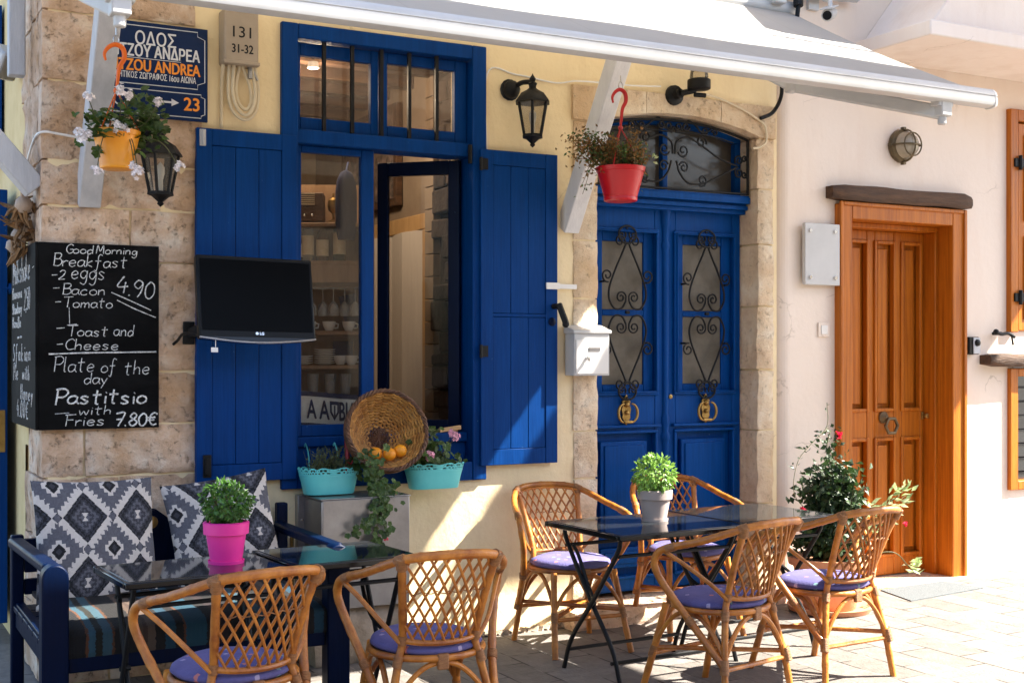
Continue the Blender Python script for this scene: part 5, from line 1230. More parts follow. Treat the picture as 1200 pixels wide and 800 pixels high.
# thin cables on the front
def cab(name, lab, pts, r, m): mb = MB(); mb.tube(crom(pts, 8), r, 6); return tag(part(name, mb, m), lab, 'cable')
cab('wall_cable', 'thin white cable strung along the cream wall above the lantern and the stone arch', [(3.172, -.006, 2.60), (3.172, -.006, 3.06), (3.35, -.008, 3.075), (3.6, -.008, 3.055), (3.75, -.03, 3.075), (4.1, -.03, 3.085), (4.3, -.03, 3.10)], .005, M['whiteplastic'])
cab('wall_cable', 'cream cable arching over the right end of the stone door arch', [(4.50, -.04, 3.09), (4.7, -.03, 3.075), (4.9, -.03, 3.02), (5.02, -.03, 2.97), (5.07, -.035, 2.93), (5.08, -.035, 2.84), (5.03, -.03, 2.80), (4.98, -.03, 2.79)], .007, M['cable'])
cab('wall_cable', 'short black cable curving down from the awning to the right end of the stone arch', [(5.14, -.10, 3.25), (5.16, -.08, 3.12), (5.12, -.05, 3.02), (5.03, -.04, 2.975)], .012, M['black'])
cab('wall_cable', 'thin white cable crossing the stone corner at its left edge', [(.86, .55, 2.40), (.86, .2, 2.53), (.868, -.02, 2.55), (.95, -.035, 2.545), (1.08, -.035, 2.53)], .006, M['whiteplastic'])
# camera and conduits above the awning
cc = shop('security_camera', 'white bullet security camera on the pink wall above the right end of the awning', 'camera', (5.42, -.05, 3.62))
p = at(972, 17, -.25); d = Vector((-.75, -.55, -.32)).normalized()
mb = MB(); mb.tube([p - d * .10, p - d * .05, p + d * .06, p + d * .07], [.03, .038, .038, .034], 14); part('body', mb, M['white'], cc)
mb = MB(); mb.tube([p + d * .066, p + d * .073], .028, 14); part('lens', mb, M['gloss'], cc)
mb = MB(); up = Vector((0, 0, 1)); mb.bar(p - d * .09 + up * .042, p + d * .10 + up * .042, .08, .006); part('hood', mb, M['white'], cc)
mb = MB(); mb.tube([p - d * .03 + up * .03, p + Vector((.04, .04, .10)), p + Vector((.05, .1, .12))], .015); mb.obox((p.x + .05, -.04, p.z + .12), (.08, .03, .08)); part('bracket', mb, M['white'], cc)
cd = shop('conduit_bundle', 'grey conduit with junction boxes under the top edge of the frame beside the camera', 'conduit', (5.2, -.08, 3.7))
mb = MB(); mb.tube([(4.9, -.10, 3.735), (5.75, -.10, 3.80)], .04, 10); part('pipe', mb, M['grey_paint'], cd)
mb = MB(); mb.box(5.05, 5.14, -.16, -.08, 3.66, 3.74); part('junction_box', mb, M['white'], cd, bevel=.01)
mb = MB(); mb.tube([(5.24, -.14, 3.72), (5.235, -.15, 3.66)], .03); mb.tube([(5.235, -.15, 3.67), (5.22, -.15, 3.56)], .014); part('plug', mb, M['black'], cd)

# ------------------------------------------------------------------ house across the street, behind the viewer
oh = thing('opposite_house', 'ochre plastered house across the street with shuttered windows', 'building', (0, -9.6, 0))
mb = MB(); hs = [(x, x + 1.0, 1.0, 2.4) for x in (-9, -5.5, -2, 1.5, 8.5, 12)] + [(x, x + 1.0, 3.2, 3.9) for x in (-9, -5.5, -2, 1.5, 5, 8.5, 12)] + [(5, 6.1, .02, 2.4)]
wall_grid(mb, -13, 17, 0, 4.4, hs, -9.9, -9.6)
mb.quad((-13, -14, 4.4), (17, -14, 4.4), (17, -9.6, 4.4), (-13, -9.6, 4.4)); mb.quad((-13, -14, 0), (-13, -9.9, 0), (-13, -9.9, 4.4), (-13, -14, 4.4)); mb.quad((17, -14, 0), (17, -9.9, 0), (17, -9.9, 4.4), (17, -14, 4.4))
part('wall', mb, mat('ochre_plaster', (.55, .42, .27), (.62, .49, .33), 2, .9, .2, 20), oh, smooth=0)
for h in hs:
    mb = MB(); mb.box(h[0], h[1], -9.75, -9.68, h[2], h[3]); part('shutter' if h[2] > .1 else 'door', mb, M['oldwood'], oh, bevel=.01)
# ------------------------------------------------------------------ awning
YB, ZB, ZW, XL, XR = -1.60, 2.868, 3.66, .67, 5.25
aw = thing('awning', 'white retractable awning sloping out over the cafe front', 'awning', (3.0, 0, 3.6))
mb = MB(); nx, ny = 60, 16; b0 = 0
for s_ in (0, 1):
    for j in range(ny + 1):
        for i in range(nx + 1):
            t = j / ny; x = XL + .015 + (XR - XL - .03) * i / nx; y = YB + .02 + (-.04 - YB - .02) * t
            z = ZB + (ZW - ZB) * t - .022 * math.sin(math.pi * t) - .004 * math.sin(x * 5.2) * math.sin(math.pi * t) - s_ * .003
            mb.v.append(Vector((x, y, z)))
w = nx + 1; N1 = w * (ny + 1)
for j in range(ny):
    for i in range(nx):
        a = j * w + i; mb.face((a, a + 1, a + w + 1, a + w)); mb.face((N1 + a, N1 + a + w, N1 + a + w + 1, N1 + a + 1))
for i in range(nx): mb.face((i, N1 + i, N1 + i + 1, i + 1)); a = ny * w + i; mb.face((a, a + 1, N1 + a + 1, N1 + a))
for j in range(ny): a = j * w; mb.face((a, a + w, N1 + a + w, N1 + a)); a += nx; mb.face((a, N1 + a, N1 + a + w, a + w))
part('fabric', mb, M['canvas'], aw, smooth=60)
def bar_prof(x0, x1, g=0.0):
    pr = [(.035, .012), (.02, .022), (-.012, .016), (-.028, .0), (-.034, -.018), (-.030, -.021), (-.033, -.024), (-.036, -.050), (-.030, -.068), (-.010, -.074), (.03, -.074), (.04, -.06), (.04, -.01)]
    pr = [(y * (1 + g), z * (1 + g) - g * .02) for y, z in pr]
    m = MB(); n = len(pr); m.v = [Vector((x0, YB + y, ZB + z)) for y, z in pr] + [Vector((x1, YB + y, ZB + z)) for y, z in pr]
    for i in range(n): j = (i + 1) % n; m.face((i, j, n + j, n + i))
    m.face(range(n)); m.face(list(range(n, 2 * n))[::-1]); return m
part('front_bar', bar_prof(XL, XR), M['white'], aw, smooth=30)
for x0, x1 in ((XL - .012, XL + .0), (XR, XR + .012)): part('end_cap', bar_prof(x0, x1, .06), M['whiteplastic'], aw, smooth=30)
mb = MB(); mb.tube([(XL, -.06, ZW), (XR, -.06, ZW)], .05, 14); part('roller', mb, M['white'], aw)
mb = MB(); mb.box(XL, XR, -.03, -.002, ZW - .06, ZW + .12); part('wall_rail', mb, M['white'], aw)
def arm(xf, xe, xs_, ez=2.905):
    e = Vector((xe, -.95, ez)); f = Vector((xf, YB + .03, 2.745)); s_ = Vector((xs_, -.09, ZW - .12))
    m = MB(); m.bar(f, e, .04, .07); m.bar(e, s_, .04, .07)
    m.obox(e, (.06, .06, .08)); o = part('folding_arm', m, M['white'], aw, bevel=.01)
    m = MB(); m.obox(f + Vector((0, .0, .03)), (.07, .07, .10)); m.box(f.x - .05, f.x + .05, YB, YB + .06, ZB - .095, ZB - .06); m.tube([f + Vector((0, 0, -.06)), f + Vector((0, 0, .06))], .022, 10); part('arm_bracket', m, M['white'], aw, bevel=.006)
    m = MB()
    d = (e - f).normalized()
    for k in range(2): m.obox(e - d * .10 + Vector((0, -.024, .018 - .03 * k)), (.075, .006, .014), Matrix((d, Vector((0, 0, 1)).cross(d), Vector((0, 0, 1)))).transposed())
    part('slot', m, M['black'], o)
arm(4.94, 4.50, 4.1, 2.955); arm(.915, .80, 1.0, 3.0)
def strut(name, lab, foot, top, w, h, m, up=(0, 0, 1)):
    mb = MB(); mb.bar(foot, top, w, h, up); return tag(part(name, mb, m, bevel=.006), lab, 'awning strut')
strut('awning_strut', 'white painted timber strut slanting out from the wall beside the blue door to the awning', (3.685, .0, 2.24), (3.685, -.66, 3.29), .095, .11, M['white_beam'])
strut('awning_strut', 'grey timber strut slanting up in front of the street sign', (1.078, -.0, 2.24), (1.078, -.66, 3.29), .10, .11, M['grey_paint'])
strut('awning_strut', 'grey timber strut slanting left from the stone corner above the garlic', (.86, .10, 2.30), (.30, .10, 2.95), .10, .12, M['grey_paint'], (0, 1, 0))
strut('awning_strut', 'short upright grey post end hanging at the top left beside the floodlight', (.80, .30, 2.86), (.80, .30, 3.8), .075, .075, M['grey_paint'])

# ------------------------------------------------------------------ foliage helpers
def rv(g, a=1.0): return Vector((g.uniform(-a, a), g.uniform(-a, a), g.uniform(-a, a)))
def sph(g):
    while True:
        q = rv(g)
        if .05 < q.length < 1: return q
def pot_mb(c, rb, rt, h, rim=.018, rimh=.05, n=36, flare=.006):
    m = MB()
    m.lathe([(rb * .9, 0), (rb, .004), (rb + (rt - rb) * .80, h - rimh), (rt + flare, h - rimh + .003), (rt + flare + .002, h - .004), (rt + flare - .003, h), (rt - .004, h), (rt - .006, h - .03), (rb * .8, h - .035)], c, n)
    return m
# ------------------------------------------------------------------ hanging planters
def hanging(name, lab, x, hook_z, pot_z, rb, rt, h, pm, hm, y=-.62, hooky=None, rim_ears=True):
    t = thing(name, lab, 'hanging planter', (x, y, pot_z)); c = Vector((x, y, pot_z))
    m = MB(); m.lathe([(rb * .9, 0), (rb, .003), (rb + .003, .02), (rb + .001, .024), (rt * .97, h * .86), (rt * 1.0, h * .87), (rt * 1.03, h), (rt * .98, h), (rt * .94, h * .8), (rb * .8, h * .78)], c, 36)
    part('pot', m, pm, t)
    m = MB(); m.lathe([(rt * .93, h * .80), (.001, h * .84)], c, 20); part('soil', m, M['soil'], t)
    m = MB(); top = Vector((x, y, hook_z)); R_ = .028
    pts = [top + Vector((-.045, 0, -.075)), top + Vector((-.05, 0, -.045)), top + Vector((-.03, 0, -.015)), top + Vector((0, 0, -.003)), top + Vector((.028, 0, -.02)), top + Vector((.032, 0, -.06)), top + Vector((.012, 0, -.10)), top + Vector((.004, 0, -.16)), top + Vector((0, 0, -.20))]
    m.tube(crom(pts, 5), [.005 + .006 * math.sin(math.pi * i / 40) for i in range(41)], 7); m.ball(top + Vector((0, 0, -.20)), .014, 8); part('hook', m, hm, t)
    m = MB()
    for k in range(3):
        a = R(100 + 120 * k); m.tube([top + Vector((0, 0, -.20)), c + Vector((rt * math.cos(a), rt * math.sin(a), h * .97))], .0035, 5)
    part('cord', m, hm, t)
    m = MB(); m.tube([top + Vector((.012 * math.cos(a), 0, .018 + .02 * math.sin(a))) for a in [math.pi * 2 * i / 12 for i in range(12)]], .0025, 5, closed=True); m.tube([top + Vector((0, 0, .035)), top + Vector((0, .0, .07))], .003, 5); part('screw_eye', m, M['chrome'], t)
    return t, c
# orange pot with white geraniums (left strut)
t, c = hanging('hanging_planter', 'orange pot of white geraniums hanging in front of the street sign', 1.095, 2.86, 2.322, .068, .098, .165, M['orangepot'], M['orangehook'], y=-.58)
g = random.Random(21); mb = MB(); st = MB(); fl_ = MB()
for k in range(150):
    a = g.uniform(0, 6.28); r = .11 * math.sqrt(g.random()) * 1.15; q = c + Vector((r * math.cos(a) * 1.1, r * math.sin(a), .165 + g.uniform(-.02, .10) - r * .25))
    mb.roundleaf(q, Vector((g.uniform(-.6, .6), g.uniform(-.9, .3), 1)), g.uniform(.015, .028))
for (dx, dz, n_) in ((.14, .06, 46), (.15, .0, 30), (.08, .12, 26), (-.10, .03, 20), (-.09, -.06, 10), (.11, -.07, 10)):
    for k in range(n_):
        q = c + Vector((dx, -.03, .165 + dz)) + Vector((g.gauss(0, .035), g.gauss(0, .04), g.gauss(0, .028))); mb.roundleaf(q, Vector((g.uniform(-.7, .7), -.5, g.uniform(0, 1))), g.uniform(.012, .024))
heads = [(-.155, .105, 3.2), (-.14, .12, 2.6), (-.02, .17, 3.2), (.0, .325, 2.6), (.03, .31, 2.4), (-.135, .28, 2.6), (.155, .285, 2.2), (-.10, -.025, 2.8), (.07, -.02, 3.0), (.24, .02, 2.6), (.015, .165, 2.4), (-.17, .13, 2.0), (.055, .005, 2.2)]
for hx_, hz_, sz in heads:
    q = c + Vector((hx_, -.10, hz_)); st.tube(crom([c + Vector((hx_ * .2, -.02, .15)), c + Vector((hx_ * .7, -.08, max(.12, hz_ * .7))), q], 5), .0022, 5)
    for k in range(int(4 * sz)):
        d = sph(g); d.y = -abs(d.y); fl_.flower(q + d * .009 * sz, d + Vector((0, -.5, .3)), .0135)
part('foliage', mb, M['leaf'], t, smooth=0); part('stems', st, M['stem'], t); part('blossom', fl_, M['petal'], t, smooth=0)
# red pot with a drying plant (right strut)
t, c = hanging('hanging_planter', 'red pot with a half dried trailing plant hanging beside the fanlight', 3.612, 2.90, 2.320, .085, .125, .175, M['redpot'], M['redhook'], y=-.66)
g = random.Random(33); mb = MB(); mg = MB(); st = MB()
def strand(p0, pts, n_, spread, m, lsz):
    P = crom([p0] + pts, 8); st.tube(P, [.0028 - .0016 * i / len(P) for i in range(len(P))], 5)
    for k in range(n_):
        q = P[g.randrange(len(P))] + Vector((g.gauss(0, spread), g.gauss(0, spread), g.gauss(0, spread))); m.leaf(q, rv(g), rv(g), g.uniform(.7, 1.3) * lsz, lsz * .6)
for k in range(46):
    a = g.uniform(0, 6.28); r = g.uniform(.05, .16); b_ = c + Vector((.07 * math.cos(a), .07 * math.sin(a), .165))
    e = c + Vector((r * 1.15 * math.cos(a) * (1.15 if math.cos(a) < 0 else .95), r * math.sin(a), .165 + g.uniform(.0, .14)))
    strand(b_, [(b_ + e) / 2 + Vector((0, 0, .05)), e], 40, .014, mb if g.random() < .70 else mg, .021)
for (dx, dz, n_) in ((-.26, .14, 70), (-.30, .09, 60), (-.22, .17, 60), (-.28, .03, 40), (-.18, .10, 60), (-.20, -.08, 34), (-.23, -.14, 28), (-.12, .16, 50), (-.33, .12, 60), (-.26, .07, 50), (.06, .20, 50), (.17, .10, 40), (.13, .02, 24), (.12, -.06, 16)):
    e = c + Vector((dx, g.uniform(-.05, .05), .165 + dz)); b_ = c + Vector((dx * .3, 0, .17)); strand(b_, [(b_ + e) / 2 + Vector((0, 0, .06 if dz > 0 else .12)), e], int(n_ * 1.6), .022, mb if g.random() < .6 else mg, .020)
part('dry_foliage', mb, M['dry'], t, smooth=0); part('foliage', mg, M['leaf'], t, smooth=0); part('stems', st, M['stem'], t)
mb = MB()
for k in range(7): mb.leaf(c + Vector((.18 + g.uniform(-.02, .02), -.05, .21 + g.uniform(-.02, .03))), rv(g), rv(g), .03, .012)
part('pale_sprig', mb, M['variegated'], t, smooth=0)

# ------------------------------------------------------------------ television
tv = thing('television', 'black flat television tilted on a wall arm in front of the left blue shutter', 'television', (1.80, -.25, 1.6))
Mt = Matrix.Rotation(R(1.0), 3, 'Y') @ Matrix.Rotation(R(-13), 3, 'X'); cc0 = Vector((1.795, -.285, 1.795))
def tvp(x, y, z): return cc0 + Mt @ Vector((x, y, z))
mb = MB(); mb.obox(cc0, (.565, .045, .40), Mt); part('casing', mb, M['blackplastic'], tv, bevel=.008)
mb = MB(); mb.obox(tvp(0, -.0235, .008), (.535, .002, .345), Mt); part('screen', mb, M['screen'], tv, smooth=0)
mb = MB(); pts = [tvp(-.28 + .56 * i / 20, -.024, -.198 - .022 * math.sin(math.pi * i / 20)) for i in range(21)]; mb.tube(pts, .006, 8); part('trim', mb, M['chrome'], tv)
mb = MB(); nn = 20
for i in range(nn):
    a, b = -.28 + .56 * i / nn, -.28 + .56 * (i + 1) / nn; f = lambda q: -.198 - .020 * math.sin(math.pi * (q + .28) / .56)
    mb.hexa([tvp(a, -.022, f(a)), tvp(b, -.022, f(b)), tvp(b, .02, f(b)), tvp(a, .02, f(a)), tvp(a, -.022, -.19), tvp(b, -.022, -.19), tvp(b, .02, -.19), tvp(a, .02, -.19)])
part('lower_edge', mb, M['gloss'], tv)
M4 = Matrix.Translation(tvp(.004, -.0252, -.182)) @ Mt.to_4x4() @ Matrix.Rotation(R(90), 4, 'X')
m = text_mb('LG', .018, M4, .0006, .0003)
for k in range(12):
    a0, a1 = 2 * math.pi * k / 12, 2 * math.pi * (k + 1) / 12; q = lambda a: tvp(-.008 + .007 * math.cos(a), -.0252, -.1755 + .007 * math.sin(a)); m.poly([tvp(-.008, -.0252, -.1755), q(a0), q(a1)])
part('emblem', m, M['chrome'], tv, smooth=0)
mb = MB(); mb.obox(tvp(0, .045, -.02), (.28, .05, .22), Mt); part('back', mb, M['blackplastic'], tv, bevel=.02)
mb = MB(); mb.bar(tvp(-.12, .06, -.1), (1.60, -.12, 1.66), .03, .05); mb.bar((1.60, -.12, 1.66), (1.545, -.02, 1.63), .03, .05); mb.box(1.515, 1.57, -.035, -.012, 1.58, 1.69); part('wall_arm', mb, M['black'], tv, bevel=.004)
mb = MB(); mb.tube(crom([tvp(-.26, .0, -.19), (1.49, -.16, 1.63), (1.485, -.05, 1.60), (1.47, -.02, 1.58)], 6), .007); part('cable', mb, M['black'], tv)
mb = MB(); mb.tube([tvp(-.205, -.02, -.2), tvp(-.207, -.02, -.245)], .0016, 4); mb.obox(tvp(-.213, -.022, -.258), (.032, .003, .022), Mt); part('price_tag', mb, M['whiteplastic'], tv)

# ------------------------------------------------------------------ steel cabinet
scb = thing('steel_cabinet', 'galvanised steel cabinet on the wall under the window, above a concrete plinth', 'cabinet', (2.36, -.15, .28))
mb = MB(); mb.box(2.125, 2.585, -.30, -.002, .285, .822); part('casing', mb, M['steel'], scb, bevel=.004)
mb = MB(); mb.box(2.085, 2.125, -.05, -.003, .285, .826); mb.box(2.118, 2.1245, -.302, -.05, .5, .815); part('flange', mb, M['steel'], scb, bevel=.002)
mb = MB(); mb.box(2.112, 2.590, -.306, -.002, .8225, .828); part('lid', mb, M['steel'], scb, bevel=.002)
mb = MB()
for z in (.42, .55, .7): mb.tube([(2.105, -.056, z), (2.105, -.048, z)], .006, 8)
part('rivet', mb, M['chrome'], scb)
mb = MB(); stone_block(mb, 2.10, 2.60, -.02, .283, -.26, -.001, .02, .03, 301); tag(part('concrete_plinth', mb, M['concrete'], smooth=60), 'rough concrete plinth against the wall under the steel cabinet', 'plinth')
mb = MB(); mb.tube([(2.06, -.03, .0), (2.06, -.03, .62)], .010); mb.tube([(2.02, -.03, .0), (2.02, -.03, .62)], .012); mb.tube([(2.06, -.03, .18), (2.06, -.03, .22)], .018); tag(part('copper_pipes', mb, M['brass']), 'thin pipes running up the wall left of the steel cabinet', 'pipe')

# ------------------------------------------------------------------ turquoise planters, basket, oranges
def trough(lab, cx, cy, z0, L=.29, W=.15, H=.125):
    t = thing('window_planter', lab, 'planter', (cx, cy, z0), 0, 'turquoise planters on the window sill'); c = Vector((cx, cy, z0))
    def oval(s, k, n=96):
        a = 2 * math.pi * k / n; ca, sa = math.cos(a), math.sin(a); e = .62
        return Vector((L / 2 * s * math.copysign(abs(ca) ** e, ca), W / 2 * s * math.copysign(abs(sa) ** e, sa), 0))
    n = 96; m = MB(); rows = [(.80, 0), (.82, .004), (.90, H * .5), (.95, H * .72), (.965, H * .76), (.955, H * .78)]
    for s_, z in rows:
        for k in range(n): m.v.append(c + oval(s_, k) + Vector((0, 0, z)))
    for j in range(len(rows) - 1):
        for k in range(n): l = (k + 1) % n; m.face((j * n + k, j * n + l, (j + 1) * n + l, (j + 1) * n + k))
    m.face(list(range(n))[::-1]); body = part('body', m, M['turq'], t, smooth=40)
    body.modifiers.new('thick', 'SOLIDIFY').thickness = .002
    # pierced, scalloped rim
    m = MB(); R2 = 10; NN = n * 2
    for j in range(R2 + 1):
        for k in range(NN):
            f = j / R2; top = H * 1.0 + .009 * abs(math.sin(math.pi * k / 12)); z = H * .775 + (top - H * .775) * f; m.v.append(c + oval(.957 + .055 * f, k, NN) + Vector((0, 0, z)))
    for j in range(R2):
        for k in range(NN):
            q = k % 12; hole = (j in (2, 3) and q in (1, 2, 5, 6, 9, 10)) or (j in (5, 6, 7) and q in (3, 4, 7, 8)) or (j == 6 and q in (5, 6)) or (j in (7,) and q in (1, 10))
            if hole: continue
            l = (k + 1) % NN; m.face((j * NN + k, j * NN + l, (j + 1) * NN + l, (j + 1) * NN + k))
    rim = part('lace_rim', m, M['turq'], t, smooth=40); rim.modifiers.new('thick', 'SOLIDIFY').thickness = .0022
    m = MB(); m.poly([c + oval(.9, k, 48) + Vector((0, 0, H * .74 + .004 * math.sin(k * 1.7))) for k in range(48)]); part('soil', m, M['soil'], t)
    for e in (-.25, .25): m = MB(); m.tube(crom([c + Vector((e * L, W * .48, H * .95)), c + Vector((e * L, W * .55, H * 1.5)), c + Vector((e * L, W * .8, H * 1.9)), c + Vector((e * L, W * .98, H * 1.85))], 5), .008, 6, flat=.3); part('hanger', m, M['turq'], t)
    return t, c
t1, c1 = trough('turquoise lace rimmed planter with grey green herb at the left of the window sill', 2.222, -.12, .835, .31)
g = random.Random(8); mb = MB(); st = MB()
for k in range(120):
    b_ = c1 + Vector((g.uniform(-.09, .04), g.uniform(-.04, .05), .09)); e = b_ + Vector((g.uniform(-.03, .09), g.uniform(-.06, .06), g.uniform(.05, .14)))
    st.tube([b_, e], [.0016, .0008], 4)
    for j in range(10):
        q = b_.lerp(e, g.random()); mb.leaf(q, (e - b_).normalized() + rv(g) * .9, rv(g), .022, .005)
part('herb_foliage', mb, M['herb'], t1, smooth=0); part('stems', st, M['stem'], t1)
# trailing geranium at the right end of the left planter
mb = MB(); st = MB(); ml = MB()
def vine(pts, n_, rad, sz):
    P = crom(pts, 8); st.tube(P, .0025, 5)
    for k in range(n_):
        q = P[g.randrange(len(P))] + Vector((g.gauss(0, rad), g.gauss(0, rad) - .015, g.gauss(0, rad))); mb.roundleaf(q, Vector((g.uniform(-.6, .6), -1, g.uniform(-.1, .8))), g.uniform(.6, 1.25) * sz)
V = lambda x, z, y=-.22: Vector((x, y, z))
vine([V(2.36, .95, -.12), V(2.39, 1.02), V(2.41, .95, -.24), V(2.42, .84, -.26)], 95, .032, .021)
vine([V(2.40, .95), V(2.44, .84, -.27), V(2.45, .76, -.32)], 60, .025, .02)
vine([V(2.42, .86, -.27), V(2.40, .72, -.33), V(2.385, .60, -.34), V(2.38, .54, -.34)], 42, .028, .02)
vine([V(2.40, .74, -.33), V(2.33, .70, -.34), V(2.28, .66, -.34)], 22, .02, .018); vine([V(2.42, .70, -.33), V(2.46, .65, -.34)], 14, .02, .018)
vine([V(2.44, .88, -.26), V(2.50, .88, -.26), V(2.51, .83, -.26)], 16, .016, .016)
part('trailing_foliage', mb, M['leaf'], t1, smooth=0); part('trailing_stems', st, M['stem'], t1)
mb = MB()
for x, z in ((2.53, .82), (2.41, .60), (2.43, .63), (2.40, .585)):
    for k in range(4): q = V(x, z, -.34 if z < .7 else -.27) + rv(g, .012); mb.flower(q, Vector((g.uniform(-.4, .4), -1, .3)), .010)
part('blossom', mb, M['redpetal'], t1, smooth=0)
mb = MB(); mb.tube(crom([V(2.30, .93, -.13), V(2.31, .99, -.14), V(2.33, .98, -.14), V(2.345, 1.0, -.14)], 5), .004); mb.tube([V(2.32, .94, -.13), V(2.325, 1.10, -.10)], .012, 6); part('plant_tie', mb, M['rust'], t1)
t2, c2 = trough('turquoise lace rimmed planter with pink flowering geranium at the right of the window sill', 2.80, -.12, .835, .325)
mb = MB(); st = MB(); fl_ = MB()
for k in range(190):
    q = c2 + Vector((g.gauss(-.05, .055), g.gauss(0, .04), .12 + abs(g.gauss(.0, .085)))); q.z = min(q.z, c2.z + .31); mb.roundleaf(q, Vector((g.uniform(-.7, .7), -.6, g.uniform(.1, 1))), g.uniform(.014, .026))
for k in range(60):
    q = c2 + Vector((g.gauss(.05, .05), g.gauss(0, .04), .12 + abs(g.gauss(.0, .02)))); mb.roundleaf(q, Vector((g.uniform(-.7, .7), -.6, g.uniform(.1, 1))), g.uniform(.012, .02))
for hx_, hz_, n_ in ((-.06, .175, 22), (.075, .29, 10), (.085, .275, 6)):
    q = c2 + Vector((hx_, -.08, hz_)); st.tube(crom([c2 + Vector((-.03, 0, .1)), c2 + Vector((hx_ * .8, -.04, hz_ * .8)), q], 5), .0022, 5)
    for k in range(n_): d = sph(g); d.y = -abs(d.y); fl_.flower(q + d * .024, d + Vector((0, -.6, .2)), .014)
part('foliage', mb, M['leaf'], t2, smooth=0); part('stems', st, M['stem'], t2); part('blossom', fl_, M['pinkpetal'], t2, smooth=0)
mb = MB(); mb.bar((2.86, -.06, 1.13), (2.985, -.06, 1.145), .02, .022); tag(part('wooden_peg', mb, M['pinewood'], bevel=.003), 'small pale wooden peg on the sill behind the pink geranium', 'peg')

# wicker basket, opening towards the street
bk = thing('wicker_basket', 'round brown wicker basket tipped on its side on the window sill, holding oranges', 'basket', (2.51, -.15, .96))
ax = Vector((-.10, -1, .34)).normalized()    # where the opening looks
Mb = ax.to_track_quat('Z', 'Y').to_matrix(); bc = Vector((2.515, -.065, 1.10))
def BP(r, a, h): return bc + Mb @ Vector((r * math.cos(a), r * math.sin(a), h))
NS = 26; SEG = NS * 4
def rad_at(h): t = h / .155; return .058 + (.205 - .058) * (t ** .62)
mb = MB()
for k in range(23):
    h = .155 * ((k + .5) / 23) ** 1.25; r0 = rad_at(h); pts = []; rr = []
    for i in range(SEG):
        a = 2 * math.pi * i / SEG; wv = math.cos(NS * a / 2 * 1.0 + (math.pi if k % 2 else 0)); pts.append(BP(r0 + .0075 * wv + .002 * noise2(a * 3, k, 1), a, h + .003 * noise2(a * 2, k * 3, 1.3) - .004 * wv * .5)); rr.append(.0062)
    mb.tube(pts, rr, 5, closed=True)
part('woven_side', mb, M['wicker'], bk)
mb = MB()
for k in range(NS):
    a = 2 * math.pi * (k + .25) / NS; mb.tube([BP(rad_at(.155 * t) + .0, a, .155 * t) for t in [(i + .3) / 10 for i in range(10)]], .0036, 5)
part('stake', mb, M['wicker_d'], bk)
mb = MB()
for k in range(9):
    r0 = .008 + k * .0062; mb.tube([BP(r0 + .002 * math.cos(8 * a + k * math.pi), a, .002 + .0025 * math.cos(8 * a + k * math.pi)) for a in [2 * math.pi * i / 48 for i in range(48)]], .0036, 5, closed=True)
for k in range(6): a = math.pi * k / 6; mb.tube([BP(.06, a, .003), BP(.0, a, .005), BP(.06, a + math.pi, .003)], .004, 5)
part('base', mb, M['wicker_d'], bk)
mb = MB()
for k in range(3):
    pts = [BP(.207 + .007 * math.cos(18 * 2 * math.pi * i / 180 + k * 2.09) + .003 * noise2(i * .1, k, 1), 2 * math.pi * i / 180, .158 + .007 * math.sin(18 * 2 * math.pi * i / 180 + k * 2.09)) for i in range(180)]; mb.tube(pts, .0062, 6, closed=True)
for k in range(5): mb.tube([BP(.206 + .003 * (k % 2), 2 * math.pi * i / 90, .135 - k * .010) for i in range(90)], .0055, 5, closed=True)
part('rim', mb, M['wicker_d'], bk)
for k, (r_, a_, h_, lab) in enumerate(((.088, R(-68), .118, 'orange lying in the middle of the wicker basket between two others'), (.105, R(-42), .110, 'orange at the right of the three in the wicker basket'), (.10, R(-104), .100, 'orange at the left of the wicker basket, half hidden by leaves'))):
    # angles are measured in the basket; down is where world -z falls
    pass
dn = Mb.inverted() @ Vector((0, 0, -1)); a_d = math.atan2(dn.y, dn.x); rt_ = Mb.inverted() @ Vector((1, 0, 0)); sgn = 1 if (math.cos(a_d + .3) * rt_.x + math.sin(a_d + .3) * rt_.y) > 0 else -1
for off, r_, h_, lab in ((.08, .098, .112, 'orange lying in the middle between two others in the wicker basket'), (.60, .102, .108, 'orange at the right of the three in the wicker basket'), (-.50, .105, .10, 'orange at the left in the wicker basket, half hidden by leaves')):
    q = BP(r_ + .02, a_d + sgn * off, h_ + .012); mb = MB(); mb.ball(q, .034, 20, .96); tag(part('orange', mb, M['orange'], smooth=180), lab, 'orange', 'oranges in the wicker basket')

# ------------------------------------------------------------------ blue bench, blanket, pillows
bn = thing('wooden_bench', 'dark blue wooden bench with arms against the stone corner', 'bench', (1.35, -.55, 0))
BX0, BX1, BF, BB = .715, 1.965, -1.05, -.09
def blegs(x, y, z1, w=.085, d=.075, name='post'):
    m = MB(); m.box(x - w / 2, x + w / 2, y - d / 2, y + d / 2, 0, z1); return part(name, m, M['navy'], bn, bevel=.008)
def front_post(x):
    m = MB(); w = .05; P = [(x - w, 0), (x + w, 0), (x + w, .66)] + [(x + w * math.cos(a), .67 + .055 * math.sin(a)) for a in [math.pi * i / 10 for i in range(11)]] + [(x - w, .66)]
    m.prism(P, BF - .04, BF + .04); part('post', m, M['navy'], bn, bevel=.006)
front_post(BX0 + .055); front_post(BX1 - .05)
for x in (BX0 + .04, BX1 + .02): blegs(x, BB, .80 if x > 1 else .72, .055, .05)
for x in (BX0 + .05, BX1 - .035):
    m = MB(); m.bar((x, BF + .04, .70), (x + (.03 if x > 1 else -.02), BB - .02, .69), .065, .042); part('arm', m, M['navy'], bn, bevel=.012, seg=3)
    m = MB(); m.box(x - .02, x + .02, BF + .04, BB - .025, .31, .42); part('side_rail', m, M['navy'], bn, bevel=.005)
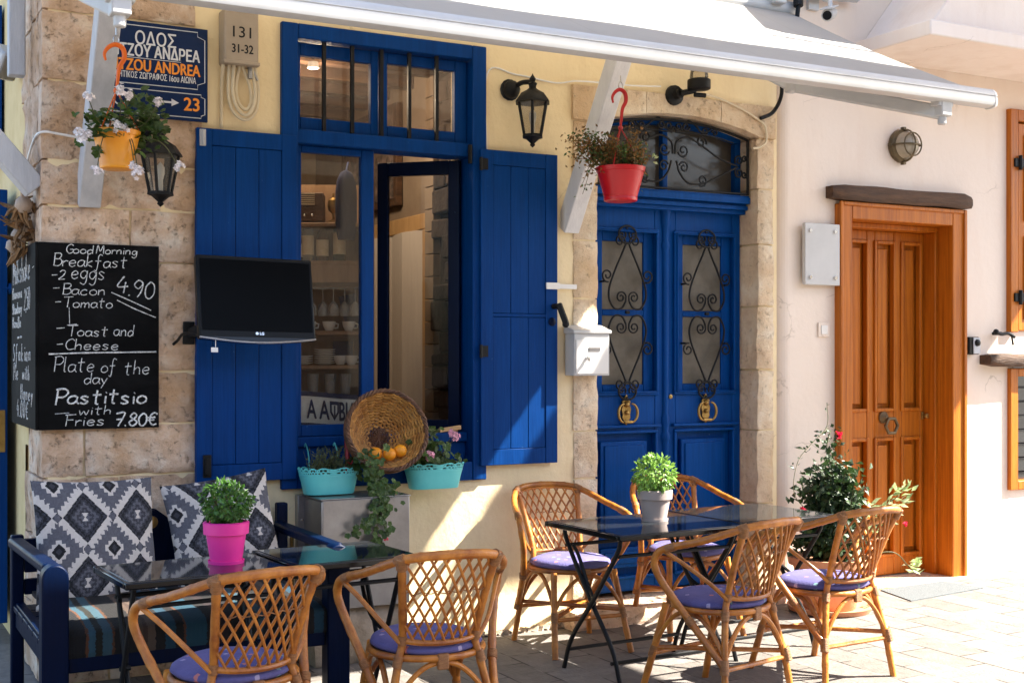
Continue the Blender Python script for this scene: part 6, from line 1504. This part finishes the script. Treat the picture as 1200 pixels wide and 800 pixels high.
m = MB(); m.box(BX0 + .105, BX1 - .105, BF - .02, BF + .02, .30, .405); part('front_rail', m, M['navy'], bn, bevel=.006)
m = MB()
for k in range(6): m.box(BX0 + .02, BX1 - .02, BF + .03 + k * .15, BF + .03 + k * .15 + .14, .385, .41)
part('seat', m, M['navy'], bn, bevel=.004)
m = MB(); n = 40; P = []
for i in range(n + 1):
    x = BX0 + .07 + (BX1 - BX0 - .08) * i / n; s_ = (x - 1.345) / .62; P.append((x, .70 + .06 * math.exp(-(s_ * 5) ** 2 * .6) + .05 * math.exp(-((abs(s_) - .0) * 9) ** 2)))
m.prism([(P[0][0], .55)] + P + [(P[-1][0], .55)][::1], BB - .02, BB + .02); part('back_rail', m, M['navy'], bn, bevel=.004)
m = MB(); m.lathe([(.055, 0), (.055, .012), (.03, .014)], (1.345, BB - .02, .745), 20, M3=RX); part('rosette', m, M['navy'], bn)
m = MB(); m.lathe([(.030, .0), (.026, .016), (.001, .02)], (1.345, BB - .032, .745), 18, M3=RX); part('medallion', m, M['brass'], bn)
m = MB(); m.box(BX0 + .07, BX1 - .02, BB - .015, BB + .015, .45, .52); part('lower_back_rail', m, M['navy'], bn, bevel=.004)
# blanket
mb = MB(); nx_, ny_ = 90, 40; x0, x1 = BX0 + .095, BX1 - .08; ya, yb_ = BF - .028, BB - .05; prof = []
for j in range(ny_ + 1):
    t = j / ny_
    if t < .22: y = ya; z = .37 + (.455 - .37) * t / .22
    else: q = (t - .22) / .78; y = ya + (yb_ - ya) * q; z = .455 + .022 * (1 - math.exp(-q * 18))
    prof.append((y, z))
for s_ in (0, 1):
    for y, z in prof:
        for i in range(nx_ + 1):
            x = x0 + (x1 - x0) * i / nx_; w_ = .012 * noise2(x * 2, y * 2, 2.2); mb.v.append(Vector((x + .02 * noise2(y, x, 3), y + (0 if s_ == 0 else .012), z + w_ * (1 if z > .44 else .2) - .02 * s_)))
w = nx_ + 1; N1 = w * (ny_ + 1)
for j in range(ny_):
    for i in range(nx_): a = j * w + i; mb.face((a, a + 1, a + w + 1, a + w)); mb.face((N1 + a, N1 + a + w, N1 + a + w + 1, N1 + a + 1))
for i in range(nx_): a = i; mb.face((a, N1 + a, N1 + a + 1, a + 1)); a = ny_ * w + i; mb.face((a, a + 1, N1 + a + 1, N1 + a))
for j in range(ny_): a = j * w; mb.face((a, a + w, N1 + a + w, N1 + a)); a += nx_; mb.face((a, N1 + a, N1 + a + w, a + w))
tag(part('bench_blanket', mb, M['blanket'], smooth=80), 'striped woven blanket in teal, brown and black covering the bench seat', 'blanket')

def kilim(u, v):
    """woven pattern: 0 white, 1 grey, 2 slate, 3 black"""
    a, b = u / .25 + v / .30, u / .25 - v / .30
    ia, ib = math.floor(a), math.floor(b); fa, fb = a - ia, b - ib
    d = min(fa, 1 - fa, fb, 1 - fb); kind = (ia - ib) % 2
    e = fb if d in (fa, 1 - fa) else fa
    # small stepped knot where bands cross
    cu, cv = min(fa, 1 - fa), min(fb, 1 - fb)
    if cu < .085 and cv < .085: return 1 if (cu + cv) < .11 else 2
    if kind == 0:
        if d < .095: return 0
        du, dv = abs(fa + fb - 1), abs(fa - fb)       # du vertical-ish spread, dv horizontal-ish
        tri = abs((e * 9) % 1 - .5) * 2
        if d < .165: return 3 if (d - .095) / .07 < tri else 2
        q = max(abs(fa - .5), abs(fb - .5)) + .03 * round(abs((e * 9) % 1 - .5) * 2)
        vx, vy = (fa + fb - 1), (fa - fb)
        if abs(vx) < .11 and abs(vy) < .13 and abs(vx) < abs(vy) * .75 + .02: return 0
        lvl = int(q * 16)
        return (1, 2, 1, 2, 3, 3)[min(5, max(0, lvl - 1))] if lvl else 1
    else:
        tri = abs((e * 7.5) % 1 - .5) * 2
        if d < .022: return 0
        if d < .12: return 0 if (d - .022) / .098 < tri else 1
        q = max(abs(fa - .5), abs(fb - .5)); tq = abs((e * 8) % 1 - .5) * 2
        if q < .055: return 2
        if q < .125: return 3
        if q < .165 + .06 * tq: return 0
        return 1
def pillow(lab, c, W, H, T, rot, u0, v0, seed):
    g = random.Random(seed); n = 132; mb = MB(); c = Vector(c)
    for s_ in (0, 1):
        for j in range(n + 1):
            for i in range(n + 1):
                s, t = -1 + 2 * i / n, -1 + 2 * j / n
                f = (max(0, 1 - s ** 2) ** .42) * (max(0, 1 - t ** 2) ** .42)
                x = W / 2 * s * (1 - .055 * (1 - t * t)); z = H / 2 * t * (1 - .055 * (1 - s * s))
                y = (-1 if s_ == 0 else .8) * T / 2 * f + .010 * noise2(s * 2.2 + seed, t * 2.2, 1.0) * (1 if s_ == 0 else .5) - .018 * (1 if t < 0 else 0) * t * 0
                mb.v.append(c + rot @ Vector((x, y, z)))
    w = n + 1; N1 = w * w
    for s_ in (0, 1):
        for j in range(n):
            for i in range(n):
                a = s_ * N1 + j * w + i; mb.cur = kilim(u0 + (i + .5) / n * W, v0 + (j + .5) / n * H)
                mb.face((a, a + 1, a + w + 1, a + w) if s_ == 0 else (a, a + w, a + w + 1, a + 1))
    mb.cur = 0
    for i in range(n): a = i; mb.face((a, N1 + a, N1 + a + 1, a + 1)); a = n * w + i; mb.face((a, a + 1, N1 + a + 1, N1 + a))
    for j in range(n): a = j * w; mb.face((a, a + w, N1 + a + w, N1 + a)); a += n; mb.face((a, N1 + a, N1 + a + w, a + w))
    o = part('patterned_pillow', mb, [M['pw'], M['pl'], M['pd'], M['pk']], smooth=180)
    return tag(o, lab, 'pillow', 'patterned pillows on the bench')
pillow('square black and white diamond pattern pillow at the left end of the bench', (1.055, -.33, .70), .545, .565, .15, Euler((R(-14), R(1.5), R(8))).to_matrix(), .167, .21, 1)
pillow('slanted black and white diamond pattern pillow behind the pink pot of basil', (1.635, -.30, .715), .50, .50, .15, Euler((R(-14), R(-8), R(-4))).to_matrix(), .212, .10, 2)

# ------------------------------------------------------------------ folding tables
def table(lab, x0, x1, y0, y1, h, rz=0.0):
    cx, cy = (x0 + x1) / 2, (y0 + y1) / 2; a, b = (x1 - x0) / 2, (y1 - y0) / 2
    t = thing('folding_table', lab, 'table', (cx, cy, 0), rz, 'black folding tables with glass tops')
    m = MB(); q = .013
    m.box(-a, a, -b, -b + .028, h - .026, h); m.box(-a, a, b - .028, b, h - .026, h); m.box(-a, -a + .028, -b + .028, b - .028, h - .026, h - .0005); m.box(a - .028, a, -b + .028, b - .028, h - .026, h - .0005)
    part('top_frame', m, M['gloss'], t, local=True, bevel=.005)
    m = MB(); m.box(-a + .02, a - .02, -b + .02, b - .02, h - .008, h + .0015); part('glass_top', m, M['tabglass'], t, local=True, bevel=.001)
    for s_ in (-1, 1):
        xx = s_ * (a - .05)
        for e in (-1, 1):
            x2 = xx - s_ * (.022 if e > 0 else 0); m = MB(); P = crom([(x2, e * (b - .07), h - .03), (x2, e * (b - .10), h - .10), (x2, e * .03, h * .52), (x2, -e * (b - .17), .16), (x2, -e * (b - .10), .0)], 6)
            m.tube(P, .0125, 8, flat=.8); part('leg', m, M['black'], t, local=True)
    for e in (-1, 1):
        m = MB(); m.tube([(-a + .05, e * (b - .145), .10), (a - .05, e * (b - .145), .10)], .009, 6); part('stretcher', m, M['black'], t, local=True)
        m = MB(); m.tube([(-a + .06, e * (b - .10), h - .11), (a - .06, e * (b - .10), h - .11)], .009, 6); part('upper_stretcher', m, M['black'], t, local=True)
    for s_ in (-1, 1):
        m = MB(); xx = s_ * (a - .062); m.tube(crom([(xx, -.02, h * .52), (xx - s_ * .02, .06, h * .60), (xx - s_ * .02, .14, h * .78), (xx, b - .16, h - .10)], 5), .009, 6); m.tube([(xx - .02, 0, h * .49), (xx + .02, 0, h * .49)], .010, 8); part('brace', m, M['black'], t, local=True)
    m = MB()
    for s_ in (-1, 1):
        for e in (-1, 1): m.box(s_ * (a - .09) - .03, s_ * (a - .09) + .03, e * (b - .10) - .02, e * (b - .10) + .02, h - .036, h - .026)
    part('hinge_plate', m, M['black'], t, local=True)
    return t
table('black folding table with the grey pot of basil on its glass top', 3.142, 3.912, -1.345, -.70, .71, R(2.5))
table('black folding table with empty glass top at the right, nearest the orange door', 3.925, 4.60, -1.20, -.585, .706, R(2.5))
table('black folding table with the magenta pot of basil on its glass top', .93, 1.575, -1.485, -1.02, .705, R(4))
table('black folding table with empty glass top in front of the steel cabinet', 1.585, 2.13, -1.44, -.955, .71, R(4))

# ------------------------------------------------------------------ potted basil
def basil(pot_lab, c, rb, rt, h, pm, lm, R_, seed, foot=True):
    t = thing('potted_basil', pot_lab, 'potted plant', c); c = Vector(c); g = random.Random(seed)
    part('pot', pot_mb(c + Vector((0, 0, .006)), rb, rt, h, rimh=h * .32), pm, t)
    m = MB(); m.lathe([(rb * .95, 0), (rb * 1.12, .0), (rb * 1.15, .013), (rb * 1.08, .013), (rb * 1.02, .006)], c, 32); part('saucer', m, pm, t)
    m = MB(); m.lathe([(rt * .95, h - .02), (.001, h - .015)], c, 20); part('soil', m, M['soil'], t)
    m = MB(); st = MB(); k = 0; cz = c.z + h + R_ * .72
    while k < 760:
        d = sph(g)
        if d.length < .62: continue
        d.normalize(); q = Vector((c.x, c.y, cz)) + Vector((d.x * R_, d.y * R_, d.z * R_ * .92)) * g.uniform(.74, 1.08) * (1 + .22 * noise2(d.x * 1.3 + seed, d.z * 1.3 + d.y, 1.9))
        if q.z < c.z + h - .005: continue
        if d.z < -.5 and q.z < c.z + h + .02: q.x = c.x + (q.x - c.x) * .9
        m.leaf(q - d * .008, (d * .5 + Vector((0, 0, -.35 if d.z < .5 else .1)) + rv(g) * .55), d, g.uniform(.016, .036), g.uniform(.011, .021), -.2); k += 1
    for k in range(40):
        d = sph(g); st.tube([c + Vector((d.x * rt * .5, d.y * rt * .5, h - .02)), Vector((c.x, c.y, cz)) + d * R_ * .8], .0016, 4)
    part('foliage', m, lm, t, smooth=0); part('stems', st, M['stem'], t)
basil('taupe pot of pale green basil on the right glass table', (3.605, -.98, .712), .058, .080, .148, M['greypot'], M['basil'], .105, 3)
basil('magenta pot of dark green basil on the left glass table', (1.392, -1.225, .707), .062, .082, .158, M['pinkpot'], M['basil_d'], .100, 4)

# ------------------------------------------------------------------ rattan armchairs
def make_chair():
    t = thing('rattan_armchair', '', 'chair')
    def P(name, m, mt=None, **k): return part(name, m, mt or M['rattan'], t, local=True, **k)
    r0 = .0164
    def cane(m, pts, r, gap=.155, n_=9):
        C_ = crom(pts, n_); s_ = 0.0; nxt = gap * crnd.uniform(.3, .8); rr = [r]
        for i in range(1, len(C_)):
            s_ += (C_[i] - C_[i - 1]).length
            if s_ > nxt: nxt += gap * crnd.uniform(.8, 1.25); rr.append(r * 1.10)
            else: rr.append(r * (1 + .03 * crnd.uniform(-1, 1)))
        m.tube(C_, rr, 10)
    # cane bows that run from the rear leg, round the front of the arm and over the back
    for s_ in (-1, 1):
        pts = [(-.212 * s_, -.205, .205), (-.250 * s_, -.055, .375), (-.298 * s_, .06, .53), (-.322 * s_, .090, .615), (-.320 * s_, .063, .672), (-.303 * s_, .0, .698), (-.270 * s_, -.12, .730), (-.228 * s_, -.225, .768), (-.182 * s_, -.297, .798)]
        m = MB(); cane(m, pts, r0); P('arm', m)
    m = MB(); cane(m, [(-.19, -.288, .795), (-.12, -.335, .810), (0, -.352, .816), (.12, -.335, .810), (.19, -.288, .795)], r0 * 1.05); P('top_rail', m)
    for s_ in (-1, 1):
        m = MB(); cane(m, [(-.226 * s_, -.232, 0), (-.200 * s_, -.205, .20), (-.158 * s_, -.172, .40), (-.141 * s_, -.170, .485), (-.160 * s_, -.235, .66), (-.180 * s_, -.297, .798)], r0 * .92); P('leg', m)
        m = MB(); cane(m, [(-.216 * s_, .272, 0), (-.195 * s_, .215, .20), (-.172 * s_, .16, .415)], .0158); P('leg', m)
    m = MB(); ring = [(.215 * math.cos(a), -.01 + .205 * math.sin(a), .417) for a in [2 * math.pi * i / 36 for i in range(36)]]; m.tube(ring, .0135, 10, closed=True); P('seat_ring', m)
    m = MB(); m.lathe([(.205, .418), (.001, .419)], (0, -.01, 0), 24); P('seat', m, M['wicker'])
    m = MB(); m.tube(crom([(-.143, -.168, .482), (-.08, -.205, .476), (0, -.22, .474), (.08, -.205, .476), (.143, -.168, .482)], 6), .0115, 8); P('back_rail', m)
    m = MB(); m.tube(crom([(-.172, -.275, .785), (-.10, -.318, .797), (0, -.335, .80), (.10, -.318, .797), (.172, -.275, .785)], 6), .006, 6); P('inner_rail', m)
    # arm stays
    for s_ in (-1, 1):
        m = MB(); m.tube(crom([(-.313 * s_, .04, .676), (-.265 * s_, -.04, .62), (-.205 * s_, -.135, .54), (-.150 * s_, -.178, .475)], 6), .0095, 8); P('arm_stay', m)
    # arched braces below the seat and crossed stretchers
    def legp(sx, sy, z):
        if sy < 0: q = (.200 + .026 * (1 - z / .2), -.205 - .027 * (1 - z / .2)) if z < .2 else (.200 - .042 * (z - .2) / .2, -.205 + .033 * (z - .2) / .2)
        else: q = (.195 + .021 * (1 - z / .2), .215 + .057 * (1 - z / .2)) if z < .2 else (.195 - .023 * (z - .2) / .215, .215 - .055 * (z - .2) / .215)
        return Vector((q[0] * sx, q[1], z))
    cor = [(-1, -1), (1, -1), (1, 1), (-1, 1)]
    for k in range(4):
        A, B = legp(*cor[k], .225), legp(*cor[(k + 1) % 4], .225); mid = (A + B) / 2; out = Vector((mid.x, mid.y, 0)).normalized() * .0
        m = MB(); m.tube(crom([A, A.lerp(B, .14) + Vector((0, 0, .09)), A.lerp(B, .32) + Vector((0, 0, .155)), A.lerp(B, .5) + Vector((0, 0, .172)), A.lerp(B, .68) + Vector((0, 0, .155)), A.lerp(B, .86) + Vector((0, 0, .09)), B], 5), .0105, 8); P('arched_brace', m)
    for a_, b_, dz in (((-1, -1), (1, 1), .0), ((1, -1), (-1, 1), .018)):
        m = MB(); m.tube([legp(*a_, .195 + dz), legp(*b_, .195 + dz)], .0105, 8); P('stretcher', m)
    for a_, b_ in (((-1, 1), (1, 1)), ((-1, -1), (1, -1))):
        m = MB(); m.tube([legp(*a_, .185), legp(*b_, .185)], .0105, 8); P('stretcher', m)
    # lattice
    def LS(s, u):   # s across -1..1, u up 0..1
        w_ = .138 + (.172 - .138) * u; y = -.170 + (-.278 + .170) * u - (.048 + .010 * u) * (1 - s * s); z = .480 + (.79 - .480) * u + .010 * (1 - s * s) * u
        return Vector((w_ * s, y, z))
    m = MB(); K = 1.02
    for fam in (1, -1):
        k = -1.0 - K
        while k < 1.0:
            pts = []
            for i in range(25):
                u = i / 24; s = k + K * u + .16
                if -1 <= s <= 1: q = LS(fam * s, u); q.y += .005 * fam; pts.append(q)
            if len(pts) > 2: m.tube(pts, .0054, 6)
            k += .262
    P('lattice', m)
    m = MB(); m.tube([LS(-1 + 2 * i / 20, .60 + .02 * math.sin(i * 2)) + Vector((0, -.006, 0)) for i in range(21)], .0022, 5); P('lattice_tie', m, M['rattan_d'])
    # wrapped joints
    def wrap(p, q, r): m = MB(); p, q = Vector(p), Vector(q); nn = 6; m.tube([p.lerp(q, i / (2 * nn)) for i in range(2 * nn + 1)], [r * (1.0 if i % 2 else .93) for i in range(2 * nn + 1)], 10); return m
    ws = []
    for s_ in (-1, 1):
        ws += [wrap((-.175 * s_, -.283, .762), (-.184 * s_, -.303, .806), .0222), wrap((-.196 * s_, -.278, .789), (-.170 * s_, -.306, .803), .0205), wrap((-.141 * s_, -.170, .468), (-.143 * s_, -.176, .502), .0185),
               wrap((-.215 * s_, -.217, .168), (-.205 * s_, -.206, .228), .0205), wrap((-.312 * s_, .028, .688), (-.299 * s_, -.012, .702), .0195), wrap((-.165 * s_, -.176, .385), (-.155 * s_, -.171, .425), .0185),
               wrap((-.199 * s_, .226, .172), (-.193 * s_, .210, .222), .0185), wrap((-.256 * s_, -.043, .388), (-.246 * s_, -.066, .362), .0205)]
    for q in ws: P('binding', q, M['rattan_d'])
    m = MB(); m.box(-.022, .022, -.228, -.208, .375, .435); P('binding', m, M['rattan_d'], bevel=.006); m = MB(); m.box(-.018, .018, .185, .21, .375, .435); P('binding', m, M['rattan_d'], bevel=.006)
    return t
def make_cushion():
    m = MB(); n = 40; rows = [(.001, .004), (.16, .0), (.205, .004), (.221, .018), (.216, .032), (.188, .044), (.12, .050), (.001, .050)]
    for r_, z in rows:
        for k in range(n):
            a = 2 * math.pi * k / n; w_ = 1 + .012 * math.sin(5 * a) + .01 * noise2(math.cos(a) * 2, math.sin(a) * 2, 1.5); m.v.append(Vector((r_ * w_ * math.cos(a), r_ * .96 * w_ * math.sin(a), z + .006 * noise2(r_ * 12 * math.cos(a), r_ * 12 * math.sin(a), .7))))
    for j in range(len(rows) - 1):
        for k in range(n): l = (k + 1) % n; m.face((j * n + k, j * n + l, (j + 1) * n + l, (j + 1) * n + k))
    return part('seat_cushion', m, M['cushion'], smooth=180)
chairs = [(4.215, -1.51, R(4.2), 'rattan armchair in front of the terracotta rose pot, rightmost at the tables', 'sunlit purple cushion on the rattan chair in front of the big flower pot'),
          (3.525, -1.60, R(11.9), 'rattan armchair nearest the viewer at the table with the taupe pot', 'shaded purple cushion with small squares on the chair in front of the taupe pot table'),
          (3.462, -.409, R(174.9), 'rattan armchair against the cream wall below the letter box, facing the street', 'pale sunlit cushion on the chair against the cream wall'),
          (4.229, -.38, R(168.6), 'rattan armchair before the blue double door behind the taupe pot', 'sunlit cushion on the chair standing before the blue double door'),
          (1.251, -1.816, R(7.0), 'rattan armchair in front of the bench and the magenta pot table', 'dark purple cushion on the chair in front of the magenta pot table'),
          (2.02, -1.747, R(-7.3), 'rattan armchair in front of the steel cabinet, beside the bench end', 'purple cushion on the chair in front of the steel cabinet')]
proto = make_chair(); pc = make_cushion()
for i, (x, y, a, lab, cl) in enumerate(chairs):
    o = proto if i == 0 else copy_tree(proto); o.location = (x, y, gz_at(x)); o.rotation_euler = (0, 0, a); tag(o, lab, 'chair', 'rattan armchairs round the folding tables')
    q = pc if i == 0 else pc.copy()
    if i: COL.objects.link(q)
    q.location = Vector((x, y, .424 + gz_at(x))) + Matrix.Rotation(a, 3, 'Z') @ Vector((0, .0, 0)); q.rotation_euler = (0, 0, a + .35 * i); tag(q, cl, 'cushion', 'purple cushions on the rattan chairs')

# ------------------------------------------------------------------ big pot with roses beside the orange door
bp = thing('potted_rose', 'terracotta pot with a dark leaved rose bush between the blue and the orange door', 'potted plant', (5.22, -.42, .025)); c = Vector((5.24, -.42, .03))
mb = MB(); mb.lathe([(.14, 0), (.15, .01), (.215, .26), (.24, .265), (.245, .31), (.225, .31), (.205, .27), (.15, .26)], c, 36); part('pot', mb, M['terra'], bp)
mb = MB(); mb.lathe([(.15, .0), (.235, .0), (.25, .03), (.24, .03), (.20, .012)], c + Vector((0, 0, -.005)), 32); part('saucer', mb, M['terra'], bp)
mb = MB(); mb.lathe([(.21, .27), (.001, .28)], c, 20); part('soil', mb, M['soil'], bp)
g = random.Random(17); mb = MB(); st = MB(); va = MB()
for k in range(50):
    a = g.uniform(0, 6.28); hh = g.uniform(.36, .84); e = c + Vector((math.cos(a) * g.uniform(.03, .30) * (1.25 - hh), math.sin(a) * g.uniform(.03, .22), hh)); P = crom([c + Vector((.05 * math.cos(a), .05 * math.sin(a), .27)), (c + e) / 2 + Vector((0, 0, .18)) + rv(g, .04), e], 6)
    st.tube(P, [.005 - .003 * i / len(P) for i in range(len(P))], 5)
    for j in range(84):
        q = P[g.randrange(3, len(P))] + Vector((g.gauss(0, .045), g.gauss(0, .045), g.gauss(0, .04))); mb.leaf(q, rv(g) + Vector((0, -.2, -.2)), rv(g) + Vector((0, -.5, .8)), g.uniform(.036, .066), g.uniform(.024, .042), .1)
P = crom([c + Vector((0, 0, .5)), c + Vector((.0, -.02, .8)), c + Vector((-.02, 0, .95)), c + Vector((.0, .0, 1.04))], 8); st.tube(P, .0035, 5)
for j in range(150): i = g.randrange(len(P)); q = P[i] + Vector((g.gauss(.02, .05 * (1.2 - i / len(P))), g.gauss(0, .04), g.gauss(0, .03))); mb.leaf(q, rv(g), rv(g) + Vector((0, -.5, .8)), g.uniform(.025, .045), g.uniform(.016, .028), .1)
for pts in ([(-.05, 0, .55), (-.22, -.02, .62), (-.30, -.03, .72), (-.26, -.02, .88), (-.16, -.02, .98), (-.04, -.02, 1.08), (-.02, 0, 1.22)], [(-.05, 0, .5), (-.25, -.03, .56), (-.34, -.03, .52)]):
    P = crom([c + Vector(q) for q in pts], 8); st.tube(P, .002, 5)
    for j in range(26): q = P[g.randrange(len(P))]; mb.leaf(q + rv(g, .02), rv(g), rv(g), .025, .016)
for j in range(60): q = c + Vector((g.uniform(.12, .34), -.12, g.uniform(.40, .62))) + rv(g, .05); va.leaf(q, Vector((g.uniform(-.4, .9), -.5, g.uniform(-.2, .8))), rv(g), g.uniform(.04, .07), g.uniform(.018, .028))
for j in range(26): q = c + Vector((.42, -.14, .66)) + rv(g, .06); va.leaf(q, Vector((g.uniform(-.6, .9), -.5, g.uniform(-.2, 1))), rv(g), .06, .024)
for j in range(16): q = c + Vector((.44, -.20, .24)) + rv(g, .045); va.leaf(q, Vector((g.uniform(-.6, .9), -.5, g.uniform(-.4, .6))), rv(g), .06, .026)
st.tube(crom([c + Vector((.1, -.1, .3)), c + Vector((.3, -.2, .34)), c + Vector((.44, -.20, .24))], 6), .003, 5); st.tube(crom([c + Vector((.1, -.1, .4)), c + Vector((.3, -.14, .6)), c + Vector((.42, -.14, .66))], 6), .003, 5)
part('foliage', mb, M['leaf_d'], bp, smooth=0); part('variegated_foliage', va, M['variegated'], bp, smooth=0); part('stems', st, M['stem'], bp)
for q, r_ in ((Vector((.02, -.05, 1.03)), .034), (Vector((-.24, -.04, .60)), .026), (Vector((.46, -.15, .49)), .02), (Vector((.02, -.2, .30)), .02)):
    mb = MB()
    for k in range(12): d = sph(g); mb.leaf(c + q, d, rv(g), r_, r_ * .8, .3)
    part('rose_bloom', mb, M['redpetal'], bp, smooth=0)
# doormat
dm = thing('doormat', 'thin grey doormat on the sunlit paving before the orange door', 'doormat', (6.25, -.25, .05))
mb = MB(); mb.hexa([(5.82, -.498, .03), (6.504, -.439, .04), (6.45, -.142, .04), (5.914, -.145, .03), (5.82, -.498, .038), (6.504, -.439, .050), (6.45, -.142, .050), (5.914, -.145, .040)]); part('mat', mb, M['mat'], dm)
# shadow-casting street furniture right of the view: a cafe chair by the window
# ------------------------------------------------------------------ unseen sheets added overhead to cast shade on street and awning
def caster(lab, pts, z):
    t = thing('shade_caster', lab, 'shade sail', (pts[0][0], pts[0][1], z), 0, 'added shade casters over the street'); m = MB(); n = len(pts)
    m.v = [Vector((x, y, z)) for x, y in pts] + [Vector((x, y, z + .004)) for x, y in pts]; m.face(range(n)); m.face(list(range(n, 2 * n))[::-1])
    for i in range(n): j = (i + 1) % n; m.face((i, j, n + j, n + i))
    part('canvas', m, M['caster_cloth'], t, smooth=0)
    return t
caster('unseen added shade sail over the near tables', CASTER1, 4.0)
caster('unseen long narrow added shade sail high above the awning', CASTER2, 5.5)
# ------------------------------------------------------------------ light, sky, camera
w = bpy.data.worlds.new('World'); SC.world = w; w.use_nodes = True
N, L = w.node_tree.nodes, w.node_tree.links
sky = N.new('ShaderNodeTexSky'); sky.sky_type = 'NISHITA'; sky.sun_disc = False
SUND = Vector((1.15, -.53, 1.22)).normalized()
el = math.asin(SUND.z); az = math.atan2(SUND.x, SUND.y)
sky.sun_elevation = el; sky.sun_rotation = az; sky.air_density = 1.0; sky.dust_density = 1.5
L.new(sky.outputs[0], N['Background'].inputs[0]); N['Background'].inputs[1].default_value = 0.075
sl_ = bpy.data.lights.new('sun', 'SUN'); sl_.energy = 5.0; sl_.angle = R(.53); sl_.color = (1, .93, .81)
so_ = bpy.data.objects.new('sun', sl_); COL.objects.link(so_); so_.rotation_euler = (-SUND).to_track_quat('-Z', 'Y').to_euler(); so_.location = (8, -6, 9)
cd_ = bpy.data.cameras.new('camera'); cam = bpy.data.objects.new('camera', cd_); COL.objects.link(cam)
cam.location = (0, -DIST, EYE); cam.rotation_euler = (R(90), 0, -YAW)
cd_.sensor_width = 36; cd_.lens = 36 * F_PX / 1200; cd_.shift_y = 18 / 1200; cd_.clip_end = 500; cd_.clip_start = .05
SC.camera = cam
SC.view_settings.view_transform = 'Standard'; SC.view_settings.look = 'None'; SC.view_settings.gamma = 1; SC.view_settings.use_curve_mapping = False
SC.view_settings.exposure = EXPO
SC.cycles.use_denoising = True
SC.cycles.max_bounces = 10; SC.cycles.diffuse_bounces = 5; SC.cycles.transparent_max_bounces = 12
SC.cycles.sample_clamp_indirect = 6
